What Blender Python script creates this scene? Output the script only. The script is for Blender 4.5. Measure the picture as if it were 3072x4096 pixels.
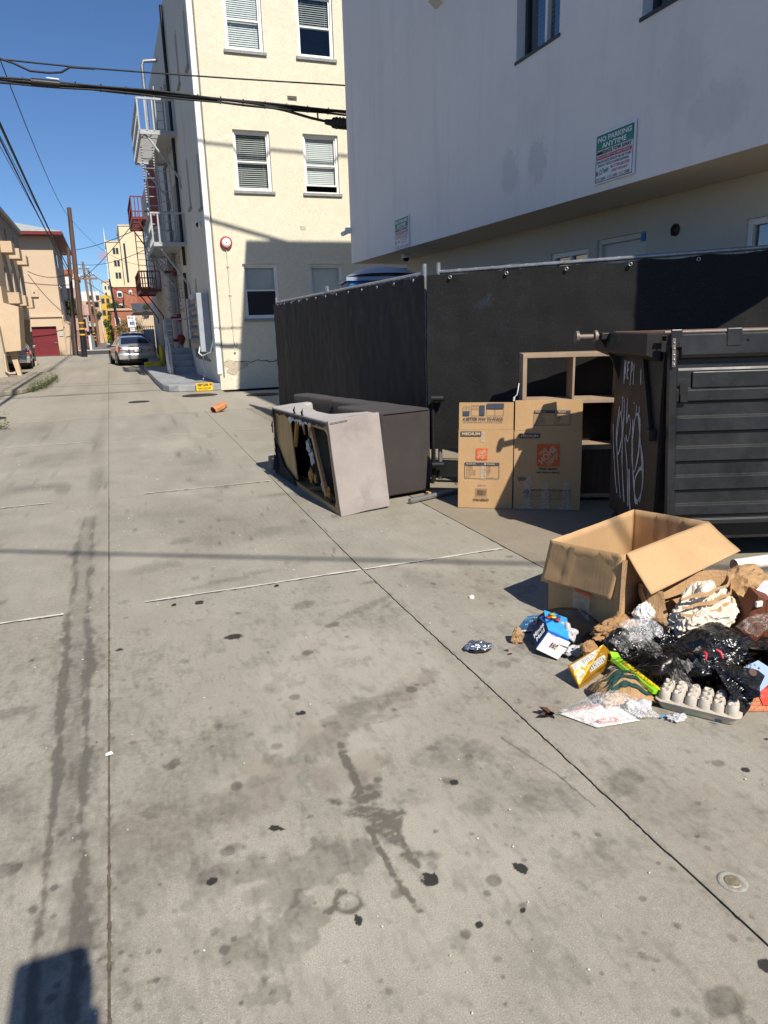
import bpy, bmesh, math, random
import numpy as np
from mathutils import Vector, Matrix, noise

for o in list(bpy.data.objects):
    bpy.data.objects.remove(o)
sc = bpy.context.scene
COL = sc.collection
random.seed(7)
rng = np.random.default_rng(11)

# ---------------------------------------------------------------- camera, sky, sun, exposure
cam_d = bpy.data.cameras.new('camera')
cam = bpy.data.objects.new('camera', cam_d)
COL.objects.link(cam)
cam_d.sensor_fit = 'VERTICAL'
cam_d.sensor_height = 36.0
cam_d.sensor_width = 27.0
cam_d.lens = 36.0 * 712.91 / 1024.0
cam_d.clip_start = 0.02
cam_d.clip_end = 6000
FWD = Vector((0.33269, 0.90864, -0.25237)); UPV = Vector((0.11489, 0.22657, 0.9672)); RGT = Vector((0.93601, -0.35077, -0.02902))
CAMH = 1.52
cam.matrix_world = Matrix(((RGT.x, UPV.x, -FWD.x, 0), (RGT.y, UPV.y, -FWD.y, 0), (RGT.z, UPV.z, -FWD.z, CAMH), (0, 0, 0, 1)))
sc.camera = cam

SUN = Vector((-0.135, 0.97, -1.0))          # the way sunlight travels
world = bpy.data.worlds.new('World'); sc.world = world; world.use_nodes = True
wn = world.node_tree; wn.nodes.clear()
sky = wn.nodes.new('ShaderNodeTexSky'); sky.sky_type = 'NISHITA'; sky.sun_disc = False
sky.sun_elevation = math.radians(45.6); sky.sun_rotation = math.radians(172.1)
sky.altitude = 0; sky.air_density = 0.85; sky.dust_density = 0.0; sky.ozone_density = 9.5
bg = wn.nodes.new('ShaderNodeBackground'); bg.inputs['Strength'].default_value = 0.08
wo = wn.nodes.new('ShaderNodeOutputWorld')
wn.links.new(sky.outputs[0], bg.inputs[0]); wn.links.new(bg.outputs[0], wo.inputs[0])

sl = bpy.data.lights.new('sun', 'SUN'); sl.energy = 4.8; sl.angle = math.radians(0.53); sl.color = (1.0, 0.93, 0.82)
sun = bpy.data.objects.new('sun', sl); COL.objects.link(sun)
sun.rotation_euler = SUN.to_track_quat('-Z', 'Y').to_euler(); sun.location = (5, -20, 30)

vs = sc.view_settings
vs.view_transform = 'Standard'; vs.look = 'None'; vs.gamma = 1.0; vs.exposure = 0.40; vs.use_curve_mapping = False
try:
    sc.cycles.max_bounces = 8; sc.cycles.transparent_max_bounces = 24; sc.cycles.caustics_reflective = False; sc.cycles.caustics_refractive = False
    sc.cycles.sample_clamp_indirect = 6.0
except Exception:
    pass

# ---------------------------------------------------------------- helpers
WM = {}

def thing(name, label, cat, loc=(0, 0, 0), rotz=0.0, group=None, M=None):
    o = bpy.data.objects.new(name, None); COL.objects.link(o)
    o.empty_display_size = 0.1
    if M is None:
        M = Matrix.Translation(Vector(loc)) @ Matrix.Rotation(rotz, 4, 'Z')
    o.matrix_world = M
    o['label'] = label; o['category'] = cat
    if group: o['group'] = group
    WM[o.name] = M.inverted()
    return o

def tag(o, label, cat, group=None):
    o['label'] = label; o['category'] = cat
    if group: o['group'] = group
    return o

def struct(o):
    o['kind'] = 'structure'; return o

def stuff(o):
    o['kind'] = 'stuff'; return o

class MB:
    """collects faces; build() links them as one mesh object"""
    def __init__(s):
        s.v = []; s.f = []; s.sm = []; s.mi = []
    def add(s, vs, fs, smooth=False, mi=0):
        k = len(s.v); s.v.extend([tuple(p) for p in vs])
        for f in fs:
            s.f.append(tuple(i + k for i in f)); s.sm.append(smooth); s.mi.append(mi)
        return s
    def box(s, lo, hi, M=None, mi=0):
        x0, y0, z0 = lo; x1, y1, z1 = hi
        vs = [Vector(p) for p in ((x0,y0,z0),(x1,y0,z0),(x1,y1,z0),(x0,y1,z0),(x0,y0,z1),(x1,y0,z1),(x1,y1,z1),(x0,y1,z1))]
        if M is not None: vs = [M @ p for p in vs]
        return s.add(vs, [(0,3,2,1),(4,5,6,7),(0,1,5,4),(1,2,6,5),(2,3,7,6),(3,0,4,7)], mi=mi)
    def quad(s, a, b, c, d, mi=0):
        return s.add([a, b, c, d], [(0, 1, 2, 3)], mi=mi)
    def bar(s, p, q, w, h=None, up=(0, 0, 1), mi=0):
        h = w if h is None else h
        p = Vector(p); q = Vector(q); d = (q - p).normalized(); u = Vector(up)
        if abs(d.dot(u)) > 0.98: u = Vector((0, 1, 0))
        a = d.cross(u).normalized(); b = a.cross(d).normalized()
        vs = []
        for c in (p, q):
            for sa, sb in ((-1,-1),(1,-1),(1,1),(-1,1)):
                vs.append(c + a*(sa*w/2) + b*(sb*h/2))
        return s.add(vs, [(0,1,2,3),(7,6,5,4),(0,4,5,1),(1,5,6,2),(2,6,7,3),(3,7,4,0)], mi=mi)
    def tube(s, pts, r, n=8, cap=True, mi=0, smooth=True):
        pts = [Vector(p) for p in pts]; m = len(pts)
        rr = r if hasattr(r, '__len__') else [r]*m
        vs = []; fs = []; a = None
        for i, p in enumerate(pts):
            d = (pts[min(i+1, m-1)] - pts[max(i-1, 0)])
            d = d.normalized() if d.length > 1e-9 else Vector((0, 0, 1))
            if a is None:
                u = Vector((0, 0, 1)) if abs(d.z) < 0.95 else Vector((1, 0, 0))
                a = d.cross(u).normalized()
            else:
                a = (a - d*a.dot(d)).normalized()
            b = d.cross(a)
            for k in range(n):
                t = 2*math.pi*k/n
                vs.append(p + a*(math.cos(t)*rr[i]) + b*(math.sin(t)*rr[i]))
        for i in range(m-1):
            for k in range(n):
                fs.append((i*n+k, i*n+(k+1) % n, (i+1)*n+(k+1) % n, (i+1)*n+k))
        s.add(vs, fs, smooth, mi)
        if cap:
            s.add(vs[:n], [tuple(range(n))[::-1]], False, mi); s.add(vs[-n:], [tuple(range(n))], False, mi)
        return s
    def lathe(s, prof, c=(0, 0, 0), n=16, M=None, mi=0, smooth=True):
        vs = []; fs = []
        for (r, z) in prof:
            for k in range(n):
                t = 2*math.pi*k/n
                p = Vector((r*math.cos(t), r*math.sin(t), z))
                vs.append((M @ p if M is not None else p) + Vector(c))
        for i in range(len(prof)-1):
            for k in range(n):
                fs.append((i*n+k, i*n+(k+1) % n, (i+1)*n+(k+1) % n, (i+1)*n+k))
        return s.add(vs, fs, smooth, mi)
    def prism(s, poly, d, mi=0):
        """poly: list of 3D points (planar), d: extrusion vector"""
        n = len(poly); P = [Vector(p) for p in poly]; d = Vector(d)
        vs = P + [p + d for p in P]
        fs = [tuple(range(n))[::-1], tuple(range(n, 2*n))] + [(i, (i+1) % n, n+(i+1) % n, n+i) for i in range(n)]
        return s.add(vs, fs, mi=mi)
    def grid(s, P, smooth=True, mi=0, close=False):
        """P: 2-D list of points"""
        m = len(P); n = len(P[0]); vs = [p for row in P for p in row]
        fs = []
        for i in range(m-1):
            for j in range(n-1 if not close else n):
                j2 = (j+1) % n
                fs.append((i*n+j, i*n+j2, (i+1)*n+j2, (i+1)*n+j))
        return s.add(vs, fs, smooth, mi)
    def build(s, name, mat, parent=None, bevel=0.0, seg=2, local=False, fixn=False, solid=0.0, sub=0, weld=False):
        me = bpy.data.meshes.new(name)
        vs = s.v
        if parent is not None and not local:
            M = WM.get(parent.name)
            if M is not None: vs = [tuple(M @ Vector(p)) for p in s.v]
        me.from_pydata(vs, [], s.f)
        if any(s.sm): me.polygons.foreach_set('use_smooth', s.sm)
        ms = mat if isinstance(mat, (list, tuple)) else [mat]
        for m in ms: me.materials.append(m)
        if len(ms) > 1: me.polygons.foreach_set('material_index', s.mi)
        if fixn or weld:
            bm = bmesh.new(); bm.from_mesh(me)
            if weld: bmesh.ops.remove_doubles(bm, verts=bm.verts, dist=1e-4)
            bmesh.ops.recalc_face_normals(bm, faces=bm.faces); bm.to_mesh(me); bm.free()
        me.update()
        return link(name, me, parent, bevel, seg, solid, sub)

def link(name, me, parent=None, bevel=0.0, seg=2, solid=0.0, sub=0):
    o = bpy.data.objects.new(name, me); COL.objects.link(o)
    if parent is not None:
        o.parent = parent
        if parent.name in WM: WM[o.name] = WM[parent.name]
    else:
        WM[o.name] = Matrix.Identity(4)
    if sub:
        m = o.modifiers.new('sub', 'SUBSURF'); m.levels = sub; m.render_levels = sub
    if solid:
        m = o.modifiers.new('solid', 'SOLIDIFY'); m.thickness = solid; m.offset = 0
    if bevel:
        m = o.modifiers.new('bev', 'BEVEL'); m.width = bevel; m.segments = seg; m.limit_method = 'ANGLE'; m.angle_limit = math.radians(40)
    return o

def copy_tree(o, parent=None):
    c = o.copy(); COL.objects.link(c)
    c.parent = parent
    if parent is not None: c.matrix_parent_inverse = o.matrix_parent_inverse.copy()
    for ch in [x for x in bpy.data.objects if x.parent == o]:
        copy_tree(ch, c)
    return c

# ---------------------------------------------------------------- node materials
class NT:
    def __init__(s, name):
        s.m = bpy.data.materials.new(name); s.m.use_nodes = True
        s.t = s.m.node_tree; s.N = s.t.nodes; s.L = s.t.links
        s.b = s.N['Principled BSDF']; s.out = s.N['Material Output']
    def n(s, typ, **kw):
        nd = s.N.new(typ)
        for k, v in kw.items():
            if hasattr(nd, k): setattr(nd, k, v)
        return nd
    def inp(s, nd, key, val):
        if hasattr(val, 'is_output') or isinstance(val, bpy.types.NodeSocket): s.L.new(val, nd.inputs[key])
        else: nd.inputs[key].default_value = val
    def pos(s):
        if not hasattr(s, '_p'): s._p = s.n('ShaderNodeNewGeometry').outputs['Position']
        return s._p
    def obj(s):
        if not hasattr(s, '_o'): s._o = s.n('ShaderNodeTexCoord').outputs['Object']
        return s._o
    def mapping(s, vec, scale=(1, 1, 1), loc=(0, 0, 0), rot=(0, 0, 0)):
        m = s.n('ShaderNodeMapping'); s.L.new(vec, m.inputs['Vector'])
        m.inputs['Scale'].default_value = scale; m.inputs['Location'].default_value = loc; m.inputs['Rotation'].default_value = rot
        return m.outputs[0]
    def noise(s, vec, scale, detail=4, rough=0.55, dist=0.0):
        t = s.n('ShaderNodeTexNoise'); s.L.new(vec, t.inputs['Vector'])
        t.inputs['Scale'].default_value = scale; t.inputs['Detail'].default_value = detail
        t.inputs['Roughness'].default_value = rough; t.inputs['Distortion'].default_value = dist
        return t.outputs[0]
    def voro(s, vec, scale, feature='F1', rand=1.0, out='Distance'):
        t = s.n('ShaderNodeTexVoronoi', feature=feature); s.L.new(vec, t.inputs['Vector'])
        t.inputs['Scale'].default_value = scale; t.inputs['Randomness'].default_value = rand
        return t.outputs[out]
    def wave(s, vec, scale, axis='X', dist=0.0, detail=2, dscale=1.0):
        t = s.n('ShaderNodeTexWave', bands_direction=axis); s.L.new(vec, t.inputs['Vector'])
        t.inputs['Scale'].default_value = scale; t.inputs['Distortion'].default_value = dist
        t.inputs['Detail'].default_value = detail; t.inputs['Detail Scale'].default_value = dscale
        return t.outputs['Fac']
    def ramp(s, fac, stops):
        r = s.n('ShaderNodeValToRGB'); s.L.new(fac, r.inputs[0])
        e = r.color_ramp.elements
        while len(e) < len(stops): e.new(0.5)
        for el, (p, c) in zip(e, stops):
            el.position = p
            el.color = (c, c, c, 1) if not hasattr(c, '__len__') else (*c, 1)[:4]
        return r.outputs[0]
    def map(s, fac, a, b, c=0.0, d=1.0, clamp=True):
        m = s.n('ShaderNodeMapRange'); m.clamp = clamp
        s.inp(m, 0, fac); s.inp(m, 1, a); s.inp(m, 2, b); s.inp(m, 3, c); s.inp(m, 4, d)
        return m.outputs[0]
    def math(s, op, a, b=0.0):
        m = s.n('ShaderNodeMath', operation=op); s.inp(m, 0, a); s.inp(m, 1, b); return m.outputs[0]
    def mix(s, fac, a, b, mode='MIX'):
        m = s.n('ShaderNodeMix', data_type='RGBA', blend_type=mode)
        s.inp(m, 0, fac)
        for k, v in ((6, a), (7, b)):
            if isinstance(v, bpy.types.NodeSocket): s.L.new(v, m.inputs[k])
            else: m.inputs[k].default_value = (*v, 1)[:4] if hasattr(v, '__len__') else (v, v, v, 1)
        return m.outputs[2]
    def bump(s, h, strength=0.3, dist=0.01, normal=None):
        b = s.n('ShaderNodeBump'); s.L.new(h, b.inputs['Height'])
        b.inputs['Strength'].default_value = strength; b.inputs['Distance'].default_value = dist
        if normal is not None: s.L.new(normal, b.inputs['Normal'])
        return b.outputs[0]
    def sep(s, vec):
        x = s.n('ShaderNodeSeparateXYZ'); s.L.new(vec, x.inputs[0]); return x.outputs
    def fin(s, color=None, rough=None, normal=None, metal=None, spec=None):
        if color is not None: s.inp(s.b, 'Base Color', color if isinstance(color, bpy.types.NodeSocket) else (*color, 1)[:4])
        if rough is not None: s.inp(s.b, 'Roughness', rough)
        if normal is not None: s.L.new(normal, s.b.inputs['Normal'])
        if metal is not None: s.inp(s.b, 'Metallic', metal)
        if spec is not None: s.inp(s.b, 'Specular IOR Level', spec)
        return s.m

def pm(name, col, rough=0.7, var=0.18, scale=3.0, bump=0.15, bscale=80, metal=0.0, spec=0.4, dirt=None, dscale=1.3, damt=0.5, bdist=0.004):
    """painted / plain surface: a base colour broken by two octaves of noise, optional dirt tone, fine relief"""
    t = NT(name); P = t.obj()
    n1 = t.noise(P, scale, 6, 0.6); n2 = t.noise(P, scale*7, 3, 0.6)
    dark = tuple(c*(1-var) for c in col[:3]); lite = tuple(min(1, c*(1+var)) for c in col[:3])
    c = t.mix(t.map(n1, 0.3, 0.7), dark, lite)
    c = t.mix(t.map(n2, 0.35, 0.75, 0, 0.35), c, dark)
    if dirt is not None:
        d = t.noise(P, dscale, 7, 0.7)
        c = t.mix(t.map(d, 0.5, 0.72, 0, damt), c, dirt)
    nr = t.bump(t.noise(P, bscale, 4, 0.6), bump, bdist) if bump else None
    rg = t.map(n2, 0.3, 0.7, max(0.02, rough-0.08), min(1, rough+0.08))
    return t.fin(c, rg, nr, metal, spec)

def smoothstep(a, b, x):
    t = np.clip((x-a)/(b-a), 0, 1); return t*t*(3-2*t)
# ================================================================ GROUND
def _h(ix, iy, s):
    n = (ix*374761393 + iy*668265263 + s*974711) & 0x7fffffff
    n = ((n ^ (n >> 13))*1274126177) & 0x7fffffff
    return ((n ^ (n >> 16)) & 0xffff)/65535.0
def vn(x, y, s=0):
    ix = np.floor(x).astype(np.int64); iy = np.floor(y).astype(np.int64); fx = x-ix; fy = y-iy
    fx = fx*fx*(3-2*fx); fy = fy*fy*(3-2*fy)
    a = _h(ix, iy, s); b = _h(ix+1, iy, s); c = _h(ix, iy+1, s); d = _h(ix+1, iy+1, s)
    return (a*(1-fx)+b*fx)*(1-fy)+(c*(1-fx)+d*fx)*fy
def fbm(x, y, s=0, o=4):
    r = 0*x; a = 0.5
    for k in range(o):
        r = r + a*vn(x*2**k, y*2**k, s+k*17); a *= 0.5
    return r/(1-0.5**o)

def spot(x, y, cx, cy, rx, ry=None, ang=0.0, rag=0.5, seed=0):
    """0..1 mask of a blot with a ragged edge"""
    ry = rx if ry is None else ry
    ca, sa = math.cos(ang), math.sin(ang)
    dx = x-cx; dy = y-cy
    u = (dx*ca+dy*sa)/rx; v = (-dx*sa+dy*ca)/ry
    m = np.abs(u) + np.abs(v) < 4
    r = np.full(x.shape, 9.0)
    if m.any():
        k = 1.1/max(min(rx, ry), 0.004)
        r[m] = np.sqrt(u[m]**2+v[m]**2) + rag*(fbm(x[m]*k, y[m]*k, seed, 3)-0.5)*2
    return 1-smoothstep(0.7, 1.15, r)

def line_mask(x, y, pts, w, seed=0, rag=0.8):
    d = np.full(x.shape, 9.0)
    for (a, b) in zip(pts[:-1], pts[1:]):
        ax, ay = a; bx, by = b; L2 = (bx-ax)**2+(by-ay)**2
        t = np.clip(((x-ax)*(bx-ax)+(y-ay)*(by-ay))/L2, 0, 1)
        d = np.minimum(d, np.hypot(x-ax-t*(bx-ax), y-ay-t*(by-ay)))
    return 1-smoothstep(0.5, 1.2, d/w + rag*(fbm(x*0.9/w, y*0.45/w, seed, 3)-0.5))

R2 = random.Random(5)
GUM = []
for _ in range(2600):
    yy = 0.9 + 13.5*R2.random()**2.0; xx = -2.8 + 6.4*R2.random()
    GUM.append((xx, yy, R2.choice((.004, .005, .006, .007, .009, .012, .016, .024))*(0.8+yy*0.10), R2.random()))
for _ in range(26):                      # loose groups of drips
    cx_, cy_ = R2.uniform(-1.2, 2.3), 1.0+6*R2.random()**1.5
    for _k in range(R2.randint(5, 14)): GUM.append((R2.gauss(cx_, .08), R2.gauss(cy_, .10), R2.choice((.004, .006, .009, .012))*(0.8+cy_*0.1), 0.3+0.5*R2.random()))
def stains(x, y):
    dark = np.zeros_like(x); brown = np.zeros_like(x); black = np.zeros_like(x); lite = np.zeros_like(x)
    # broad weathering
    dark = 0.20*smoothstep(0.52, 0.72, fbm(x*1.1+3, y*0.7, 3, 5)) + 0.18*smoothstep(0.52, 0.75, fbm(x*4, y*3.2, 9, 5)) + smoothstep(4.6, 3.4, y)*(0.22*smoothstep(0.56, 0.72, fbm(x*17, y*12, 10, 4)) + 0.16*smoothstep(0.54, 0.70, fbm(x*55, y*16, 14, 3)))
    brown = 0.5*smoothstep(0.5, 0.7, fbm(x*1.6, y*1.3+7, 21, 5))
    lite = 0.5*smoothstep(0.55, 0.75, fbm(x*1.3+5, y*1.0+2, 41, 5))
    # tyre-worn bands along the alley
    dark = dark + 0.22*np.exp(-((x-0.75)/0.35)**2)*fbm(x*6, y*1.1, 5, 3) + 0.22*np.exp(-((x+1.2)/0.4)**2)*fbm(x*6, y*1.1, 6, 3)
    # the rough worn strip just left of the middle joint: two dark edges, sandy core
    cx = -0.325 + 0.02*np.sin(y*0.9) + 0.02*(fbm(x*0+3, y*2.2, 12, 3)-0.5)
    wv = 0.6+0.8*fbm(x*0+1, y*1.7, 8, 3)
    on = smoothstep(0.42, 0.62, fbm(x*0.5, y*1.6, 71, 3)+0.2*smoothstep(6.5, 3.0, y))*smoothstep(13, 9, y)
    on = np.maximum(on, 0.85*smoothstep(7.5, 5.0, y))
    q1 = fbm(x*9, y*3.5, 33, 4); q2 = fbm(x*40, y*22, 34, 3)
    for k_, off in enumerate((-0.055, 0.05)):
        dd = np.abs(x-cx-off*wv)/(0.030*wv)
        edge_ = smoothstep(1.0, 0.1, dd+1.5*(q1-0.42)+0.9*(q2-0.5)+0.5*(fbm(x*2, y*1.3, 37+k_, 2)-0.5))
        dark = dark + 0.72*on*edge_*smoothstep(9, 3, y)
    dark = dark + 0.35*on*smoothstep(1.2, 0.2, np.abs(x-cx)/0.10+1.4*(q2-0.5)+1.6*(q1-0.5))
    lite = lite + 0.9*np.exp(-((x-cx)/0.03)**2)*smoothstep(2.5, 1.7, y)*fbm(x*30, y*20, 36, 2)
    dark = dark + 0.55*np.exp(-((x+0.30)/0.10)**2)*smoothstep(8, 11, y)*smoothstep(17, 14, y)*fbm(x*5, y*1.5, 44, 3)
    brown = brown + 0.5*np.exp(-((x+0.24)/0.09)**2)*fbm(x*9, y*2, 46, 3)
    # the long wipe of old liquid with its dotted edge, and the drips below it
    spl = line_mask(x, y, [(0.635, 2.30), (0.625, 2.10), (0.60, 1.90)], 0.016, 50, 1.3)
    sp2 = spot(x, y, 0.63, 1.86, 0.078, 0.16, 0.25, 1.1, 51)
    sp3 = line_mask(x, y, [(0.585, 1.82), (0.585, 1.62), (0.60, 1.46)], 0.011, 52, 1.5) + line_mask(x, y, [(0.655, 1.80), (0.66, 1.62)], 0.013, 53, 1.5)
    brk = (0.35+0.65*smoothstep(0.26, 0.5, fbm(x*30, y*80, 54, 3)))*smoothstep(0.12, 0.32, fbm(x*60, y*30, 57, 2))
    dark = dark + 1.0*np.clip(spl+sp2*0.9+sp3, 0, 1)*brk
    brown = brown + 0.5*np.clip(spl+sp2+sp3, 0, 1)
    # ring stain
    rr = np.hypot(x-0.435, y-1.565)
    ring = np.exp(-((rr-0.036)/0.009)**2)*smoothstep(0.3, 0.55, fbm(x*40, y*40, 60, 2)+0.15)
    dark = dark + ring*0.9 + 0.9*spot(x, y, 0.385, 1.555, 0.022, 0.013, 0.3, 1.2, 61) + .7*spot(x, y, 0.425, 1.61, 0.014, 0.010, 0, 1, 62)
    brown = brown + ring + spot(x, y, 0.385, 1.555, 0.028, 0.016, 0.3, 1, 61)
    # broad brownish liquid stain across the middle of the near slab
    wsh = 0.35+1.1*fbm(x*22, y*16, 68, 4)
    dark = dark + wsh*(0.46*spot(x, y, 0.30, 1.72, 0.20, 0.10, -0.2, 1.5, 63) + 0.42*spot(x, y, 0.22, 1.52, 0.13, 0.07, 0.5, 1.5, 64) + 0.40*spot(x, y, 0.18, 1.36, 0.05, 0.03, 0, 1.2, 65))
    brown = brown + 0.9*spot(x, y, 0.75, 2.45, 0.55, 0.10, 0.5, 1.1, 66) + 0.8*spot(x, y, 0.2, 2.1, 0.5, 0.12, 0.2, 1.2, 67)
    dark = dark + 0.3*spot(x, y, 0.75, 2.45, 0.5, 0.08, 0.5, 1.1, 66)
    # named blots: x, y, rx, ry, angle, how black
    dark = dark + 0.9*line_mask(x, y, [(1.215, 2.10), (1.241, 1.988), (1.262, 1.90), (1.278, 1.836), (1.294, 1.637)], 0.0035, 58, 0.6)
    for k, (a, b, rx, ry, an, bl) in enumerate(((1.145, 0.955, .055, .05, 0, .68), (0.93, 1.50, .017, .027, .3, .9), (0.675, 1.555, .028, .026, 0, .85), (0.44, 1.495, .012, .016, 0, .8),
            (0.315, 1.935, .026, .012, -.5, .9), (0.56, 2.58, .024, .016, 0, .9), (0.04, 2.42, .035, .03, .5, .55), (-0.47, 2.06, .05, .03, 0, .45), (0.86, 1.36, .012, .007, 0.4, .7),
            (1.06, 1.12, .03, .012, -.8, .5), (0.09, 4.78, .22, .10, .25, .35), (0.62, 4.35, .42, .035, .25, .38), (1.35, 6.55, .40, .05, .2, .3), (-0.85, 8.1, .35, .16, .2, .5),
            (-0.55, 7.7, .28, .06, -.6, .5), (-1.0, 5.9, .10, .07, 0, .4), (0.33, 5.35, .09, .06, 0, .4), (0.95, 5.3, .25, .12, .6, .28), (-0.62, 3.05, .14, .05, .2, .4), (-1.7, 4.4, .3, .2, .2, .3),
            (1.18, 3.55, .22, .04, .5, .35), (1.32, 3.9, .05, .03, .2, .5), (0.42, 3.45, .05, .035, 0, .7), (0.86, 3.72, .09, .05, .5, .45), (0.92, 3.38, .05, .03, .2, .55), (1.75, 2.82, .09, .06, 0, .3),
            (1.52, 2.62, .04, .03, 0, .5), (1.0, 2.1, .14, .10, .3, .28), (1.2, 1.75, .12, .09, -.3, .28), (1.45, 1.7, .09, .06, .3, .3), (1.15, 1.42, .16, .08, .3, .22), (0.95, 1.78, .08, .05, 0, .25))):
        m = spot(x, y, a, b, rx, ry, an, 0.55, 80+k)
        dark = dark + bl*m
        if bl >= 0.69: black = np.maximum(black, m*bl)
    for (gx, gy, gr, s) in GUM:
        if gx < x.min()-0.1 or gx > x.max()+0.1 or gy < y.min()-0.1 or gy > y.max()+0.1: continue
        m = spot(x, y, gx, gy, gr, gr*(0.7+0.4*s), s*5, 0.3, int(s*999))
        dark = dark + m*(0.22+0.55*s*s)
        if s > 0.975: black = np.maximum(black, 0.8*m)
    return np.clip(dark, 0, 1), np.clip(brown, 0, 1), np.clip(black, 0, 1), np.clip(lite, 0, 1)

def concrete(name, base, warm, use_attr=True):
    t = NT(name); P = t.pos()
    n0 = t.noise(P, 0.5, 5, 0.6); n1 = t.noise(P, 3.0, 7, 0.65); n2 = t.noise(P, 38, 5, 0.7); n3 = t.noise(P, 260, 2, 0.6)
    Pl = t.mapping(P, (9.0, 0.6, 1.0)); broom = t.noise(Pl, 3.5, 4, 0.6)
    c = t.mix(t.map(n1, 0.28, 0.72), tuple(b*0.80 for b in base), tuple(b*1.14 for b in base))
    c = t.mix(t.map(n0, 0.4, 0.7, 0, 0.6), c, warm)
    c = t.mix(t.map(n2, 0.38, 0.72, 0, 0.42), c, tuple(b*0.60 for b in base))
    nm = t.noise(P, 120, 3, 0.7)
    c = t.mix(t.map(nm, 0.35, 0.7, 0, 0.45), c, tuple(b*0.66 for b in base))
    c = t.mix(t.map(broom, 0.45, 0.8, 0, 0.3), c, tuple(b*0.62 for b in base))
    n5 = t.noise(P, 620, 1, 0.5)
    c = t.mix(t.map(n5, 0.60, 0.42, 0, 0.45), c, tuple(b*0.55 for b in base))
    c = t.mix(t.map(n3, 0.57, 0.70, 0, 0.5), c, tuple(min(1, b*1.6) for b in base))
    c = t.mix(t.map(n3, 0.45, 0.30, 0, 0.6), c, tuple(b*0.42 for b in base))
    np_ = t.noise(t.mapping(P, (1, 1, 1), (3.1, 1.7, 0)), 62, 3, 0.55)
    c = t.mix(t.map(np_, 0.63, 0.70, 0, 0.45), c, tuple(b*0.48 for b in base))
    rough = t.map(n1, 0.3, 0.7, 0.62, 0.85)
    if use_attr:
        a = t.n('ShaderNodeAttribute'); a.attribute_name = 'stain'
        ch = t.n('ShaderNodeSeparateColor'); t.L.new(a.outputs['Color'], ch.inputs[0])
        al = a.outputs['Alpha']
        jit = t.map(n2, 0.25, 0.75, -0.20, 0.20)
        jf = t.map(n3, 0.3, 0.7, -0.18, 0.18)
        jj = t.math('ADD', jit, jf)
        def edge(sock, lo, hi, amt):
            k = t.math('ADD', sock, t.math('MULTIPLY', jj, t.map(sock, 0.02, 0.25)))
            return t.map(k, lo, hi, 0, amt)
        c = t.mix(edge(ch.outputs[1], 0.15, 1.0, 0.45), c, (0.20, 0.165, 0.12))
        c = t.mix(edge(al, 0.2, 0.9, 0.5), c, tuple(min(1, b*1.35) for b in base))
        c = t.mix(edge(ch.outputs[0], 0.10, 1.0, 0.78), c, (0.070, 0.063, 0.052))
        c = t.mix(edge(ch.outputs[2], 0.35, 0.6, 0.92), c, (0.022, 0.021, 0.021))
    nr = t.bump(n2, 0.3, 0.004); nr = t.bump(n3, 0.45, 0.0015, nr); nr = t.bump(broom, 0.12, 0.004, nr)
    return t.fin(c, rough, nr, 0, 0.35)

M_conc = concrete('concrete_slabs', (0.395, 0.370, 0.308), (0.372, 0.330, 0.258))
M_conc_far = concrete('concrete_far', (0.43, 0.392, 0.322), (0.43, 0.382, 0.302))
M_pad = concrete('concrete_brown_pad', (0.345, 0.300, 0.230), (0.29, 0.235, 0.165))
M_dirt = pm('joint_dirt', (0.06, 0.05, 0.04), 0.95, 0.3, 6, 0.5, 50)
M_asph = pm('street_asphalt', (0.055, 0.056, 0.06), 0.9, 0.25, 1.2, 0.4, 120, dirt=(0.09, 0.09, 0.09))
M_seal = pm('pale_joint_sealant', (0.62, 0.59, 0.52), 0.85, 0.25, 14, 0.3, 90, dirt=(0.3, 0.28, 0.24), dscale=5)

g = MB(); g.quad((-2500, -1500, -0.045), (2500, -1500, -0.045), (2500, 4500, -0.045), (-2500, 4500, -0.045))
ground = struct(g.build('ground', M_dirt))

def bx2(y):                                  # the joint right of the middle one
    return 1.362 if y < 4.2 else 1.362 + (y-4.2)*0.0235

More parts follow.
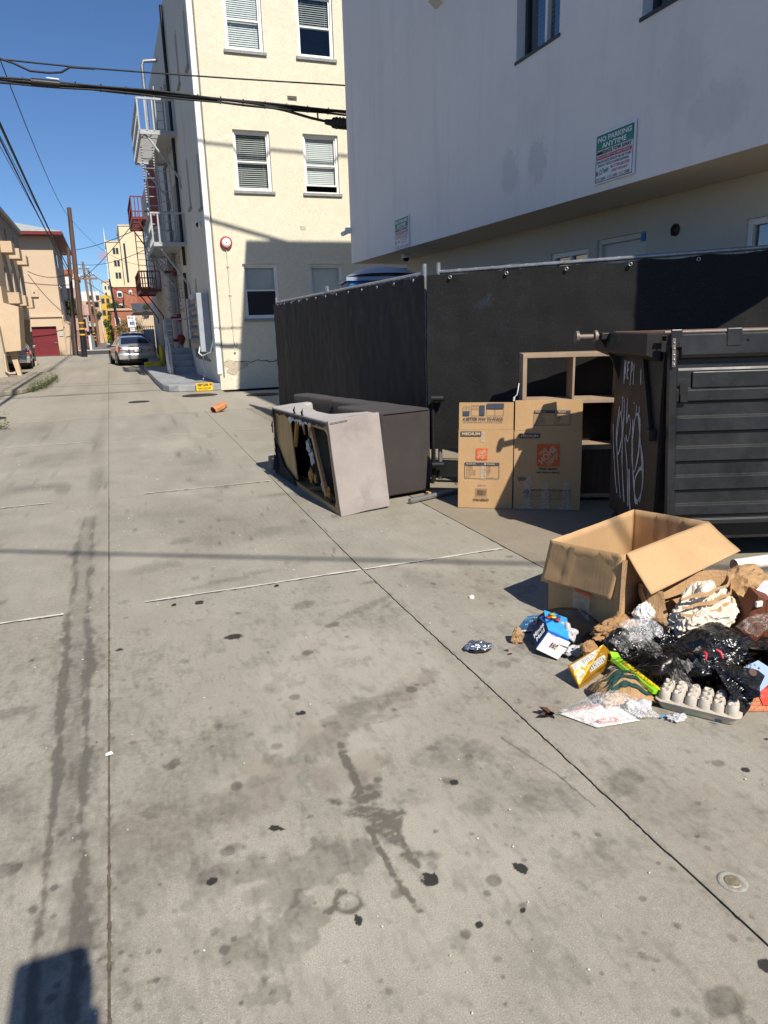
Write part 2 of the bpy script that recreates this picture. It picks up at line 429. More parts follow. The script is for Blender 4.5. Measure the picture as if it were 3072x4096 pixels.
def slab(x0f, x1f, y0, y1, dx, mat, dyk=1.0, zj=0.0, gap=None, fine=None):
    gap = gap or (0.0038 if y0 < 7 else 0.003)
    ys = [y0+gap]; y = y0+gap
    while y < y1-gap:
        step = max(dx, dx*(max(y, 0.5)/1.5)**1.4*dyk); y += step
        ys.append(min(y, y1-gap))
    if len(ys) > 2 and ys[-1]-ys[-2] < 0.3*(ys[-2]-ys[-3]): ys.pop(-2)
    ys = np.array(ys); nx = max(2, int(round((x1f(y0)-x0f(y0))/dx))+1)
    u = np.linspace(0, 1, nx)
    if fine is not None:                     # coarse up to x=fine, dense beyond
        a_, b_ = x0f(y0), x1f(y0); u = np.concatenate([np.arange(a_, fine, 0.06), np.arange(fine, b_, dx), [b_]]); u = (u-a_)/(b_-a_); nx = len(u)
    X0 = np.array([x0f(v) for v in ys])+gap; X1 = np.array([x1f(v) for v in ys])-gap
    X = X0[:, None]*(1-u)[None, :]+X1[:, None]*u[None, :]; Y = np.repeat(ys[:, None], nx, 1)
    Z = zj + 0.004*(fbm(X*1.2, Y*1.2, 91, 3)-0.5)
    if dx < 0.02:                            # chipped arrises
        e = np.minimum(np.minimum(X-X0[:, None], X1[:, None]-X), np.minimum(Y-ys[0], ys[-1]-Y))
        chip = smoothstep(0.010, 0.0, e)*(0.3+1.2*smoothstep(0.45, 0.7, fbm(X*30, Y*30, 92, 3)))
        Z = Z - 0.003*chip
    m, n = X.shape
    V = np.stack([X, Y, Z], -1).reshape(-1, 3)
    idx = np.arange(m*n).reshape(m, n)
    F = np.stack([idx[:-1, :-1], idx[:-1, 1:], idx[1:, 1:], idx[1:, :-1]], -1).reshape(-1, 4)
    loop = np.concatenate([idx[0, :], idx[1:, -1], idx[-1, -2::-1], idx[-2:0:-1, 0]])
    S = V[loop].copy(); S[:, 2] = -0.04
    k = len(V); L = len(loop); a = np.arange(L); b = (a+1) % L
    F2 = np.stack([loop[b], loop[a], k+a, k+b], -1)
    V = np.concatenate([V, S]); F = np.concatenate([F, F2])
    me = bpy.data.meshes.new('concrete_slab')
    me.vertices.add(len(V)); me.vertices.foreach_set('co', V.ravel())
    me.loops.add(F.size); me.loops.foreach_set('vertex_index', F.ravel())
    me.polygons.add(len(F)); me.polygons.foreach_set('loop_start', np.arange(0, F.size, 4)); me.polygons.foreach_set('loop_total', np.full(len(F), 4))
    me.polygons.foreach_set('use_smooth', np.zeros(len(F), dtype=bool)); me.update(calc_edges=True); me.validate()
    d, br, bk, li = stains(V[:, 0], V[:, 1])
    at = me.attributes.new('stain', 'FLOAT_COLOR', 'POINT')
    at.data.foreach_set('color', np.stack([d, br, bk, li], -1).astype(np.float32).ravel())
    me.materials.append(mat)
    return link('concrete_slab', me, ground)

cm = lambda v: (lambda y: v)
YN = (0.0, 0.88, 4.15, 7.2, 11.25, 14.5)
RES = (0.05, 0.005, 0.014, 0.026, 0.05)
for k in range(5):
    y0, y1, r = YN[k], YN[k+1], RES[k]
    slab(cm(-9), cm(-2.9), y0, y1, 0.15, M_conc)
    slab(cm(-2.9), cm(-0.18), y0, y1, r*1.15, M_conc, fine=-0.95 if k == 1 else None)
    slab(cm(-0.18), bx2, y0, y1, r, M_conc)
    slab(bx2, cm(2.42), y0, y1, r*1.15, M_conc)
    slab(cm(2.42), cm(9), y0, y1, max(0.05, r*2), M_pad)
YF = (14.5, 18.6, 23.0, 27.5, 32.0, 37.0, 42.0, 48.0, 55.0, 62.0)
for k in range(len(YF)-1):
    y0, y1 = YF[k], YF[k+1]
    slab(cm(-9), cm(-2.3), y0, y1, 0.3, M_conc_far)
    slab(cm(-2.3), cm(-0.18), y0, y1, 0.12, M_conc_far)
    slab(cm(-0.18), cm(2.62 if k > 0 else 9), y0, y1, 0.12, M_conc_far)
# sandy dirt packed in the middle joint
M_sand = pm('sandy_joint_dirt', (0.135, 0.11, 0.08), 0.95, 0.4, 30, 0.5, 200, dirt=(0.05, 0.042, 0.034), dscale=9)
m = MB(); m.quad((-0.186, 0.9, -0.0035), (-0.174, 0.9, -0.0035), (-0.174, 14.4, -0.0035), (-0.186, 14.4, -0.0035)); m.build('joint_dirt', M_sand, ground)
# worn pale sealant in the cross joints: short broken lengths
def sealant(pts, w=0.011, skip=0.25, z=0.004):
    m = MB(); R = random.Random(int(pts[0][1]*100))
    (ax, ay), (bx, by) = pts; n = int(abs(bx-ax)/0.06)
    run = True; P = []
    def flush():
        if len(P) > 1:
            for (p, q) in zip(P[:-1], P[1:]):
                m.quad((p[0], p[1]-p[2], z), (q[0], q[1]-q[2], z), (q[0], q[1]+q[2], z), (p[0], p[1]+p[2], z))
    for i in range(n+1):
        f = i/n; x = ax+(bx-ax)*f; y = ay+(by-ay)*f + 0.004*math.sin(f*9)
        if R.random() < 0.10: run = R.random() > skip
        if run: P.append((x, y, w*(0.55+0.6*R.random())))
        else: flush(); P = []
    flush()
    if m.f: m.build('joint_sealant', M_seal, ground)
sealant([(-2.4, 4.16), (-0.42, 4.15)], 0.012, 0.15); sealant([(0.02, 4.15), (1.35, 4.15)], 0.010, 0.3); sealant([(1.37, 4.15), (2.38, 4.15)], 0.012, 0.05)
sealant([(-2.8, 7.21), (-0.4, 7.2)], 0.012, 0.35); sealant([(0.15, 7.2), (1.4, 7.2)], 0.011, 0.25)
sealant([(-2.8, 11.25), (-0.4, 11.25)], 0.012, 0.4); sealant([(0, 11.25), (2.4, 11.25)], 0.012, 0.35)
sealant([(-2.8, 14.5), (-0.3, 14.5)], 0.014, 0.6); sealant([(0, 14.5), (2.4, 14.5)], 0.014, 0.4)

# cross street and the alley beyond it
m = MB(); m.box((-60, 62.0, -0.04), (60, 78.0, -0.012)); struct(m.build('street', M_asph))
m = MB(); m.box((-60, 78.0, -0.04), (60, 79.2, 0.06)); struct(m.build('far_sidewalk', M_conc_far))
M_alley2 = pm('worn_alley_asphalt', (0.16, 0.155, 0.145), 0.9, 0.3, 0.9, 0.3, 60, dirt=(0.28, 0.27, 0.24), dscale=0.5)
m = MB(); m.box((-6, 79.2, -0.04), (9, 330, 0.0)); struct(m.build('far_alley', M_alley2))

# raised pad along the left with its dark worn kerb
M_kerb = pm('kerb_concrete', (0.30, 0.265, 0.21), 0.9, 0.25, 4, 0.4, 60, dirt=(0.10, 0.09, 0.075), dscale=3, damt=0.7)
pad = [(-9, 20.7), (-3.6, 20.9), (-2.9, 21.3), (-2.4, 22.0), (-2.12, 23.2), (-2.0, 25.5), (-1.95, 29.5), (-2.3, 31.5), (-3.2, 32.8), (-9, 33.4)]
m = MB(); m.prism([(x, y, 0.004) for x, y in pad], (0, 0, 0.13)); struct(m.build('raised_sidewalk', M_kerb, bevel=0.025, fixn=True))

# small round brass survey marker set in the slab
mk = thing('survey_marker', 'small round brass survey disc set into the concrete at the lower right', 'marker', (1.445, 1.225, 0))
M_brass = pm('worn_brass', (0.36, 0.31, 0.22), 0.45, 0.3, 60, 0.5, 300, metal=0.6)
M_ring = pm('pale_mortar_ring', (0.31, 0.295, 0.255), 0.8, 0.25, 50, 0.4, 300)
m = MB(); m.lathe([(0.0235, 0.003), (0.032, 0.005), (0.037, 0.0045), (0.040, 0.002)], (1.445, 1.225, 0), 28); m.build('collar', M_ring, mk)
m = MB(); m.lathe([(0.0, 0.0048), (0.010, 0.0052), (0.013, 0.0044), (0.019, 0.0052), (0.023, 0.0042), (0.0242, 0.002)], (1.445, 1.225, 0), 28); m.build('disc', M_brass, mk)

# manhole covers
M_iron = pm('cast_iron', (0.055, 0.047, 0.042), 0.6, 0.3, 20, 0.5, 120, metal=0.5, dirt=(0.12, 0.10, 0.08))
def manhole(x, y, r, label, studs=True):
    t = thing('manhole_cover', label, 'manhole cover', (x, y, 0), group='manhole covers in the alley')
    m = MB(); m.lathe([(r*0.93, 0.006), (r*0.95, 0.010), (r*1.06, 0.010), (r*1.07, 0.0)], (x, y, 0), 40); m.build('rim', M_iron, t)
    m = MB(); m.lathe([(0, 0.009), (r*0.92, 0.009), (r*0.925, 0.004)], (x, y, 0), 40); lid = m.build('lid', M_iron, t)
    if studs:
        m = MB()
        for i in range(-6, 7):
            for j in range(-6, 7):
                if math.hypot(i, j) < 6.2: m.box((x+i*r*0.135-0.012, y+j*r*0.135-0.012, 0.008), (x+i*r*0.135+0.012, y+j*r*0.135+0.012, 0.014))
        stuff(m.build('tread_studs', M_iron, lid))
manhole(1.92, 18.15, 0.40, 'round iron manhole cover in sunlight in front of the yellow warning sign')
manhole(3.32, 17.3, 0.38, 'round iron manhole cover lying in the shadow before the cream wall')
manhole(0.47, 17.35, 0.22, 'small dark utility cover in the middle of the alley', False)
manhole(-2.35, 15.6, 0.28, 'dark round cover at the left edge of the alley', False)
# ================================================================ NEAR BUILDINGS
def stucco(name, col, rough=0.85, lace=0.6, dirt=(0.35, 0.33, 0.28), damt=0.25, scale=1.0, streak=0.0, blots=()):
    t = NT(name); P = t.pos()
    n1 = t.noise(P, 0.7, 6, 0.6); n2 = t.noise(P, 14*scale, 4, 0.6); n3 = t.noise(P, 90*scale, 4, 0.65)
    v = t.voro(t.mapping(P, (1, 1, 1)), 9*scale, 'SMOOTH_F1')
    w = t.noise(P, 6.5*scale, 5, 0.65, 1.6)
    ridge = t.map(t.math('ABSOLUTE', t.math('SUBTRACT', w, 0.5)), 0.0, 0.035, 1, 0)
    c = t.mix(t.map(n1, 0.35, 0.7), tuple(x*0.95 for x in col), col)
    c = t.mix(t.map(n2, 0.4, 0.8, 0, 0.2), c, tuple(x*0.86 for x in col))
    d = t.noise(P, 0.45, 7, 0.72)
    c = t.mix(t.map(d, 0.5, 0.75, 0, damt), c, dirt)
    c = t.mix(t.math('MULTIPLY', ridge, 0.38*lace), c, tuple(x*0.6 for x in col))
    for (by, bz, ry, rz, amt) in blots:                        # damp patches on a wall facing the alley
        xyz = t.sep(P); dy = t.math('DIVIDE', t.math('SUBTRACT', xyz[1], by), ry); dz = t.math('DIVIDE', t.math('SUBTRACT', xyz[2], bz), rz)
        rr = t.math('ADD', t.math('SQRT', t.math('ADD', t.math('MULTIPLY', dy, dy), t.math('MULTIPLY', dz, dz))), t.map(n2, 0.3, 0.7, -0.35, 0.35))
        c = t.mix(t.map(rr, 1.05, 0.75, 0, amt), c, tuple(x*0.62 for x in col))
    if streak:
        s = t.noise(t.mapping(P, (1.6, 1.6, 0.16)), 2.2, 6, 0.6)
        c = t.mix(t.map(s, 0.52, 0.78, 0, streak), c, tuple(x*0.55 for x in col))
    nr = t.bump(ridge, 0.5*lace, 0.006); nr = t.bump(n3, 0.35, 0.003, nr); nr = t.bump(n2, 0.25, 0.008, nr)
    return t.fin(c, rough, nr, 0, 0.2)

M_cream = stucco('cream_stucco', (0.74, 0.685, 0.535), lace=0.9, dirt=(0.66, 0.58, 0.42), damt=0.3, streak=0.06)
M_creamside = stucco('pale_side_stucco', (0.66, 0.635, 0.55), lace=0.25, dirt=(0.45, 0.41, 0.33), damt=0.45, streak=0.45)
M_greystucco = stucco('smooth_grey_stucco', (0.83, 0.795, 0.76), lace=0.0, dirt=(0.66, 0.64, 0.62), damt=0.6, streak=0.25, blots=((7.61, 3.12, 0.19, 0.24, 0.35), (7.04, 3.13, 0.19, 0.24, 0.4), (4.58, 3.0, 0.3, 0.2, 0.25), (5.0, 3.35, 0.25, 0.3, 0.15)))
M_recess = stucco('beige_recess_stucco', (0.62, 0.575, 0.49), lace=0.0, dirt=(0.46, 0.42, 0.36), damt=0.4)
M_trimw = pm('white_vinyl', (0.80, 0.80, 0.77), 0.45, 0.05, 6, 0.03, 60)
M_sill = pm('grey_sill_paint', (0.27, 0.275, 0.27), 0.8, 0.2, 12, 0.3, 60)
M_blind = pm('white_blind_slats', (0.72, 0.72, 0.70), 0.5, 0.05, 4, 0.0)
M_blindd = pm('grey_blind_slats', (0.42, 0.43, 0.41), 0.5, 0.1, 4, 0.0)
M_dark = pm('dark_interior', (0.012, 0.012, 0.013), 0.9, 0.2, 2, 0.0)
M_patch = pm('bare_plaster_patch', (0.50, 0.43, 0.33), 0.9, 0.2, 9, 0.5, 40)

def glass_mat(name, tint=(0.6, 0.7, 0.72), refl=0.14):
    t = NT(name)
    tr = t.n('ShaderNodeBsdfTransparent'); tr.inputs[0].default_value = (*tint, 1)
    gl = t.n('ShaderNodeBsdfGlossy'); gl.inputs['Roughness'].default_value = 0.03; gl.inputs[0].default_value = (0.9, 0.95, 1, 1)
    fr = t.n('ShaderNodeLayerWeight'); fr.inputs[0].default_value = 0.5
    k = t.math('ADD', t.math('MULTIPLY', t.math('POWER', fr.outputs['Facing'], 4.0), 0.6), refl)
    mx = t.n('ShaderNodeMixShader'); t.L.new(k, mx.inputs[0]); t.L.new(tr.outputs[0], mx.inputs[1]); t.L.new(gl.outputs[0], mx.inputs[2])
    t.L.new(mx.outputs[0], t.out.inputs[0]); return t.m
M_glass = glass_mat('window_glass', (0.85, 0.9, 0.9), 0.05)
M_glassd = glass_mat('dark_window_glass', (0.35, 0.42, 0.45), 0.22)
M_screen = pm('black_insect_screen', (0.02, 0.02, 0.022), 0.8, 0.3, 60, 0.0)

def holes_wall(mb, axis, c, a0, a1, z0, z1, holes, flip=False):
    """flat wall on plane axis=c with rectangular openings; holes: (a0,a1,z0,z1)"""
    As = sorted({a0, a1, *[h[0] for h in holes], *[h[1] for h in holes]}); Zs = sorted({z0, z1, *[h[2] for h in holes], *[h[3] for h in holes]})
    As = [a for a in As if a0 <= a <= a1]; Zs = [z for z in Zs if z0 <= z <= z1]
    for i in range(len(As)-1):
        for j in range(len(Zs)-1):
            ca = (As[i]+As[i+1])/2; cz = (Zs[j]+Zs[j+1])/2
            if any(h[0] < ca < h[1] and h[2] < cz < h[3] for h in holes): continue
            pt = (lambda a, z: (a, c, z)) if axis == 'Y' else (lambda a, z: (c, a, z))
            q = [pt(As[i], Zs[j]), pt(As[i+1], Zs[j]), pt(As[i+1], Zs[j+1]), pt(As[i], Zs[j+1])]
            if flip: q = q[::-1]
            mb.quad(*q)

def reveals(mb, axis, c, d, holes):
    for (a0, a1, z0, z1) in holes:
        pt = (lambda a, z, e: (a, c+e, z)) if axis == 'Y' else (lambda a, z, e: (c+e, a, z))
        mb.quad(pt(a0, z0, 0), pt(a0, z0, d), pt(a0, z1, d), pt(a0, z1, 0)); mb.quad(pt(a1, z0, 0), pt(a1, z1, 0), pt(a1, z1, d), pt(a1, z0, d))
        mb.quad(pt(a0, z0, 0), pt(a1, z0, 0), pt(a1, z0, d), pt(a0, z0, d)); mb.quad(pt(a0, z1, 0), pt(a0, z1, d), pt(a1, z1, d), pt(a1, z1, 0))

cb = thing('apartment_building', 'cream stucco apartment building with sunlit double-hung windows', 'building', (2.62, 19.4, 0))
CX0, CX1, CY0, CY1, CH = 2.62, 10.5, 19.4, 33.0, 11.0
FW = []
for (x0, x1) in ((3.42, 4.34), (5.20, 6.13), (7.3, 8.2)):
    for (z0, z1) in ((1.81, 3.17), (4.92, 6.32), (8.06, 9.46)): FW.append((x0, x1, z0, z1))
m = MB(); holes_wall(m, 'Y', CY0, CX0, CX1, 0, CH, FW); reveals(m, 'Y', CY0, 0.16, FW); m.build('front_wall', M_cream, cb)
SW = [(22.3, 22.75, 4.95, 6.25), (19.95, 20.35, 4.6, 5.9), (22.3, 22.75, 8.1, 9.4), (20.2, 20.6, 7.9, 9.2), (22.75, 23.2, 1.95, 3.05), (25.9, 26.8, 1.02, 3.15), (25.2, 25.65, 4.9, 6.3), (26.2, 27.1, 4.25, 6.3), (26.2, 27.1, 7.3, 9.4)]
m = MB(); holes_wall(m, 'X', CX0, CY0, CY1, 0, CH, SW, True); reveals(m, 'X', CX0, 0.14, SW)
m.quad((CX0, CY1, 0), (CX1, CY1, 0), (CX1, CY1, CH), (CX0, CY1, CH)); m.quad((CX1, CY0, 0), (CX1, CY1, 0), (CX1, CY1, CH), (CX1, CY0, CH))
m.build('side_wall', M_creamside, cb)
m = MB(); m.box((CX0+0.01, CY0+0.01, CH-0.06), (CX1-0.01, CY1-0.01, CH)); m.build('roof', M_sill, cb)
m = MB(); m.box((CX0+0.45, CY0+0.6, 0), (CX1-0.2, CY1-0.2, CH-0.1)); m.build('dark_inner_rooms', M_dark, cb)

def hung_window(par, x0, x1, z0, z1, y, up, low, gap=0.0, meet=0.46):
    """double hung sash window in a wall facing -Y; up/low: 'white','grey','shade','dark','screen'; gap: opened height at the bottom"""
    f = MB(); w = 0.05; yy = y+0.09
    for (a, b, c, d) in ((x0, x0+w, z0, z1), (x1-w, x1, z0, z1), (x0+w, x1-w, z1-w, z1), (x0+w, x1-w, z0, z0+0.04)):
        f.box((a, yy-0.03, c), (b, yy+0.05, d))
    fr = f.build('window', M_trimw, par, bevel=0.004, seg=1)
    zm = z0+(z1-z0)*meet
    s = MB(); a0, a1 = x0+w, x1-w; sw = 0.035
    def sash(c, d, yo):
        s.box((a0, yo, c), (a0+sw, yo+0.03, d)); s.box((a1-sw, yo, c), (a1, yo+0.03, d)); s.box((a0+sw, yo, d-0.04), (a1-sw, yo+0.03, d)); s.box((a0+sw, yo, c), (a1-sw, yo+0.03, c+0.045))
    sash(zm, z1-w, yy+0.012); sash(z0+0.04+gap, zm+0.05, yy-0.02)
    s.build('sash', M_trimw, fr, bevel=0.003, seg=1)
    p = MB(); p.quad((a0+sw, yy+0.03, zm), (a1-sw, yy+0.03, zm), (a1-sw, yy+0.03, z1-w), (a0+sw, yy+0.03, z1-w)); p.build('pane', M_glass, fr)
    p = MB(); p.quad((a0+sw, yy-0.008, z0+0.08+gap), (a1-sw, yy-0.008, z0+0.08+gap), (a1-sw, yy-0.008, zm+0.01), (a0+sw, yy-0.008, zm+0.01))
    p.build('insect_screen' if low == 'screen' else 'pane', M_screen if low == 'screen' else M_glass, fr)
    for (kind, c, d) in ((up, zm+0.03, z1-w), (low, z0+0.06+gap*1.1, zm+0.03)):
        if kind in ('dark', 'screen'): continue
        b = MB()
        if kind == 'shade': b.quad((a0, yy+0.10, c), (a1, yy+0.10, c), (a1, yy+0.10, d), (a0, yy+0.10, d))
        else:
            n = int((d-c)/0.045); tilt = 0.0245 if kind != 'grey' else 0.013
            for i in range(n):
                z = c+(i+0.5)*(d-c)/n
                b.quad((a0, yy+0.085-0.012, z-tilt), (a1, yy+0.085-0.012, z-tilt), (a1, yy+0.085+0.012, z+tilt), (a0, yy+0.085+0.012, z+tilt))
            for xx in (a0+0.12, a1-0.12): b.box((xx, yy+0.06, c), (xx+0.006, yy+0.063, d))
        b.build('blind', M_blindd if kind == 'grey' else M_blind, fr)
    p = MB(); p.box((x0-0.06, y-0.05, z0-0.075), (x1+0.06, y+0.10, z0-0.002)); p.build('sill', M_sill, fr, bevel=0.006, seg=1)
hung_window(cb, 3.42, 4.34, 8.06, 9.46, CY0, 'white', 'white')
hung_window(cb, 5.20, 6.13, 8.06, 9.46, CY0, 'grey', 'dark', 0.0, 0.47)
hung_window(cb, 3.42, 4.34, 4.92, 6.32, CY0, 'grey', 'grey', 0.0, 0.47)
hung_window(cb, 5.20, 6.13, 4.92, 6.32, CY0, 'white', 'white', 0.14, 0.46)
hung_window(cb, 3.42, 4.34, 1.81, 3.17, CY0, 'white', 'screen', 0.0, 0.50)
hung_window(cb, 5.20, 6.13, 1.81, 3.17, CY0, 'shade', 'shade', 0.10, 0.42)
for (x0, x1, z0, z1) in FW[6:]: hung_window(cb, x0, x1, z0, z1, CY0, 'white', 'dark')
# side openings: recessed sash edges and sills
for i, (y0, y1, z0, z1) in enumerate(SW):
    m = MB(); m.box((CX0+0.10, y0, z0), (CX0+0.13, y0+0.05, z1)); m.box((CX0+0.10, y1-0.05, z0), (CX0+0.13, y1, z1)); m.box((CX0+0.10, y0+0.05, z1-0.05), (CX0+0.13, y1-0.05, z1))
    w = m.build('door_frame' if z1-z0 > 2 else 'side_window', M_sill if z1-z0 > 2 else M_trimw, cb)
    m = MB(); m.quad((CX0+0.12, y0, z0), (CX0+0.12, y0, z1), (CX0+0.12, y1, z1), (CX0+0.12, y1, z0)); m.build('door_leaf' if z1-z0 > 2 else 'pane', M_sill if z1-z0 > 2 else M_glassd, w)
    if z1-z0 < 2:
        m = MB(); m.box((CX0-0.06, y0-0.05, z0-0.06), (CX0+0.1, y1+0.05, z0-0.002)); m.build('sill', M_sill, w)
# white corner strip with the dark conduit beside it
m = MB(); m.box((CX0-0.055, CY0-0.03, 0.42), (CX0+0.06, CY0+0.12, CH)); m.build('corner_trim', M_trimw, cb)
M_cond = pm('grey_conduit_paint', (0.22, 0.22, 0.22), 0.6, 0.2, 10, 0.2, 60)
m = MB(); m.tube([(CX0+0.105, CY0-0.018, 0.35), (CX0+0.105, CY0-0.018, CH)], 0.018, 8); m.build('conduit', M_cond, cb)
# plaster patch and crack along the foot of the wall
m = MB(); pp = []
for i in range(22):
    a = 2*math.pi*i/22; r = 1+0.3*math.sin(3*a+1)+0.12*math.sin(7*a)
    pp.append((3.02+0.27*r*math.cos(a), CY0-0.012, 0.60+0.17*r*math.sin(a)))
m.prism(pp, (0, 0.016, 0)); m.build('plaster_patch', M_patch, cb, fixn=True)
M_crack = pm('crack_shadow_gap', (0.16, 0.14, 0.11), 0.95, 0.2, 10, 0)
m = MB(); xs = 2.75; z = 0.72; R = random.Random(3); P = []
while xs < 6.0:
    P.append((xs, CY0-0.003, z)); xs += 0.05+0.08*R.random(); z += (R.random()-0.47)*0.085; z = min(max(z, 0.55), 0.95)
m.tube(P, [0.006+0.010*R.random() for _ in P], 5); m.build('wall_crack', M_crack, cb)
m = MB()
for i in range(5): m.box((4.86, CY0-0.008, 7.06+i*0.022), (5.10, CY0+0.004, 7.072+i*0.022))
m.box((4.92, CY0-0.02, 7.10), (5.04, CY0, 7.135)); m.build('wall_vent', M_crack, cb)
m = MB()
for i in range(5): m.box((5.0, CY0-0.01, 4.02+i*0.022), (5.16, CY0+0.004, 4.034+i*0.022))
m.build('wall_vent', M_cream, cb)

# fire bell
bell = thing('alarm_bell', 'round red-rimmed fire alarm bell with white face on the cream wall', 'alarm bell', (3.05, CY0, 3.68))
M_red = pm('red_enamel', (0.42, 0.03, 0.035), 0.4, 0.15, 12, 0.1)
RM = Matrix.Rotation(math.radians(90), 4, 'X')
m = MB(); m.lathe([(0.0, -0.002), (0.15, 0.0), (0.152, 0.05), (0.135, 0.085), (0.115, 0.09), (0.112, 0.075)], (3.05, CY0-0.002, 3.68), 28, RM); m.build('rim', M_red, bell)
m = MB(); m.lathe([(0.113, 0.076), (0.105, 0.088), (0.06, 0.102), (0.018, 0.106), (0.0, 0.107)], (3.05, CY0-0.002, 3.68), 28, RM); m.build('gong', M_trimw, bell)
m = MB(); m.lathe([(0.014, 0.10), (0.014, 0.118), (0.0, 0.12)], (3.05, CY0-0.002, 3.68), 10, RM); m.build('bolt', M_iron, bell)
cnd = thing('bell_conduit', 'thin cream conduit running straight down the wall from the alarm bell', 'conduit', (3.05, CY0, 1.0))
m = MB(); m.tube([(3.05, CY0-0.02, 3.53), (3.055, CY0-0.02, 0.98)], 0.013, 8); m.build('pipe', M_cream, cnd)
for z in (3.1, 2.4, 1.6): m = MB(); m.box((3.02, CY0-0.038, z), (3.085, CY0, z+0.03)); m.build('strap', M_cream, cnd)
m = MB(); m.lathe([(0, -0.02), (0.024, -0.02), (0.024, 0.02), (0, 0.02)], (3.055, CY0-0.022, 0.97), 10); m.build('end_cap', M_cream, cnd)

# ---------------------------------------------------------------- grey building on the right
gb = thing('stucco_building', 'grey stucco building whose upper floors overhang a beige ground floor', 'building', (4.4, 13.36, 0))
GX, GY0, GY1, GZ, GH = 4.4, 3.45, 13.36, 2.66, 9.97
GW = [(6.70, 7.50, 4.20, 5.7), (4.62, 5.50, 3.91, 5.4), (9.6, 10.6, 6.6, 8.0), (6.4, 7.4, 7.0, 8.4)]
m = MB(); holes_wall(m, 'X', GX, GY0, GY1, GZ, GH, GW, True); reveals(m, 'X', GX, 0.22, GW)
m.quad((GX, GY0, GZ), (13, GY0, GZ), (13, GY0, GH), (GX, GY0, GH)); m.quad((13, GY1, GZ), (GX, GY1, GZ), (GX, GY1, GH), (13, GY1, GH)); m.quad((13, GY0, GZ), (13, GY1, GZ), (13, GY1, GH), (13, GY0, GH))
m.build('upper_wall', M_greystucco, gb)
m = MB(); m.box((GX+0.003, GY0+0.003, GZ+0.002), (5.6, GY1-0.003, GZ+0.05)); m.build('soffit', M_recess, gb)
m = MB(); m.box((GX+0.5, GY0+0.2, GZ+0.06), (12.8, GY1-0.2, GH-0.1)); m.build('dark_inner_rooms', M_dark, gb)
m = MB(); m.box((GX+0.01, GY0+0.01, GH-0.09), (12.99, GY1-0.01, GH-0.005)); m.build('roof', M_sill, gb)
RX = 5.2
RD = [(6.25, 7.05, 0.1, 2.37), (7.20, 7.96, 1.2, 2.31), (4.0, 5.0, 0.9, 2.31), (8.7, 9.5, 1.2, 2.30), (10.2, 11.0, 1.2, 2.30)]
m = MB(); holes_wall(m, 'X', RX, GY0+0.05, 12.6, 0, GZ, RD, True); reveals(m, 'X', RX, 0.10, RD); m.quad((RX, 12.6, 0), (RX, 12.6, GZ), (12.9, 12.6, GZ), (12.9, 12.6, 0)); m.quad((RX, GY0+0.05, 0), (12.9, GY0+0.05, 0), (12.9, GY0+0.05, GZ), (RX, GY0+0.05, GZ)); m.build('ground_floor_wall', M_recess, gb)
M_door = pm('off_white_door', (0.62, 0.60, 0.55), 0.5, 0.08, 3, 0.05)
for i, (y0, y1, z0, z1) in enumerate(RD):
    m = MB(); e = 0.055
    for (a, b, c, d) in ((y0, y0+e, z0, z1), (y1-e, y1, z0, z1), (y0+e, y1-e, z1-e, z1), (y0+e, y1-e, z0, z0+e)): m.box((RX+0.02, a, c), (RX+0.075, b, d))
    if i: m.box((RX+0.025, (y0+y1)/2-0.02, z0+e), (RX+0.07, (y0+y1)/2+0.02, z1-e))
    w = m.build('door_frame' if i == 0 else 'ground_window', M_door if i == 0 else M_trimw, gb, bevel=0.004, seg=1)
    if i == 0:
        m = MB(); m.box((RX+0.06, y0+e, z0+e), (RX+0.09, y1-e, z1-e)); m.build('door_leaf', M_door, w)
        m = MB()
        for a in range(3): m.box((RX+0.054, 6.42+a*0.17, 1.75), (RX+0.062, 6.56+a*0.17, 2.05))
        stuff(m.build('door_panes', M_glassd, w))
        m = MB(); m.box((RX+0.01, 6.28, 2.28), (RX+0.018, 6.34, 2.36)); m.build('blue_tape', pm('blue_tape', (0.03, 0.2, 0.5), 0.6, 0.1), w)
    else:
        m = MB(); m.quad((RX+0.06, y0, z0), (RX+0.06, y0, z1), (RX+0.06, y1, z1), (RX+0.06, y1, z0)); m.build('pane', M_glassd, w)
        m = MB(); m.quad((RX+0.095, y0, z0), (RX+0.095, y0, z1), (RX+0.095, (y0+y1)/2, z1), (RX+0.095, (y0+y1)/2, z0)); m.build('curtain', M_blindd if i > 1 else M_blind, w)
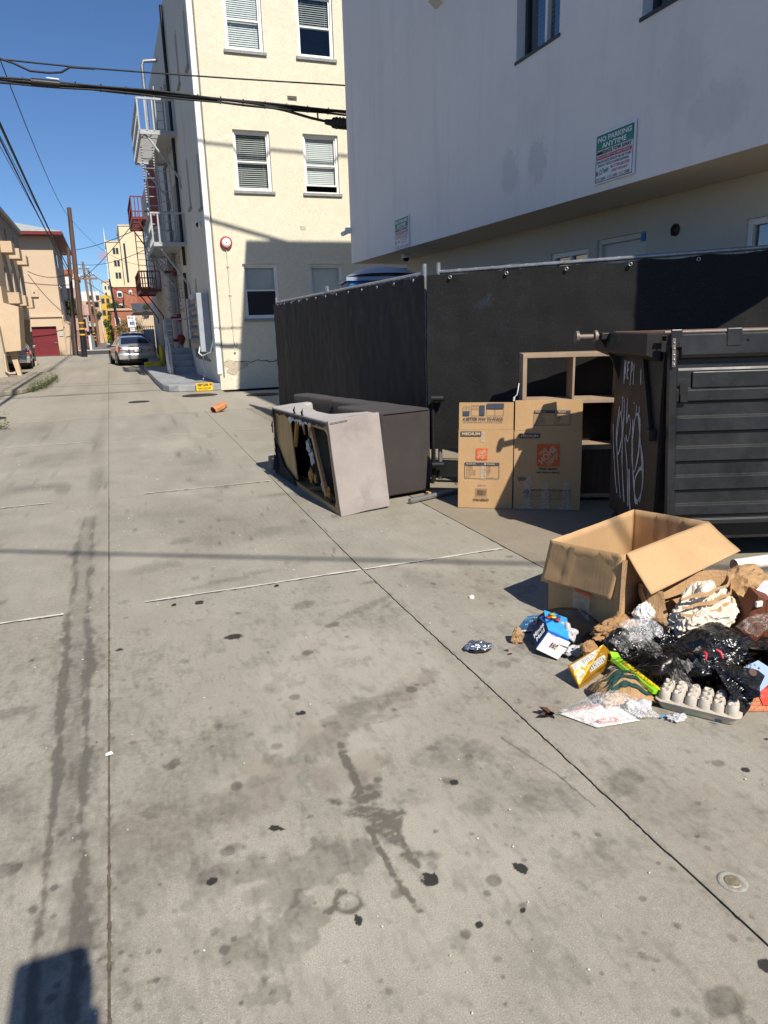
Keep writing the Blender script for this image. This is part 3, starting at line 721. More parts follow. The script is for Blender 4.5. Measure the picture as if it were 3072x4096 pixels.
# upper windows: dark bronze frames
M_bronze = pm('bronze_frame', (0.055, 0.05, 0.047), 0.45, 0.15, 8, 0.05, metal=0.4)
for (y0, y1, z0, z1) in GW:
    m = MB(); e = 0.045
    for (a, b, c, d) in ((y0, y0+e, z0, z1), (y1-e, y1, z0, z1), (y0+e, y1-e, z1-e, z1), (y0+e, y1-e, z0, z0+e)): m.box((GX+0.10, a, c), (GX+0.18, b, d))
    w = m.build('window', M_bronze, gb, bevel=0.004, seg=1)
    m = MB(); ym = (y0+y1)/2; m.box((GX+0.105, ym-0.02, z0+e), (GX+0.16, ym+0.02, z1-e)); m.build('mullion', M_trimw, w)
    for (a, b, xo) in ((y0+e, ym-0.02, 0.15), (ym+0.02, y1-e, 0.13)):
        m = MB(); m.quad((GX+xo, a, z0+e), (GX+xo, a, z1-e), (GX+xo, b, z1-e), (GX+xo, b, z0+e)); m.build('pane', M_glassd, w)
    m = MB()
    for i in range(int((z1-z0-0.1)/0.05)): z = z0+0.06+i*0.05; m.quad((GX+0.24, y0+0.02, z-0.02), (GX+0.24, y1-0.02, z-0.02), (GX+0.26, y1-0.02, z+0.02), (GX+0.26, y0+0.02, z+0.02))
    m.build('blind', M_blindd, w)
    m = MB(); m.box((GX-0.012, y0-0.02, z0-0.03), (GX+0.12, y1+0.02, z0-0.001)); m.build('sill', M_bronze, w)
# fittings
jb = thing('junction_hole', 'bare dark round junction box hole in the beige wall above the fence', 'junction box', (RX, 5.84, 2.33))
RMX = Matrix.Rotation(math.radians(-90), 4, 'Y')
m = MB(); m.lathe([(0.0, 0.002), (0.045, 0.004), (0.05, 0.012), (0.056, 0.012), (0.057, 0.0)], (RX-0.002, 5.84, 2.33), 18, RMX); m.build('ring', M_iron, jb)
m = MB(); m.tube([(RX-0.01, 5.84, 2.36), (RX-0.05, 5.83, 2.33), (RX-0.04, 5.85, 2.28), (RX-0.01, 5.85, 2.31)], 0.006, 6); m.build('loose_wire', M_dark, jb)
def dome_cam(name, label, c, M, s=1.0):
    t = thing(name, label, 'security camera', c)
    m = MB(); m.lathe([(0.0, 0.0), (0.06*s, 0.0), (0.062*s, 0.035*s), (0.05*s, 0.05*s)], c, 18, M); m.build('base', M_trimw, t)
    m = MB(); m.lathe([(0.048*s, 0.045*s), (0.046*s, 0.065*s), (0.03*s, 0.088*s), (0.0, 0.095*s)], c, 18, M); m.build('dome', pm(name+'_dome', (0.01, 0.01, 0.012), 0.08, 0.1, 3, 0), t)
dome_cam('dome_camera', 'white dome camera with black bubble under the overhang soffit', (4.75, 11.55, 2.66), Matrix.Rotation(math.pi, 4, 'X'), 1.25)
m = MB(); cc = thing('wall_camera', 'small white bullet camera on the far corner of the grey building', 'security camera', (4.36, 13.42, 3.18))
m.box((4.30, 13.3, 3.19), (4.40, 13.40, 3.29)); m.build('bracket', M_trimw, cc, bevel=0.01)
m = MB(); m.tube([(4.31, 13.36, 3.21), (4.22, 13.30, 3.17)], 0.04, 12); m.build('housing', M_trimw, cc)
fx = thing('wall_light', 'small pale wedge-shaped wall light near the top of the grey wall', 'wall light', (4.4, 9.4, 5.46))
m = MB(); m.prism([(4.4, 9.3, 5.42), (4.28, 9.3, 5.50), (4.28, 9.3, 5.58), (4.4, 9.3, 5.58)], (0, 0.22, 0)); m.build('housing', M_trimw, fx, bevel=0.008)
m = MB(); m.quad((4.39, 9.31, 5.418), (4.39, 9.51, 5.418), (4.285, 9.51, 5.49), (4.285, 9.31, 5.49)); m.build('lens', M_blindd, fx)
# ================================================================ TEMPORARY FENCE WITH BLACK SCREEN
M_galv = pm('galvanised_steel', (0.42, 0.43, 0.44), 0.38, 0.25, 14, 0.2, 120, metal=0.75, dirt=(0.25, 0.22, 0.2), dscale=6)
def screen_mat():
    t = NT('black_woven_screen'); P = t.pos()
    wv = t.noise(t.mapping(P, (300, 300, 120)), 1.0, 2, 0.5); hz = t.noise(t.mapping(P, (3, 3, 60)), 1.0, 4, 0.6)
    n = t.noise(P, 2.2, 5, 0.6)
    c = t.mix(t.map(wv, 0.35, 0.7), (0.004, 0.004, 0.004), (0.018, 0.0175, 0.017))
    c = t.mix(t.map(hz, 0.45, 0.75, 0, 0.5), c, (0.016, 0.0155, 0.015))
    c = t.mix(t.map(n, 0.5, 0.75, 0, 0.35), c, (0.018, 0.017, 0.016))
    v = t.voro(P, 150, 'F1'); vc = t.sep(t.voro(P, 150, 'F1', out='Color'))
    dens = t.map(t.noise(P, 1.6, 4, 0.6), 0.4, 0.7, 0.0, 0.16)
    on = t.math('LESS_THAN', vc[0], dens); sp = t.math('MULTIPLY', t.map(v, 0.30, 0.12), on)
    c = t.mix(t.math('MULTIPLY', sp, 0.6), c, (0.22, 0.22, 0.22))  # pale specks painted in as sunlight sparkling through the weave
    # faded bluish and reddish smears where paint got on the cloth
    bl = t.noise(P, 5.5, 4, 0.6); zz = t.map(t.sep(P)[2], 1.3, 1.85)
    pk = t.math('MULTIPLY', t.math('MULTIPLY', t.map(bl, 0.56, 0.72), t.map(t.sep(P)[0], 3.55, 3.2)), t.math('MULTIPLY', zz, 0.35))
    c = t.mix(pk, c, (0.05, 0.10, 0.20))
    nr = t.bump(wv, 0.5, 0.002); nr = t.bump(t.noise(P, 30, 4, 0.6), 0.25, 0.004, nr)
    return t.fin(c, 0.75, nr, 0, 0.35)
M_scr = screen_mat()
M_wire = pm('fence_wire', (0.30, 0.30, 0.30), 0.5, 0.2, 20, 0, metal=0.6)
M_blackpost = pm('black_plastic_sleeve', (0.012, 0.012, 0.013), 0.5, 0.2, 8, 0.1)

fence = thing('screened_fence', 'temporary chain-link fence covered with black privacy screen behind the sofa', 'fence', (2.85, 6.35, 0))
FA = Vector((2.84, 6.42, 0)); FB = Vector((2.90, 13.25, 0)); FC = Vector((4.98, 4.42, 0)); FA2 = Vector((2.90, 6.34, 0))
def fence_run(A, B, zt, zb, seed, nrm, slack, panels, lift=0.0):
    d = (B-A); L = d.length; u = d/L; n = Vector(nrm)
    nx = int(L/0.05); nz = 34
    P = []
    for j in range(nz+1):
        row = []; fz = j/nz
        for i in range(nx+1):
            f = i/nx; s = f*(L+0.14)-0.07
            top = zt-0.02-slack*abs(math.sin(math.pi*s/0.46))**1.5*(0.4+noise.noise(Vector((s*0.7, seed, 0))))
            bot = zb + 0.03*noise.noise(Vector((s*1.3, seed+4, 0)))
            z = bot+(top-bot)*fz
            off = 0.012*noise.noise(Vector((s*2.3, z*1.4, seed)))+0.010*noise.noise(Vector((s*7, z*5, seed+2)))+0.016*math.sin(s*2.1+seed)*math.sin(math.pi*fz)+0.003*noise.noise(Vector((s*9, z*3.5, seed)))
            row.append(A+u*s+n*(0.05+off)+Vector((0, 0, z+lift*s/L)))
        P.append(row)
    m = MB(); m.grid(P); scr = m.build('privacy_screen', M_scr, fence)
    # posts, rails
    for k in range(panels):
        a = A+u*(L*k/panels+0.03); b = A+u*(L*(k+1)/panels-0.03)
        for p in (a, b): m = MB(); m.tube([p+Vector((0, 0, 0.03)), p+Vector((0, 0, zt+0.085))], 0.021, 12); m.build('post', M_galv, fence)
        for z in (zt, 0.10): m = MB(); m.tube([a+Vector((0, 0, z)), b+Vector((0, 0, z+(lift if z > 1 else 0)))], 0.019, 10); m.build('rail', M_galv, fence)
    # spiral tie wire round the top rail
    m = MB(); s = 0.05
    while s < L-0.1:
        c0 = A+u*s+Vector((0, 0, zt+lift*s/L)); pts = []
        for q in range(9):
            a = 2*math.pi*q/8; pts.append(c0+u*(0.016*q)+n*(0.025*math.cos(a))+Vector((0, 0, 0.025*math.sin(a)-0.006)))
        m.tube(pts, 0.0025, 4, False); s += 0.155
    stuff(m.build('tie_wires', M_wire, fence))
    # grommets with a bit of wire
    k = 0; s = 0.16
    while s < L-0.1:
        m = MB(); c0 = A+u*s+n*0.066+Vector((0, 0, zt-0.055+lift*s/L)); pts = [c0+u*(0.013*math.cos(a))+Vector((0, 0, 0.013*math.sin(a))) for a in [2*math.pi*q/10 for q in range(11)]]
        m.tube(pts, 0.0045, 6, False); m.build('grommet', M_galv, scr); s += 0.52
    # chain link behind
    m = MB(); st = 0.06; z0, z1 = 0.08, zb+0.10; h = z1-z0; s = -h
    while s < L:
        for sg in (1, -1):
            a0 = s if sg > 0 else s+h; a1 = a0+sg*h
            p0, q0 = (a0, z0), (a1, z1)
            f0 = [(p0[0], p0[1]), (q0[0], q0[1])]
            if 0.03 < a0 < L-0.03 and 0.03 < a1 < L-0.03:
                m.tube([A+u*a0+Vector((0, 0, z0)), A+u*a1+Vector((0, 0, z1))], 0.0018, 4, False)
        s += st
    stuff(m.build('chain_link', M_wire, fence))
fence_run(FA, FB, 1.985, 0.12, 3.0, (-1, 0, 0), 0.05, 2)
d = (FC-FA2).normalized()
fence_run(FA2, FC, 1.985, 0.34, 9.0, (d.y, -d.x, 0), 0.035, 1, 0.045)
# lower hem of the right-hand screen hangs separately below the exposed chain link
m = MB(); P = []
for j in range(4):
    P.append([FA2+d*(i*0.05)+Vector((d.y, -d.x, 0))*(0.03+0.008*math.sin(i*0.9))+Vector((0, 0, 0.06+0.05*j+0.01*math.sin(i*0.5))) for i in range(30)])
m.grid(P); m.build('screen_hem', M_scr, fence)
# pipe feet lying on the ground at the corner
for (p, q, r) in (((2.30, 5.62, 0.03), (2.78, 5.78, 0.03), 0.024), ((2.78, 5.78, 0.03), (3.25, 5.92, 0.03), 0.022), ((2.92, 5.75, 0.13), (3.45, 5.55, 0.13), 0.02)):
    m = MB(); m.tube([p, q], r, 12); m.build('foot_pipe', M_galv, fence)
# dark rubber sleeves round the corner post
for z in (0.20, 0.84): m = MB(); m.tube([(2.80, 6.24, z), (2.90, 6.19, z)], 0.03, 10); m.build('clamp', M_blackpost, fence)
m = MB(); m.tube([(2.84, 6.30, 0.02), (2.84, 6.30, 0.80)], 0.022, 10); m.build('corner_sleeve', M_blackpost, fence)

# ---------------------------------------------------------------- portable toilet behind the fence
M_blue = pm('blue_plastic', (0.02, 0.13, 0.36), 0.5, 0.15, 3, 0.1, 40)
M_roofp = pm('pale_translucent_roof', (0.30, 0.38, 0.50), 0.5, 0.12, 4, 0.1, 40)
pt = thing('portable_toilet', 'blue portable toilet with pale domed roof behind the fence', 'portable toilet', (4.0, 10.8, 0), -0.2)
tx0, tx1, ty0, ty1 = -0.55, 0.55, -0.55, 0.55
m = MB(); m.box((tx0, ty0, 0.05), (tx1, ty1, 2.19)); body = m.build('cabin', M_blue, pt, bevel=0.04, local=True)
P = []
for j in range(9):
    fy = j/8; y = ty0-0.03+(ty1-ty0+0.06)*fy; row = []
    for i in range(13):
        fx = i/12; x = tx0-0.03+(tx1-tx0+0.06)*fx
        arch = max(0.0, 1-abs(2*fx-1)**2.6)*0.20*max(0.3, 1-abs(2*fy-1)**4)
        row.append((x, y, 2.225+arch*0.8))
    P.append(row)
m = MB(); m.grid(P); m.box((tx0-0.03, ty0-0.03, 2.17), (tx1+0.03, ty1+0.03, 2.222)); m.build('roof', M_roofp, pt, local=True)
m = MB()
for k in range(5): m.box((tx0+0.18, ty0-0.012, 1.95+k*0.045), (tx1-0.18, ty0-0.004, 1.965+k*0.045))
stuff(m.build('vent_louvres', M_blue, body, local=True))
m = MB(); m.box((tx0-0.015, ty0+0.16, 0.2), (tx0-0.003, ty1-0.16, 2.1)); dd = m.build('door', M_roofp, pt, local=True)
m = MB(); m.box((tx0-0.04, ty0+0.2, 1.0), (tx0-0.016, ty0+0.28, 1.12)); m.build('latch', M_trimw, dd, local=True)
# ================================================================ LETTERING
_fc = {}
def text_mesh(s, bold=0.0, space=1.0):
    k = (s, bold, space)
    if k in _fc: return _fc[k]
    cu = bpy.data.curves.new('t', 'FONT'); cu.body = s; cu.size = 1.0; cu.dimensions = '2D'; cu.fill_mode = 'BOTH'; cu.offset = bold; cu.space_character = space; cu.resolution_u = 3
    ob = bpy.data.objects.new('t', cu); me = bpy.data.meshes.new_from_object(ob)
    V = [(v.co.x, v.co.y) for v in me.vertices]; F = [tuple(p.vertices) for p in me.polygons]
    bpy.data.objects.remove(ob); bpy.data.curves.remove(cu); bpy.data.meshes.remove(me)
    xs = [v[0] for v in V]; ys = [v[1] for v in V]; x0, x1, y0, y1 = min(xs), max(xs), min(ys), max(ys)
    V = [((x-x0)/(x1-x0), (y-y0)/(y1-y0)) for x, y in V]
    _fc[k] = (V, F, (x1-x0)/(y1-y0)); return _fc[k]

class Sheet:
    """flat printed face: (u,v) in metres on the face -> world; everything printed lies just proud of it"""
    def __init__(s, o, u, v, n, parent, w, h):
        s.o = Vector(o); s.u = Vector(u).normalized(); s.v = Vector(v).normalized(); s.n = Vector(n).normalized(); s.p = parent; s.w = w; s.h = h
    def P(s, u, v, e): return s.o+s.u*u+s.v*v+s.n*e
    def rect(s, u0, v0, u1, v1, mat, name='print_block', e=0.0015):
        m = MB(); m.quad(s.P(u0, v0, e), s.P(u1, v0, e), s.P(u1, v1, e), s.P(u0, v1, e)); return m.build(name, mat, s.p)
    def frame(s, u0, v0, u1, v1, t, mat, name='print_frame', e=0.0015):
        m = MB()
        for (a, b, c, d) in ((u0, v0, u1, v0+t), (u0, v1-t, u1, v1), (u0, v0+t, u0+t, v1-t), (u1-t, v0+t, u1, v1-t)): m.quad(s.P(a, b, e), s.P(c, b, e), s.P(c, d, e), s.P(a, d, e))
        return m.build(name, mat, s.p)
    def text(s, txt, u0, v0, u1, v1, mat, bold=0.02, e=0.003, rot=0.0, name='lettering'):
        """letters stretched to fill the box"""
        V, F, asp = text_mesh(txt, bold)
        cu, cv = (u0+u1)/2, (v0+v1)/2; ca, sa = math.cos(rot), math.sin(rot); vs = []
        for x, y in V:
            a = (x-0.5)*(u1-u0); b = (y-0.5)*(v1-v0); vs.append(s.P(cu+a*ca-b*sa, cv+a*sa+b*ca, e))
        m = MB(); m.add(vs, F); return m.build(name, mat, s.p)
    def ribbon(s, pts, w, mat, name='stroke', e=0.003, n=14):
        """painted stroke through control points"""
        P = []
        for i in range(len(pts)-1):
            p0 = pts[max(i-1, 0)]; p1 = pts[i]; p2 = pts[i+1]; p3 = pts[min(i+2, len(pts)-1)]
            for k in range(n):
                t = k/n; f = lambda a, b, c, d: 0.5*((2*b)+(-a+c)*t+(2*a-5*b+4*c-d)*t*t+(-a+3*b-3*c+d)*t**3)
                P.append((f(p0[0], p1[0], p2[0], p3[0]), f(p0[1], p1[1], p2[1], p3[1])))
        P.append(pts[-1]); m = MB(); rows = []
        for i, p in enumerate(P):
            a = P[max(i-1, 0)]; b = P[min(i+1, len(P)-1)]; dx, dy = b[0]-a[0], b[1]-a[1]; L = math.hypot(dx, dy) or 1
            ww = w*(0.75+0.5*noise.noise(Vector((p[0]*9, p[1]*9, i*0.05))))*(0.55 if i in (0, len(P)-1) else 1)
            rows.append([s.P(p[0]-dy/L*ww/2, p[1]+dx/L*ww/2, e), s.P(p[0]+dy/L*ww/2, p[1]-dx/L*ww/2, e)])
        m.grid(rows, False); return m.build(name, mat, s.p)

# ================================================================ CARDBOARD
def card_mat(name, col, axis=(0, 0, 1), lines=True):
    t = NT(name); P = t.pos()
    n1 = t.noise(P, 2.5, 5, 0.6); n2 = t.noise(P, 60, 4, 0.6); n3 = t.noise(P, 300, 2, 0.5)
    c = t.mix(t.map(n1, 0.3, 0.7), tuple(x*0.9 for x in col), tuple(x*1.08 for x in col))
    c = t.mix(t.map(n2, 0.4, 0.75, 0, 0.25), c, tuple(x*0.78 for x in col))
    c = t.mix(t.map(n3, 0.6, 0.8, 0, 0.25), c, tuple(x*1.25 for x in col))
    sc_ = t.noise(t.mapping(P, (1, 1, 1)), 7, 6, 0.7)
    c = t.mix(t.map(sc_, 0.60, 0.75, 0, 0.3), c, tuple(x*0.7 for x in col))
    nr = t.bump(n2, 0.15, 0.003)
    if lines:
        st = t.noise(t.mapping(P, tuple(110.0 if a == 0 else 0.8 for a in axis)), 1.0, 2, 0.5)
        c = t.mix(t.map(st, 0.45, 0.7, 0, 0.16), c, tuple(x*0.72 for x in col)); nr = t.bump(st, 0.25, 0.003, nr)
    return t.fin(c, 0.85, nr, 0, 0.2)
M_card = card_mat('brown_cardboard', (0.45, 0.285, 0.145))
M_cardin = card_mat('cardboard_inside', (0.50, 0.325, 0.17))
M_cardedge = pm('corrugated_edge', (0.33, 0.21, 0.11), 0.9, 0.25, 90, 0.4, 200)
M_navy = pm('navy_print', (0.045, 0.055, 0.085), 0.8, 0.15, 30, 0)
M_orange = pm('orange_print', (0.60, 0.095, 0.02), 0.8, 0.12, 30, 0)
M_cardlight = pm('unprinted_card', (0.50, 0.36, 0.22), 0.85, 0.1, 20, 0)
M_ink = pm('black_print', (0.03, 0.028, 0.028), 0.8, 0.15, 30, 0)
def tape_mat():
    t = NT('clear_tape'); P = t.pos(); t.b.inputs['Base Color'].default_value = (0.6, 0.58, 0.52, 1); t.b.inputs['Roughness'].default_value = 0.12
    al = t.map(t.noise(P, 45, 4, 0.6), 0.35, 0.75, 0.08, 0.5); t.L.new(al, t.b.inputs['Alpha'])
    return t.fin(normal=t.bump(t.noise(t.mapping(P, (30, 30, 120)), 1, 3, 0.6), 0.6, 0.003))
M_tape = tape_mat()

# ---- flattened moving box standing against the shelf
hd = thing('flattened_moving_box', 'unfolded printed moving box standing upright against the wooden shelf', 'cardboard box', (3.0, 5.07, 0))
BL = Vector((2.62, 5.32, 0.004)); BM = Vector((3.00, 5.07, 0.004)); BR = Vector((3.47, 4.78, 0.004))
def panel_face(o, r, lean, w_top, H, seed, crease):
    """one half of the flattened box: three bands with score lines; returns sheet for print"""
    pass
UPV2 = None
def hd_panel(o, r, H, name):
    u = (r-o); w = u.length; u.normalize(); n = Vector((u.y, -u.x, 0)).normalized()          # faces the camera side
    lean = 0.115; v = (Vector((0, 0, 1))-n*lean).normalized()
    nn = u.cross(v); nn = nn if nn.dot(n) > 0 else -nn
    return u, v, nn, w
for side, (o, r) in enumerate(((BL, BM), (BM+Vector((0.008, -0.006, 0)), BR))):
    u, v, nn, w = hd_panel(o, r, 0.88, '')
    H = 0.885 if side == 0 else 0.90
    S = Sheet(o, u, v, nn, hd, w, H)
    hb, ht = 0.225 if side == 0 else 0.232, 0.66 if side == 0 else 0.655
    if side == 1: hb = 0.225
    g_ = 0.004
    # three bands with their own thickness; the slit between the two halves is a real gap in the flaps
    for (v0, v1, du, off) in ((0.0, hb, 0.0015, 0.003), (hb, ht, 0.0, 0.0), (ht, H, 0.0025, -0.003)):
        m = MB(); rows = []; nx, nz = 10, 6
        for j in range(nz+1):
            row = []
            for i in range(nx+1):
                a = du+(w-2*du)*i/nx; b = v0+(v1-v0)*j/nz
                wob = 0.004*noise.noise(Vector((a*5, b*5, side*7)))
                row.append(S.P(a, b, wob+off*((b-v0)/(v1-v0)-0.5)-0.002))
            rows.append(row)
        m.grid(rows, False); m.build('flap' if v0 != hb else 'panel', M_card, hd, solid=0.005)
    m = MB(); m.bar(S.P(0.005, hb-0.002, -0.004), S.P(w-0.005, hb-0.002, -0.004), 0.003, 0.008); m.build('score_line', M_cardin, hd)
    m = MB(); m.bar(S.P(0.005, ht+0.002, -0.004), S.P(w-0.005, ht+0.002, -0.004), 0.003, 0.008); m.build('score_line', M_cardin, hd)
    E1 = 0.012
    S.o = S.o + nn*0.006
    def table(u0, v0, u1, v1):
        S.frame(u0, v0, u1, v1, 0.003, M_navy); hh = (v1-v0)*0.17
        S.rect(u0, v1-hh, u1, v1, M_navy)
        S.text('PLACE IN:', u0+0.012, v1-hh*0.75, u0+(u1-u0)*0.32, v1-hh*0.25, M_cardlight, 0.03)
        S.rect(u0+(u1-u0)*0.57, v1-hh*0.78, u0+(u1-u0)*0.62, v1-hh*0.2, M_cardlight, e=0.003)
        S.text('FRAGILE', u0+(u1-u0)*0.65, v1-hh*0.75, u0+(u1-u0)*0.87, v1-hh*0.25, M_cardlight, 0.03)
        for col, words in enumerate((('PRIMARY', 'BEDROOM', 'FAMILY ROOM', 'LIVING ROOM', 'DINING ROOM', 'BATH'), ('KITCHEN', 'LAUNDRY', 'BASEMENT', 'GARAGE', 'ATTIC', ''))):
            x = u0+(u1-u0)*(0.05 if col == 0 else 0.57)
            for k, wd in enumerate(words):
                y = v1-hh-(v1-v0-hh)*(k+0.75)/6.4; s_ = (v1-v0)*0.055
                S.frame(x, y, x+s_*1.1, y+s_*1.1, 0.0016, M_navy, 'check_box')
                if wd: S.text(wd, x+s_*2, y, x+s_*2+len(wd)*s_*0.78, y+s_, M_navy, 0.01)
                else: S.rect(x+s_*2, y, x+s_*11, y+0.002, M_navy)
    def logo(u0, v0, s_):
        S.rect(u0, v0, u0+s_, v0+s_, M_orange, 'logo_square')
        q = math.radians(45); c = (u0+s_/2, v0+s_/2)
        for wd, off, L, hgt in (('THE', 0.27, 0.42, 0.17), ('HOME', 0.02, 0.95, 0.30), ('DEPOT', -0.27, 0.70, 0.20)):
            cx, cy = c[0]-math.sin(q)*off*s_, c[1]+math.cos(q)*off*s_
            if wd == 'THE': cx -= 0.03*s_; cy -= 0.03*s_
            if wd == 'DEPOT': cx += 0.04*s_; cy += 0.02*s_
            S.text(wd, cx-L*s_/2, cy-hgt*s_/2, cx+L*s_/2, cy+hgt*s_/2, M_cardlight, 0.03, rot=q)
    if side == 0:
        # stacking guide icons
        b0 = 0.775
        S.frame(0.035, b0, 0.090, b0+0.075, 0.002, M_navy); S.rect(0.035, b0, 0.090, b0+0.038, M_navy); S.rect(0.062, b0+0.038, 0.064, b0+0.075, M_navy)
        S.frame(0.105, b0, 0.215, b0+0.085, 0.002, M_navy); S.rect(0.172, b0, 0.215, b0+0.085, M_navy); S.rect(0.107, b0+0.055, 0.172, b0+0.057, M_navy); S.rect(0.126, b0+0.057, 0.128, b0+0.083, M_navy); S.rect(0.149, b0+0.057, 0.151, b0+0.083, M_navy)
        S.frame(0.232, b0, 0.372, b0+0.100, 0.002, M_navy); S.rect(0.232, b0+0.058, 0.372, b0+0.100, M_navy); S.rect(0.301, b0, 0.303, b0+0.058, M_navy)
        S.text('A BETTER WAY TO STACK', 0.035, 0.737, 0.372, 0.762, M_navy, 0.03); S.text('USE THIS STACKING GUIDE TO OPTIMIZE YOUR MOVE.', 0.038, 0.718, 0.368, 0.730, M_navy, 0.0)
        S.rect(0.018, 0.605, 0.192, 0.645, M_navy); S.text('MEDIUM', 0.030, 0.613, 0.180, 0.637, M_cardlight, 0.04, 0.004)
        logo(0.150, 0.410, 0.094); table(0.055, 0.250, 0.345, 0.385)
        S.text('CHS413115', 0.165, 0.188, 0.236, 0.200, M_navy, 0.0)
        S.frame(0.148, 0.095, 0.245, 0.165, 0.002, M_ink, 'barcode_frame')
        x = 0.156; R = random.Random(4)
        mm = MB()
        while x < 0.235:
            wd = R.choice((0.0015, 0.0025, 0.004)); mm.quad(S.P(x, 0.108, 0.002), S.P(x+wd, 0.108, 0.002), S.P(x+wd, 0.158, 0.002), S.P(x, 0.158, 0.002)); x += wd+R.choice((0.0015, 0.003))
        stuff(mm.build('barcode', M_ink, hd))
        S.text('1006188670', 0.130, 0.062, 0.262, 0.082, M_ink, 0.03)
        for (a, b, c, d) in ((0.19, 0.245, 0.235, 0.36), (0.185, 0.56, 0.22, 0.64)): S.rect(a, b, c, d, M_tape, 'tape_strip', 0.005)
    else:
        table(0.155, 0.695, 0.445, 0.815)
        S.rect(0.040, 0.590, 0.205, 0.628, M_navy); S.text('MEDIUM', 0.052, 0.598, 0.193, 0.620, M_cardlight, 0.04, 0.004)
        logo(0.185, 0.360, 0.180)
        S.text('How doers', 0.205, 0.330, 0.350, 0.350, M_ink, 0.02); S.text('get more done.', 0.180, 0.297, 0.375, 0.320, M_ink, 0.02)
        S.frame(0.035, 0.238, 0.105, 0.268, 0.0025, M_ink); S.text('USA', 0.040, 0.244, 0.072, 0.262, M_ink, 0.03); S.rect(0.076, 0.243, 0.101, 0.263, M_ink)
        S.text('ECO', 0.085, 0.100, 0.130, 0.118, M_navy, 0.04); S.text('OPTIONS', 0.085, 0.085, 0.130, 0.094, M_navy, 0.0)
        mm = MB(); mm.add([S.P(0.107+0.024*math.cos(a), 0.146+0.021*math.sin(a), 0.002) for a in [k*math.pi/10 for k in range(20)]], [tuple(range(20))]); mm.build('globe_mark', M_navy, hd)
        S.text('MADE FROM 100% RECYCLED PAPER', 0.145, 0.152, 0.465, 0.168, M_ink, 0.02)
        S.frame(0.145, 0.085, 0.462, 0.140, 0.002, M_ink)
        for k in range(3):
            cx = 0.163+k*0.105
            mm = MB(); mm.tube([S.P(cx+0.011*math.cos(a), 0.113+0.013*math.sin(a), 0.002) for a in [q*math.pi/6 for q in range(13)]], 0.001, 4, False); mm.build('icon_ring', M_ink, hd)
            S.text('1.5 MILLION', cx+0.018, 0.116, cx+0.070, 0.124, M_ink, 0.0); S.text('TREES', cx+0.018, 0.102, cx+0.045, 0.110, M_ink, 0.0)
        for (a, b, tb) in ((0.085, 0.140, 0.30), (0.235, 0.290, 0.245), (0.400, 0.455, 0.245)):
            S.rect(a, 0.012, b, tb-0.02 if tb > 0.28 else 0.228, M_tape, 'tape_strip', 0.005); S.rect(a-0.03, 0.004, b+0.02, 0.03, M_tape, 'tape_strip', 0.006)

# ---- wood-look cube shelf
def wood_mat(name, col, ax=(1.5, 1.5, 30), sc_=1.0):
    t = NT(name); P = t.obj()
    g1 = t.noise(t.mapping(P, ax), sc_, 6, 0.6, 0.4); g2 = t.noise(t.mapping(P, tuple(a*5 for a in ax)), sc_, 3, 0.5)
    c = t.mix(t.map(g1, 0.3, 0.7), tuple(x*0.62 for x in col), tuple(x*1.1 for x in col)); c = t.mix(t.map(g2, 0.4, 0.7, 0, 0.35), c, tuple(x*0.7 for x in col))
    return t.fin(c, 0.6, t.bump(g2, 0.15, 0.001), 0, 0.35)
M_oak = wood_mat('grey_oak_laminate', (0.40, 0.29, 0.20), (3, 3, 3)); M_oakd = wood_mat('dark_oak_laminate', (0.10, 0.065, 0.045), (40, 40, 3))
su = Vector((0.905, -0.425, 0)); sn = Vector((0.425, 0.905, 0)); so = Vector((3.205, 5.275, 0))
shelf = thing('cube_shelf', 'wood-look cube shelf unit leaning by the fence behind the cardboard', 'shelf', tuple(so))
SM = Matrix(((su.x, sn.x, 0, so.x), (su.y, sn.y, 0, so.y), (0, 0, 1, 0), (0, 0, 0, 1)))
def sbox(lo, hi, name, mat=M_oak):
    m = MB(); m.box(lo, hi, SM); return m.build(name, mat, shelf, bevel=0.002, seg=1)
SWd, TH = 0.84, 0.034
for z in (1.226, 0.845, 0.45, 0.03): sbox((0.0, 0, z), (SWd, 0.30, z+TH), 'shelf_board')
for x in (0.0, SWd-TH): 
    for (a, b) in ((0.064, 0.45), (0.484, 0.845), (0.879, 1.226)): sbox((x, 0.001, a), (x+TH, 0.299, b), 'upright')
for (a, b) in ((0.064, 0.45), (0.484, 0.845), (0.879, 1.226)): sbox((0.41, 0.002, a), (0.428, 0.298, b), 'divider')
sbox((TH, 0.285, 0.484), (SWd-TH, 0.296, 0.845), 'back_panel', M_dark)
sbox((0.43, 0.012, 0.066), (SWd-TH-0.002, 0.03, 0.447), 'drawer_front', M_oakd); sbox((TH+0.002, 0.012, 0.066), (0.408, 0.03, 0.447), 'drawer_front', M_oakd)
sbox((TH, 0.285, 0.066), (SWd-TH, 0.295, 0.448), 'back_panel', M_dark)
cord = thing('loose_cord', 'thin pale cord with plug hanging beside the shelf', 'cord', (3.17, 5.3, 0.8))
m = MB(); m.tube([(3.185, 5.30, 1.02), (3.165, 5.28, 0.97), (3.15, 5.27, 0.93), (3.135, 5.29, 0.905)], 0.004, 6); m.build('wire', M_blind, cord)
m = MB(); m.tube([(3.135, 5.29, 0.91), (3.130, 5.29, 0.875)], [0.010, 0.007], 8); m.build('plug', M_blind, cord)

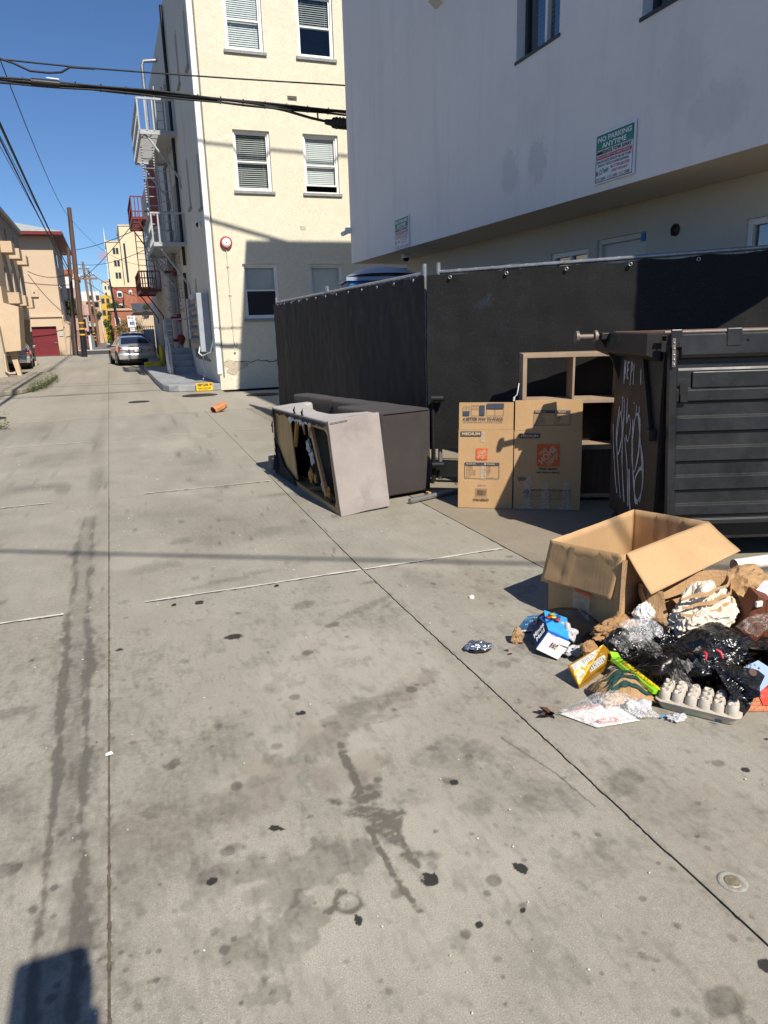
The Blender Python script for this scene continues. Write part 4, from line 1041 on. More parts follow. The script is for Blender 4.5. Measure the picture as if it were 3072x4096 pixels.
# ================================================================ OPEN CARDBOARD BOX
ob = thing('open_cardboard_box', 'open brown cardboard box with flaps folded out above the rubbish', 'cardboard box', (2.6, 3.1, 0))
bL, bF, bR, bB = Vector((2.06, 3.08, 0)), Vector((2.14, 2.60, 0)), Vector((2.97, 2.93, 0)), Vector((2.86, 3.40, 0))
RIM = {'L': 0.40, 'F': 0.45, 'R': 0.425, 'B': 0.40}; BH = 0.42
def cwall(a, b, name, ha, hb, h0=0.004, mat=M_card, bulge=0.005, seed=0, creases=()):
    m = MB(); rows = []; n = ((b-a).cross(Vector((0, 0, 1)))).normalized(); nx, nz = 24, 10
    for j in range(nz+1):
        row = []
        for i in range(nx+1):
            f = i/nx; z = h0+(ha+(hb-ha)*f-h0)*j/nz; p = a.lerp(b, f)
            off = bulge*math.sin(math.pi*f)*math.sin(math.pi*j/nz*0.8)*(1 if seed % 2 else -1)+0.004*noise.noise(Vector((f*6, z*9, seed)))
            for cpos in creases: off -= 0.004*math.exp(-((f-cpos)/0.012)**2)
            row.append(p+n*off+Vector((0, 0, z)))
        rows.append(row)
    m.grid(rows); return m.build(name, [mat], ob, solid=0.006)
cwall(bL, bF, 'side', .40, .45, seed=1, creases=(0.3, 0.72)); cwall(bF, bR, 'side', .45, .425, seed=2); cwall(bR, bB, 'side', .425, .40, seed=3, mat=M_cardin, creases=(0.25, 0.45, 0.62)); cwall(bB, bL, 'side', .40, .40, seed=4, mat=M_cardin, creases=(0.45, 0.8))
m = MB(); m.quad(*[p+Vector((0, 0, 0.008)) for p in (bL, bF, bR, bB)]); m.build('base', M_cardin, ob)
def flap(a, b, c, d, seed, mat, cut=0.02):
    """a-b hinge, c-d free edge (c beyond a, d beyond b)"""
    m = MB(); rows = []; n = (b-a).cross(c-a).normalized()
    for j in range(13):
        g_ = j/12; row = []
        for i in range(21):
            f = i/20; p = (a.lerp(b, f)).lerp(c.lerp(d, f), g_)
            row.append(p+n*(0.004*math.sin(g_*math.pi)*(0.5+noise.noise(Vector((f*2, seed, 0))))+0.003*noise.noise(Vector((f*5, g_*4, seed)))-0.005*math.exp(-((f-0.35)/0.015)**2)-0.004*math.exp(-((f-0.68)/0.012)**2)))
        rows.append(row)
    m.grid(rows); return m.build('flap', mat, ob, solid=0.006)
Z = lambda p, z: Vector((p[0], p[1], z))
flap(Z(bL, .40), Z(bF, .45), Z((2.02, 3.10), 0.172), Z((2.115, 2.645), 0.208), 3, M_card)
flap(Z(bF+Vector((.02, 0, 0)), .452), Z(bR, .427), Z((2.20, 2.465), 0.288), Z((2.985, 2.71), 0.318), 8, M_cardin)
m = MB(); M0 = (bF-bL).normalized(); nn = Vector((M0.y, -M0.x, 0))
if nn.x > 0: nn = -nn
q = lambda f, z, e: bL.lerp(bF, f)+nn*e+Vector((0, 0, z))
m.quad(q(0.42, 0.0, 0.03), q(0.66, 0.0, 0.03), q(0.66, 0.2, 0.03), q(0.42, 0.2, 0.03)); m.build('tape_strip', M_tape, ob)
m = MB(); m.quad(q(0.45, 0.19, 0.032), q(0.68, 0.19, 0.032), q(0.68, 0.205, 0.032), q(0.45, 0.205, 0.032)); m.build('orange_print', M_orange, ob)
# torn corner: exposed corrugation
m = MB()
for k in range(5): m.bar(bF+Vector((-0.008+0.005*k, -0.006, 0.16+0.02*k)), bF+Vector((-0.006+0.006*k, -0.007, BH+0.004*(k % 2))), 0.006, 0.003)
stuff(m.build('torn_corner', M_cardedge, ob))

# ================================================================ DUMPSTER
du = Vector((0.9404, -0.3401, 0)); dh = Vector((0.3401, 0.9404, 0))
KD = 0.9
def D(lat, head, z): return du*(lat*KD)+dh*(head*KD)+Vector((0, 0, 0.152+z*KD))
DM = Matrix(((du.x*KD, dh.x*KD, 0, 0), (du.y*KD, dh.y*KD, 0, 0), (0, 0, KD, 0.152), (0, 0, 0, 1)))
DR = Matrix(((du.x, dh.x, 0, 0), (du.y, dh.y, 0, 0), (0, 0, 1, 0), (0, 0, 0, 1)))
def steel(name, col, rust=0.35):
    t = NT(name); P = t.pos()
    n1 = t.noise(P, 4, 6, 0.65); n2 = t.noise(P, 40, 4, 0.6); n3 = t.noise(P, 9, 8, 0.75)
    c = t.mix(t.map(n1, 0.3, 0.7), tuple(x*0.7 for x in col), tuple(x*1.3 for x in col))
    c = t.mix(t.map(n2, 0.5, 0.8, 0, 0.4), c, tuple(x*1.9 for x in col))
    c = t.mix(t.map(n3, 0.56, 0.68, 0, rust), c, (0.085, 0.042, 0.025))
    s1 = t.noise(t.mapping(P, (60, 60, 5)), 1, 3, 0.6)
    c = t.mix(t.map(s1, 0.68, 0.75, 0, 0.5), c, tuple(min(1, x*4) for x in col))
    return t.fin(c, t.map(n1, 0.3, 0.7, 0.42, 0.62), t.bump(n2, 0.2, 0.002), 0.2, 0.4)
M_dsteel = steel('black_painted_steel', (0.020, 0.019, 0.018), 0.5); M_rust = steel('rusty_steel', (0.10, 0.055, 0.04), 0.8)
def lid_mat():
    t = NT('black_moulded_plastic'); P = t.pos()
    n1 = t.noise(P, 5, 6, 0.65); n2 = t.noise(t.mapping(P, (1, 1, 3)), 26, 5, 0.7); sc_ = t.noise(t.mapping(P, (6, 6, 90)), 1.0, 3, 0.6, 1.0); sd = t.noise(t.mapping(P, (70, 70, 7)), 1.0, 3, 0.6, 0.8)
    c = t.mix(t.map(n1, 0.3, 0.7), (0.009, 0.0095, 0.010), (0.022, 0.0225, 0.024)); c = t.mix(t.map(n2, 0.5, 0.8, 0, 0.5), c, (0.034, 0.035, 0.036))
    c = t.mix(t.map(sc_, 0.70, 0.76, 0, 0.6), c, (0.13, 0.13, 0.13)); c = t.mix(t.map(sd, 0.71, 0.77, 0, 0.5), c, (0.13, 0.13, 0.13))
    return t.fin(c, t.map(n1, 0.3, 0.7, 0.30, 0.5), t.bump(n2, 0.12, 0.002), 0, 0.4)
M_lid = lid_mat()
dp = thing('dumpster', 'black steel dumpster with plastic lid hanging open and white graffiti on its side', 'dumpster', tuple(D(1.9, 4.75, 0)))
LA, LB, HA, HB = 1.90, 3.60, 4.80, 5.76
def dbox(lo, hi, name, mat=M_dsteel, bevel=0.004, parent=None):
    m = MB(); m.box(lo, hi, DM); return m.build(name, mat, parent or dp, bevel=bevel, seg=1)
side = dbox((LA, HA, 0.0), (LA+0.012, HB, 1.30), 'side_panel'); dbox((LB-0.012, HA, 0.0), (LB, HB, 1.34), 'side_panel')
dbox((LA+0.012, HB-0.012, 0.0), (LB-0.012, HB, 1.40), 'front_panel', M_dsteel); dbox((LA+0.012, HA, 0.0), (LB-0.012, HA+0.012, 1.36), 'rear_panel')
dbox((LA+0.012, HA+0.012, 0.0), (LB-0.012, HB-0.012, 0.02), 'floor_plate')
# side channel with the lifting pocket and pin
m = MB(); m.prism([D(LA-0.115, HA+0.02, 1.42), D(LA-0.115, HA+0.02, 1.28), D(LA-0.01, HA+0.02, 1.235), D(LA-0.01, HA+0.02, 1.42)], dh*(HB-HA+0.05)); m.build('side_channel', M_dsteel, dp, bevel=0.004, seg=1, fixn=True)
KD = 1.0
def D1(lat, head, z): return du*lat+dh*head+Vector((0, 0, z))
m = MB(); m.prism([D1(1.57, 5.10, 1.42), D1(1.56, 5.10, 1.39), D1(1.66, 5.10, 1.24), D1(1.715, 5.10, 1.08), D1(1.715, 5.10, 1.42)], dh*0.018); m.build('gusset', M_dsteel, dp, fixn=True)
m = MB(); m.box((1.56, 5.05, 1.385), (1.74, 5.18, 1.43), DR); m.build('lifting_arm', M_dsteel, dp, bevel=0.005)
M_pin = steel('worn_steel_pin', (0.16, 0.13, 0.11), 0.5)
m = MB(); m.tube([D1(1.58, 5.115, 1.405), D1(1.405, 5.115, 1.405)], 0.02, 14)
pn = m.build('pin', M_pin, dp)
for (a, b) in ((1.395, 1.415), (1.525, 1.545)): m = MB(); m.tube([D1(a, 5.115, 1.405), D1(b, 5.115, 1.405)], 0.043, 18); m.build('pin_flange', M_pin, pn)
KD = 0.9
m = MB(); m.bar(D(LA-0.02, 5.12, 1.25), D(LA-0.02, 4.90, 0.72), 0.02, 0.045); m.build('side_brace', M_dsteel, dp)
dbox((LA-0.05, 4.84, 0.70), (LA, 4.90, 0.78), 'brace_foot')
dbox((LA-0.02, HB-0.01, 1.40), (LB, HB+0.05, 1.425), 'top_lip', M_rust); dbox((LA+0.02, HA+0.02, 1.37), (LA+0.06, HB-0.01, 1.405), 'top_lip', M_rust)
# caster wheel at the far corner
for (lt, hd_) in ((LA+0.06, HB-0.08), (LA+0.1, HA+0.12)):
    m = MB(); m.lathe([(0.0, -0.03), (0.062, -0.03), (0.066, -0.015), (0.066, 0.015), (0.062, 0.03), (0, 0.03)], D(lt, hd_, -0.095), 20, DR @ Matrix.Rotation(math.pi/2, 4, 'Y')); m.build('caster', M_blackpost, dp)
# lid hanging outside on its hinge rod; ribs are real steps
m = MB(); m.tube([D(LA-0.03, 4.745, 1.425), D(LB+0.02, 4.745, 1.425)], 0.012, 10); m.build('hinge_rod', M_pin, dp)
l0 = LA-0.005; l1 = LB+0.02
prof = [(1.415, 0.050), (1.405, 0.058), (1.285, 0.060), (1.262, 0.045), (1.255, 0.012), (1.25, 0.004), (1.195, 0.004), (1.180, 0.010), (1.172, 0.010)]
P2 = [(1.172, 0.010), (1.066, 0.010), (1.052, 0.026), (0.985, 0.026), (0.972, 0.004)]
bands = [(0.866, 0.772), (0.664, 0.572), (0.468, 0.376), (0.272, 0.20)]
prof2 = []
for (a, b) in bands:
    prof2 += [(a+0.016, 0.005), (a+0.004, 0.026), (b+0.012, 0.028), (b, 0.004)]
prof3 = [(0.175, 0.004), (0.168, 0.012), (0.140, 0.012)]
full = prof + [(1.13, 0.010), (1.066, 0.010), (1.052, 0.027), (0.985, 0.027), (0.970, 0.004)] + prof2 + prof3
zb_ = lambda z: -0.045*(1.42-z)/1.28                                    # lid leans a little against the body
def lidx(z): return 0.05*(1.42-z)/1.28
cols = [0.0, 0.012, 0.045, 0.060, 0.072, 0.30, 0.55, 0.80, 1.05, 1.24]
M2 = MB(); rows = []
for (z, o) in full:
    row = []
    for c in cols:
        oo = o
        if c < 0.05: oo = 0.046
        elif c < 0.066: oo = 0.02+0.3*o
        oo += 0.0025*noise.noise(Vector((c*5, z*5, 2)))
        row.append(D(l0+c+lidx(z), 4.755+zb_(z)-oo, z))
    rows.append(row)
M2.grid(rows, False)
M2.prism([D(l0+lidx(1.41), 4.755, 1.41), D(l0+lidx(0.14), 4.755+zb_(0.14), 0.14), D(l0+lidx(0.14), 4.755+zb_(0.14)-0.046, 0.14), D(l0+lidx(1.41), 4.755-0.046, 1.41)], du*0.003)
lid = M2.build('lid', M_lid, dp, bevel=0.0035, seg=2, fixn=False, weld=True)
# recess rectangle, hand hole, hinge straps and rivets
def lq(c, z, o): return D(l0+c+lidx(z), 4.755+zb_(z)-o, z)
m = MB(); m.prism([lq(0.16, 1.172, 0.009), lq(0.16, 1.066, 0.009), lq(1.2, 1.066, 0.009), lq(1.2, 1.172, 0.009)], dh*-0.014); m.build('raised_panel', M_lid, lid, bevel=0.006, fixn=True)
m = MB(); m.prism([lq(0.075, 1.10, 0.028), lq(0.075, 0.975, 0.028), lq(0.128, 0.975, 0.028), lq(0.128, 1.10, 0.028)], dh*-0.006); hh = m.build('handle_pocket', M_dark, lid, fixn=True)
m = MB(); m.prism([lq(0.078, 0.978, 0.036), lq(0.126, 0.978, 0.036), lq(0.09, 1.02, 0.036), lq(0.078, 1.03, 0.036)], dh*-0.004); m.build('pocket_lip', M_lid, hh, fixn=True)
for (a, b) in ((0.0, 0.075), (0.36, 0.46), (0.86, 0.96)):
    m = MB(); m.prism([lq(a, 1.445, 0.05), lq(a, 1.33, 0.05), lq(b, 1.33, 0.05), lq(b, 1.445, 0.05)], dh*-0.012); st = m.build('hinge_strap', M_lid, lid, bevel=0.006, fixn=True)
m = MB(); m.prism([lq(0.008, 1.39, 0.062), lq(0.008, 1.21, 0.062), lq(0.030, 1.21, 0.062), lq(0.030, 1.39, 0.062)], dh*-0.004); pl = m.build('corner_plate', M_pin, lid, fixn=True)
for z in (1.36, 1.325, 1.285, 1.255, 1.225):
    m = MB(); m.lathe([(0.007, 0), (0.006, 0.004), (0, 0.006)], lq(0.019, z, 0.066), 10, DR @ Matrix.Rotation(math.pi/2, 4, 'X')); m.build('rivet', M_galv, pl)
for (c, z) in ((0.052, 1.355), (0.5, 1.37)): m = MB(); m.lathe([(0.009, 0), (0.008, 0.003), (0, 0.004)], lq(c, z, 0.06), 10, DR @ Matrix.Rotation(math.pi/2, 4, 'X')); m.build('bolt_hole', M_dark, lid)
# spray-painted letters and loops on the side panel
def paint_mat():
    t = NT('white_spray_paint'); P = t.pos(); t.b.inputs['Base Color'].default_value = (0.50, 0.50, 0.55, 1); t.b.inputs['Roughness'].default_value = 0.7
    al = t.map(t.noise(P, 70, 4, 0.7), 0.30, 0.55, 0.45, 1.0); t.L.new(al, t.b.inputs['Alpha']); return t.m
M_spray = paint_mat()
GS = Sheet(D(LA, HB, 0.08), -dh, Vector((0, 0, 1)), -du, side, 0.7, 1.2)
sg = GS.ribbon
for pts in ([(0.20, 1.02), (0.20, 0.90), (0.205, 0.86)], [(0.22, 1.02), (0.215, 0.92)], [(0.20, 0.90), (0.22, 0.91)],               # upper row of drips
            [(0.26, 1.01), (0.255, 0.91)], [(0.255, 1.01), (0.29, 1.01)], [(0.256, 0.96), (0.28, 0.96)], [(0.256, 0.91), (0.285, 0.90)],
            [(0.33, 1.02), (0.325, 0.86)], [(0.33, 1.02), (0.36, 0.98), (0.335, 0.95)], [(0.38, 1.01), (0.385, 0.87)],
            [(0.51, 1.02), (0.52, 0.88)], [(0.50, 0.96), (0.56, 0.97)], [(0.57, 0.90), (0.55, 0.90), (0.55, 0.98), (0.58, 0.99)],
            [(0.18, 0.76), (0.20, 0.76), (0.195, 0.66)], [(0.23, 0.76), (0.24, 0.66)], [(0.29, 0.77), (0.295, 0.62)], [(0.41, 0.75), (0.43, 0.75)], [(0.47, 0.74), (0.465, 0.66)], [(0.52, 0.74), (0.525, 0.65)]):
    sg(pts, 0.018, M_spray, 'paint_stroke')
for pts, w in (([(0.14, 0.70), (0.10, 0.50), (0.16, 0.36), (0.22, 0.52), (0.17, 0.66), (0.12, 0.46), (0.20, 0.20), (0.26, 0.06)], 0.022),
            ([(0.24, 0.66), (0.24, 0.40), (0.28, 0.22), (0.34, 0.05)], 0.022), ([(0.30, 0.60), (0.34, 0.66), (0.38, 0.58), (0.34, 0.48), (0.30, 0.52)], 0.020), ([(0.28, 0.50), (0.36, 0.30), (0.42, 0.04)], 0.020),
            ([(0.42, 0.64), (0.44, 0.40), (0.50, 0.30), (0.56, 0.46), (0.54, 0.66), (0.46, 0.66), (0.44, 0.46), (0.52, 0.18), (0.60, 0.10)], 0.026), ([(0.50, 0.70), (0.60, 0.46), (0.66, 0.28), (0.63, 0.12)], 0.022),
            ([(0.02, 0.56), (0.06, 0.38), (0.13, 0.18), (0.18, 0.08)], 0.020), ([(0.58, 0.50), (0.64, 0.40), (0.66, 0.22), (0.56, 0.10), (0.52, 0.24), (0.60, 0.34), (0.67, 0.34)], 0.024), ([(0.40, 0.30), (0.44, 0.10), (0.47, 0.02)], 0.03)):
    sg(pts, w, M_spray, 'paint_stroke')
CS = Sheet(D(LA-0.115, HB, 1.28), -dh, Vector((0, 0, 1)), -du, dp, 0.7, 0.14)
M_greenp = pm('green_marker', (0.03, 0.22, 0.06), 0.7, 0.1)
for pts in ([(0.18, 0.05), (0.19, 0.10)], [(0.20, 0.04), (0.22, 0.09), (0.23, 0.04)], [(0.25, 0.05), (0.26, 0.10)]): CS.ribbon(pts, 0.007, M_greenp, 'marker_scrawl')
for pts in ([(0.34, 0.06), (0.35, 0.11), (0.37, 0.10), (0.36, 0.07), (0.40, 0.12)],): CS.ribbon(pts, 0.006, pm('olive_marker', (0.2, 0.2, 0.07), 0.7, 0.1), 'marker_scrawl')

# ================================================================ SOFA PIECES
def velvet(name, col, dirt):
    t = NT(name); P = t.obj()
    n1 = t.noise(P, 3.2, 6, 0.65); n2 = t.noise(P, 26, 5, 0.65); n3 = t.noise(P, 420, 2, 0.5)
    c = t.mix(t.map(n1, 0.35, 0.7), tuple(x*0.86 for x in col), tuple(x*1.06 for x in col)); c = t.mix(t.map(n2, 0.5, 0.8, 0, 0.35), c, tuple(x*0.8 for x in col))
    c = t.mix(t.map(t.noise(P, 2.1, 7, 0.72), 0.52, 0.70, 0, 0.7), c, dirt)
    c = t.mix(t.map(t.noise(t.mapping(P, (5, 5, 1.2)), 1.6, 6, 0.7), 0.56, 0.72, 0, 0.35), c, tuple(x*0.7 for x in col))
    nr = t.bump(n3, 0.3, 0.002); nr = t.bump(n1, 0.2, 0.03, nr)
    m = t.fin(c, 0.95, nr, 0, 0.1)
    try: t.b.inputs['Sheen Weight'].default_value = 0.1; t.b.inputs['Sheen Roughness'].default_value = 0.5
    except Exception: pass
    return m
M_taupe = velvet('light_taupe_upholstery', (0.335, 0.295, 0.272), (0.22, 0.185, 0.17)); M_brownv = velvet('dark_taupe_upholstery', (0.058, 0.049, 0.047), (0.036, 0.030, 0.028))
M_pale = velvet('paler_taupe_upholstery', (0.44, 0.41, 0.385), (0.29, 0.26, 0.235))  # paler tone of the taupe cloth, for the top and arms
M_ply = wood_mat('raw_plywood', (0.52, 0.34, 0.15), (2, 14, 2)); M_stud = wood_mat('pine_stud', (0.50, 0.30, 0.13), (4, 4, 30))
M_blkcloth = pm('torn_black_dust_cloth', (0.012, 0.012, 0.013), 0.9, 0.3, 20, 0.3, 60)
M_batting = pm('white_batting', (0.50, 0.50, 0.51), 0.95, 0.25, 30, 0.6, 90); M_foam = pm('yellow_foam', (0.40, 0.24, 0.06), 0.9, 0.25, 20, 0.4, 80)

sa = thing('upturned_sofa', 'light taupe sofa section tipped on its side with torn underside and wooden frame', 'sofa', (1.75, 6.5, 0))
nfb, nft, nbt, nbb = Vector((1.63, 5.48, 0.0)), Vector((1.60, 5.64, 0.775)), Vector((2.085, 5.745, 0.805)), Vector((2.10, 5.575, 0.02))
ffb, fft, fbt, fbb = Vector((1.56, 7.66, 0.0)), Vector((1.55, 7.62, 0.715)), Vector((1.97, 7.75, 0.735)), Vector((2.0, 7.7, 0.01))
def T(a, b, c):
    """a along (0 near..1 far), b depth (0 front..1 back), c height"""
    lo = (nfb.lerp(nbb, b)).lerp(ffb.lerp(fbb, b), a); hi = (nft.lerp(nbt, b)).lerp(fft.lerp(fbt, b), a)
    return lo.lerp(hi, c)
def soft_block(name, f, parent, mat, na=10, nb=6, nc=8, puff=0.012, bevel=0.03, seed=0):
    """closed box in (i,j,k) 0..1 mapped by f, slightly pillowed"""
    bm = bmesh.new(); bmesh.ops.create_cube(bm, size=1.0)
    bmesh.ops.subdivide_edges(bm, edges=bm.edges, cuts=7, use_grid_fill=True)
    for v in bm.verts:
        i, j, k = v.co.x+0.5, v.co.y+0.5, v.co.z+0.5
        p = f(i, j, k); c = f(0.5, 0.5, 0.5); d = (p-c).normalized()
        edge = max(abs(v.co.x), abs(v.co.y), abs(v.co.z))
        w = 1-max(0, (sorted((abs(v.co.x), abs(v.co.y), abs(v.co.z)))[1]-0.3)/0.2)
        M = WM[parent.name]
        v.co = M @ (p+d*(puff*max(0, w)*0.6+0.006*noise.noise(Vector((p.x*4, p.y*4, p.z*4+seed)))))
    me = bpy.data.meshes.new(name); bm.to_mesh(me); bm.free(); me.materials.append(mat); me.polygons.foreach_set('use_smooth', [True]*len(me.polygons))
    o = link(name, me, parent); m_ = o.modifiers.new('bev', 'BEVEL'); m_.width = bevel; m_.segments = 3; m_.limit_method = 'ANGLE'; m_.angle_limit = math.radians(50); return o
# near end arm, far end arm, and the thin upholstered top strip joining them
soft_block('end_panel', lambda i, j, k: T(0.0+0.022*i, j, k), sa, M_taupe, puff=0.006, bevel=0.012, seed=1)
soft_block('end_arm', lambda i, j, k: T(0.023+0.10*i, 0.42+0.575*j, 0.02+0.975*k), sa, M_pale, puff=0.008, bevel=0.02, seed=3)
soft_block('end_panel', lambda i, j, k: T(0.978+0.022*i, j, k), sa, M_taupe, puff=0.004, bevel=0.010, seed=2)
soft_block('end_arm', lambda i, j, k: T(0.895+0.08*i, 0.38+0.61*j, 0.02+0.98*k), sa, M_pale, puff=0.008, bevel=0.02, seed=4)
def strip_b(a):
    x = (a-0.11)/(0.90-0.11); return 1.0-0.58*min(1, smoothstep(0.0, 0.25, np.array(x)))*1.0+0.25*float(smoothstep(0.55, 1.0, np.array(x)))
rows = []
for i in range(33):
    a = 0.018+0.965*i/32; bb = 1.0-0.56*float(smoothstep(0.08, 0.26, np.array(a)))+0.28*float(smoothstep(0.40, 0.88, np.array(a)))+0.26*float(smoothstep(0.88, 0.92, np.array(a)))
    rows.append([T(a, 0.0, 0.93)+Vector((0.004, 0, 0)), T(a, 0.0, 0.985), T(a, 0.03, 1.0), T(a, bb*0.5, 1.0)+Vector((0, 0, 0.008)), T(a, bb-0.05, 1.0), T(a, bb, 0.985), T(a, bb, 0.90), T(a, bb, 0.3)])
m = MB(); m.grid(rows); m.build('top_upholstery', M_pale, sa)
# hollow inside: dark lining
rows = []
for i in range(13):
    a = 0.024+0.954*i/12; rows.append([T(a, 0.36+0.06*math.sin(i*1.7), 0.02), T(a, 0.40+0.05*math.sin(i), 0.5), T(a, 0.36, 0.97)])
m = MB(); m.grid(rows); m.build('inner_lining', M_blkcloth, sa)
m = MB(); m.grid([[T(0.024+0.954*i/6, b, 0.012) for b in (0.0, 0.2, 0.4)] for i in range(7)]); m.build('inner_floor', M_stud, sa)
# wooden frame on the open underside
def tbar(p, q, w, h, name='frame_board', mat=M_stud): m = MB(); m.bar(T(*p), T(*q), w, h, up=(1, 0, 0)); return m.build(name, mat, sa, bevel=0.002, seg=1)
tbar((0.024, 0.03, 0.03), (0.976, 0.03, 0.02), 0.045, 0.03); tbar((0.024, 0.03, 0.93), (0.976, 0.03, 0.94), 0.06, 0.03); tbar((0.035, 0.035, 0.06), (0.03, 0.035, 0.90), 0.03, 0.035)
tbar((0.36, 0.10, 0.94), (0.20, 0.06, 0.10), 0.055, 0.03); tbar((0.22, 0.05, 0.04), (0.20, 0.35, 0.04), 0.04, 0.03); tbar((0.44, 0.05, 0.05), (0.42, 0.35, 0.05), 0.04, 0.03)
tbar((0.60, 0.12, 0.86), (0.66, 0.10, 0.52), 0.05, 0.03, 'broken_slat', M_foam)
m = MB(); m.prism([T(0.965, 0.02, 0.02), T(0.63, 0.03, 0.08), T(0.67, 0.03, 0.93), T(0.965, 0.02, 0.93)], (0.012, 0, 0)); m.build('plywood_panel', M_ply, sa)
for (a0, s_) in ((0.42, 1), (0.34, -1), (0.035, 1)):                                       # curved corner gussets
    pts = [T(a0, 0.02, 0.92)]
    for k in range(7): q = k/6*math.pi/2; pts.append(T(a0+s_*0.12*(1-math.sin(q)), 0.02, 0.92-0.17*(1-math.cos(q))))
    m = MB(); m.prism(pts, (0.014, 0, 0)); m.build('corner_gusset', M_ply, sa, fixn=True)
m = MB(); m.prism([T(0.03, 0.01, 0.0), T(0.03, 0.01, 0.20), T(0.085, 0.01, 0.02)], (0.016, 0, 0)); m.build('corner_gusset', M_ply, sa, fixn=True)
# torn cloth edges, stuffing and foam
R = random.Random(9)
def rag(c, r, mat, name, ax=(0, 1, 0), seed=0, flat=0.35):
    bm = bmesh.new(); bmesh.ops.create_icosphere(bm, subdivisions=3, radius=1.0)
    M = WM[sa.name]
    for v in bm.verts:
        d = v.co.normalized(); k = 1+0.55*noise.noise(d*1.7+Vector((seed, 0, 0)))+0.35*noise.noise(d*4+Vector((0, seed, 0)))
        v.co = M @ (Vector(c)+Vector((d.x*r*flat, d.y*r, d.z*r*1.2))*k)
    me = bpy.data.meshes.new(name); bm.to_mesh(me); bm.free(); me.materials.append(mat); me.polygons.foreach_set('use_smooth', [True]*len(me.polygons)); return link(name, me, sa)
for k, (a, b, c, r) in enumerate(((0.50, 0.20, 0.58, 0.05), (0.49, 0.24, 0.42, 0.06), (0.47, 0.24, 0.74, 0.045), (0.33, 0.2, 0.14, 0.05), (0.14, 0.22, 0.55, 0.05), (0.13, 0.2, 0.30, 0.045), (0.10, 0.16, 0.14, 0.05))): rag(T(a, b, c), r, M_batting, 'stuffing', seed=k*3.1)
for k, (a, b, c, r) in enumerate(((0.45, 0.12, 0.22, 0.055), (0.40, 0.14, 0.20, 0.04), (0.17, 0.06, 0.16, 0.04))): rag(T(a, b, c), r, M_foam, 'foam_scrap', seed=k*5.3+1)
def ragstrip(pts, w, name='torn_cloth', mat=M_blkcloth, e=-0.012):
    m = MB(); rows = []
    for i, (a, c) in enumerate(pts): rows.append([T(a, 0, c)+Vector((e, 0, 0)), T(a, 0, c)+Vector((e-0.01*R.random(), 0.02*(R.random()-0.5), -w*(0.25+1.1*R.random())))])
    m.grid(rows, False); m.build(name, mat, sa)
ragstrip([(0.03+0.94*i/40, 0.965) for i in range(41)], 0.035); ragstrip([(0.25+0.4*i/16, 0.93) for i in range(17)], 0.045, mat=M_batting, e=-0.006)
m = MB(); rows = []
for i in range(25): c = 0.0+0.98*i/24; rows.append([T(1.005, 0, c)+Vector((0.0, 0.02, 0)), T(0.955-0.03*R.random(), 0, c)+Vector((-0.02-0.03*R.random(), 0, 0))])
m.grid(rows, False); m.build('torn_cloth', M_blkcloth, sa)
m = MB(); m.prism([T(0.97, 0, 0.02)+Vector((-0.03, 0, 0)), T(0.60, 0, 0.01)+Vector((-0.02, 0, 0)), T(0.66, 0, 0.10)+Vector((-0.01, 0, 0)), T(0.80, 0, 0.18)+Vector((-0.02, 0, 0)), T(0.92, 0, 0.42)+Vector((-0.01, 0, 0)), T(0.97, 0, 0.45)], (0.006, 0, 0)); m.build('torn_cloth', M_blkcloth, sa, fixn=True)
for k, (a, c) in enumerate(((0.52, 0.97), (0.38, 0.965))):
    m = MB(); b0 = T(a, 0.02, c); m.add([b0, b0+Vector((0, 0.09, 0)), b0+Vector((-0.02, 0.06, 0.045)), b0+Vector((0.0, 0.04, 0.085)), b0+Vector((-0.01, 0.015, 0.04))], [(0, 1, 2, 3, 4)]); m.build('torn_cloth', M_blkcloth, sa)
m = MB(); m.box((1.46, 7.45, 0.06), (1.56, 7.60, 0.20)); m.build('sofa_leg', pm('black_blue_leg', (0.012, 0.015, 0.03), 0.5, 0.1), sa, bevel=0.02)
# seams
m = MB(); m.tube([T(-0.004, 0.01, 0.99)+Vector((0.006, -0.008, -0.006)), T(-0.004, 0.36, 1.0)+Vector((0, -0.010, -0.014))], 0.0025, 5); m.build('seam', M_brownv, sa)

sb = thing('dark_sofa_section', 'dark brown sofa section standing on end between the tipped sofa and fence', 'sofa', (2.45, 6.6, 0))
R0, R1 = Vector((2.645, 5.93, 0)), Vector((2.10, 8.35, 0))
ax = (R1-R0).normalized(); px = Vector((-ax.y, ax.x, 0))                # px points to the alley side
def B(a, b, z): return R0+ax*a+px*b+Vector((0, 0, z))
soft_block('arm_block', lambda i, j, k: B(0.0+0.78*i, 0.53*j, 0.035+0.755*k), sb, M_brownv, puff=0.008, bevel=0.022, seed=5)
soft_block('back_cushion', lambda i, j, k: B(0.781+0.63*i, 0.24*j-0.0, 0.04+0.748*k), sb, M_brownv, puff=0.006, bevel=0.022, seed=6)
soft_block('back_cushion', lambda i, j, k: B(1.413+0.98*i, 0.20*j, 0.04+0.745*k), sb, M_brownv, puff=0.006, bevel=0.022, seed=7)
soft_block('seat_base', lambda i, j, k: B(0.80+1.55*i, 0.20+0.16*j, 0.03+0.50*k), sb, M_blkcloth, puff=0.0, bevel=0.02, seed=8)
m = MB(); m.tube([B(-0.006, 0.02, 0.775), B(-0.008, 0.51, 0.775)], 0.003, 5); m.build('seam', M_blkcloth, sb)
m = MB(); m.box((2.56, 5.80, 0.012), (2.66, 5.86, 0.04)); m.build('broken_wood', M_stud, sb)

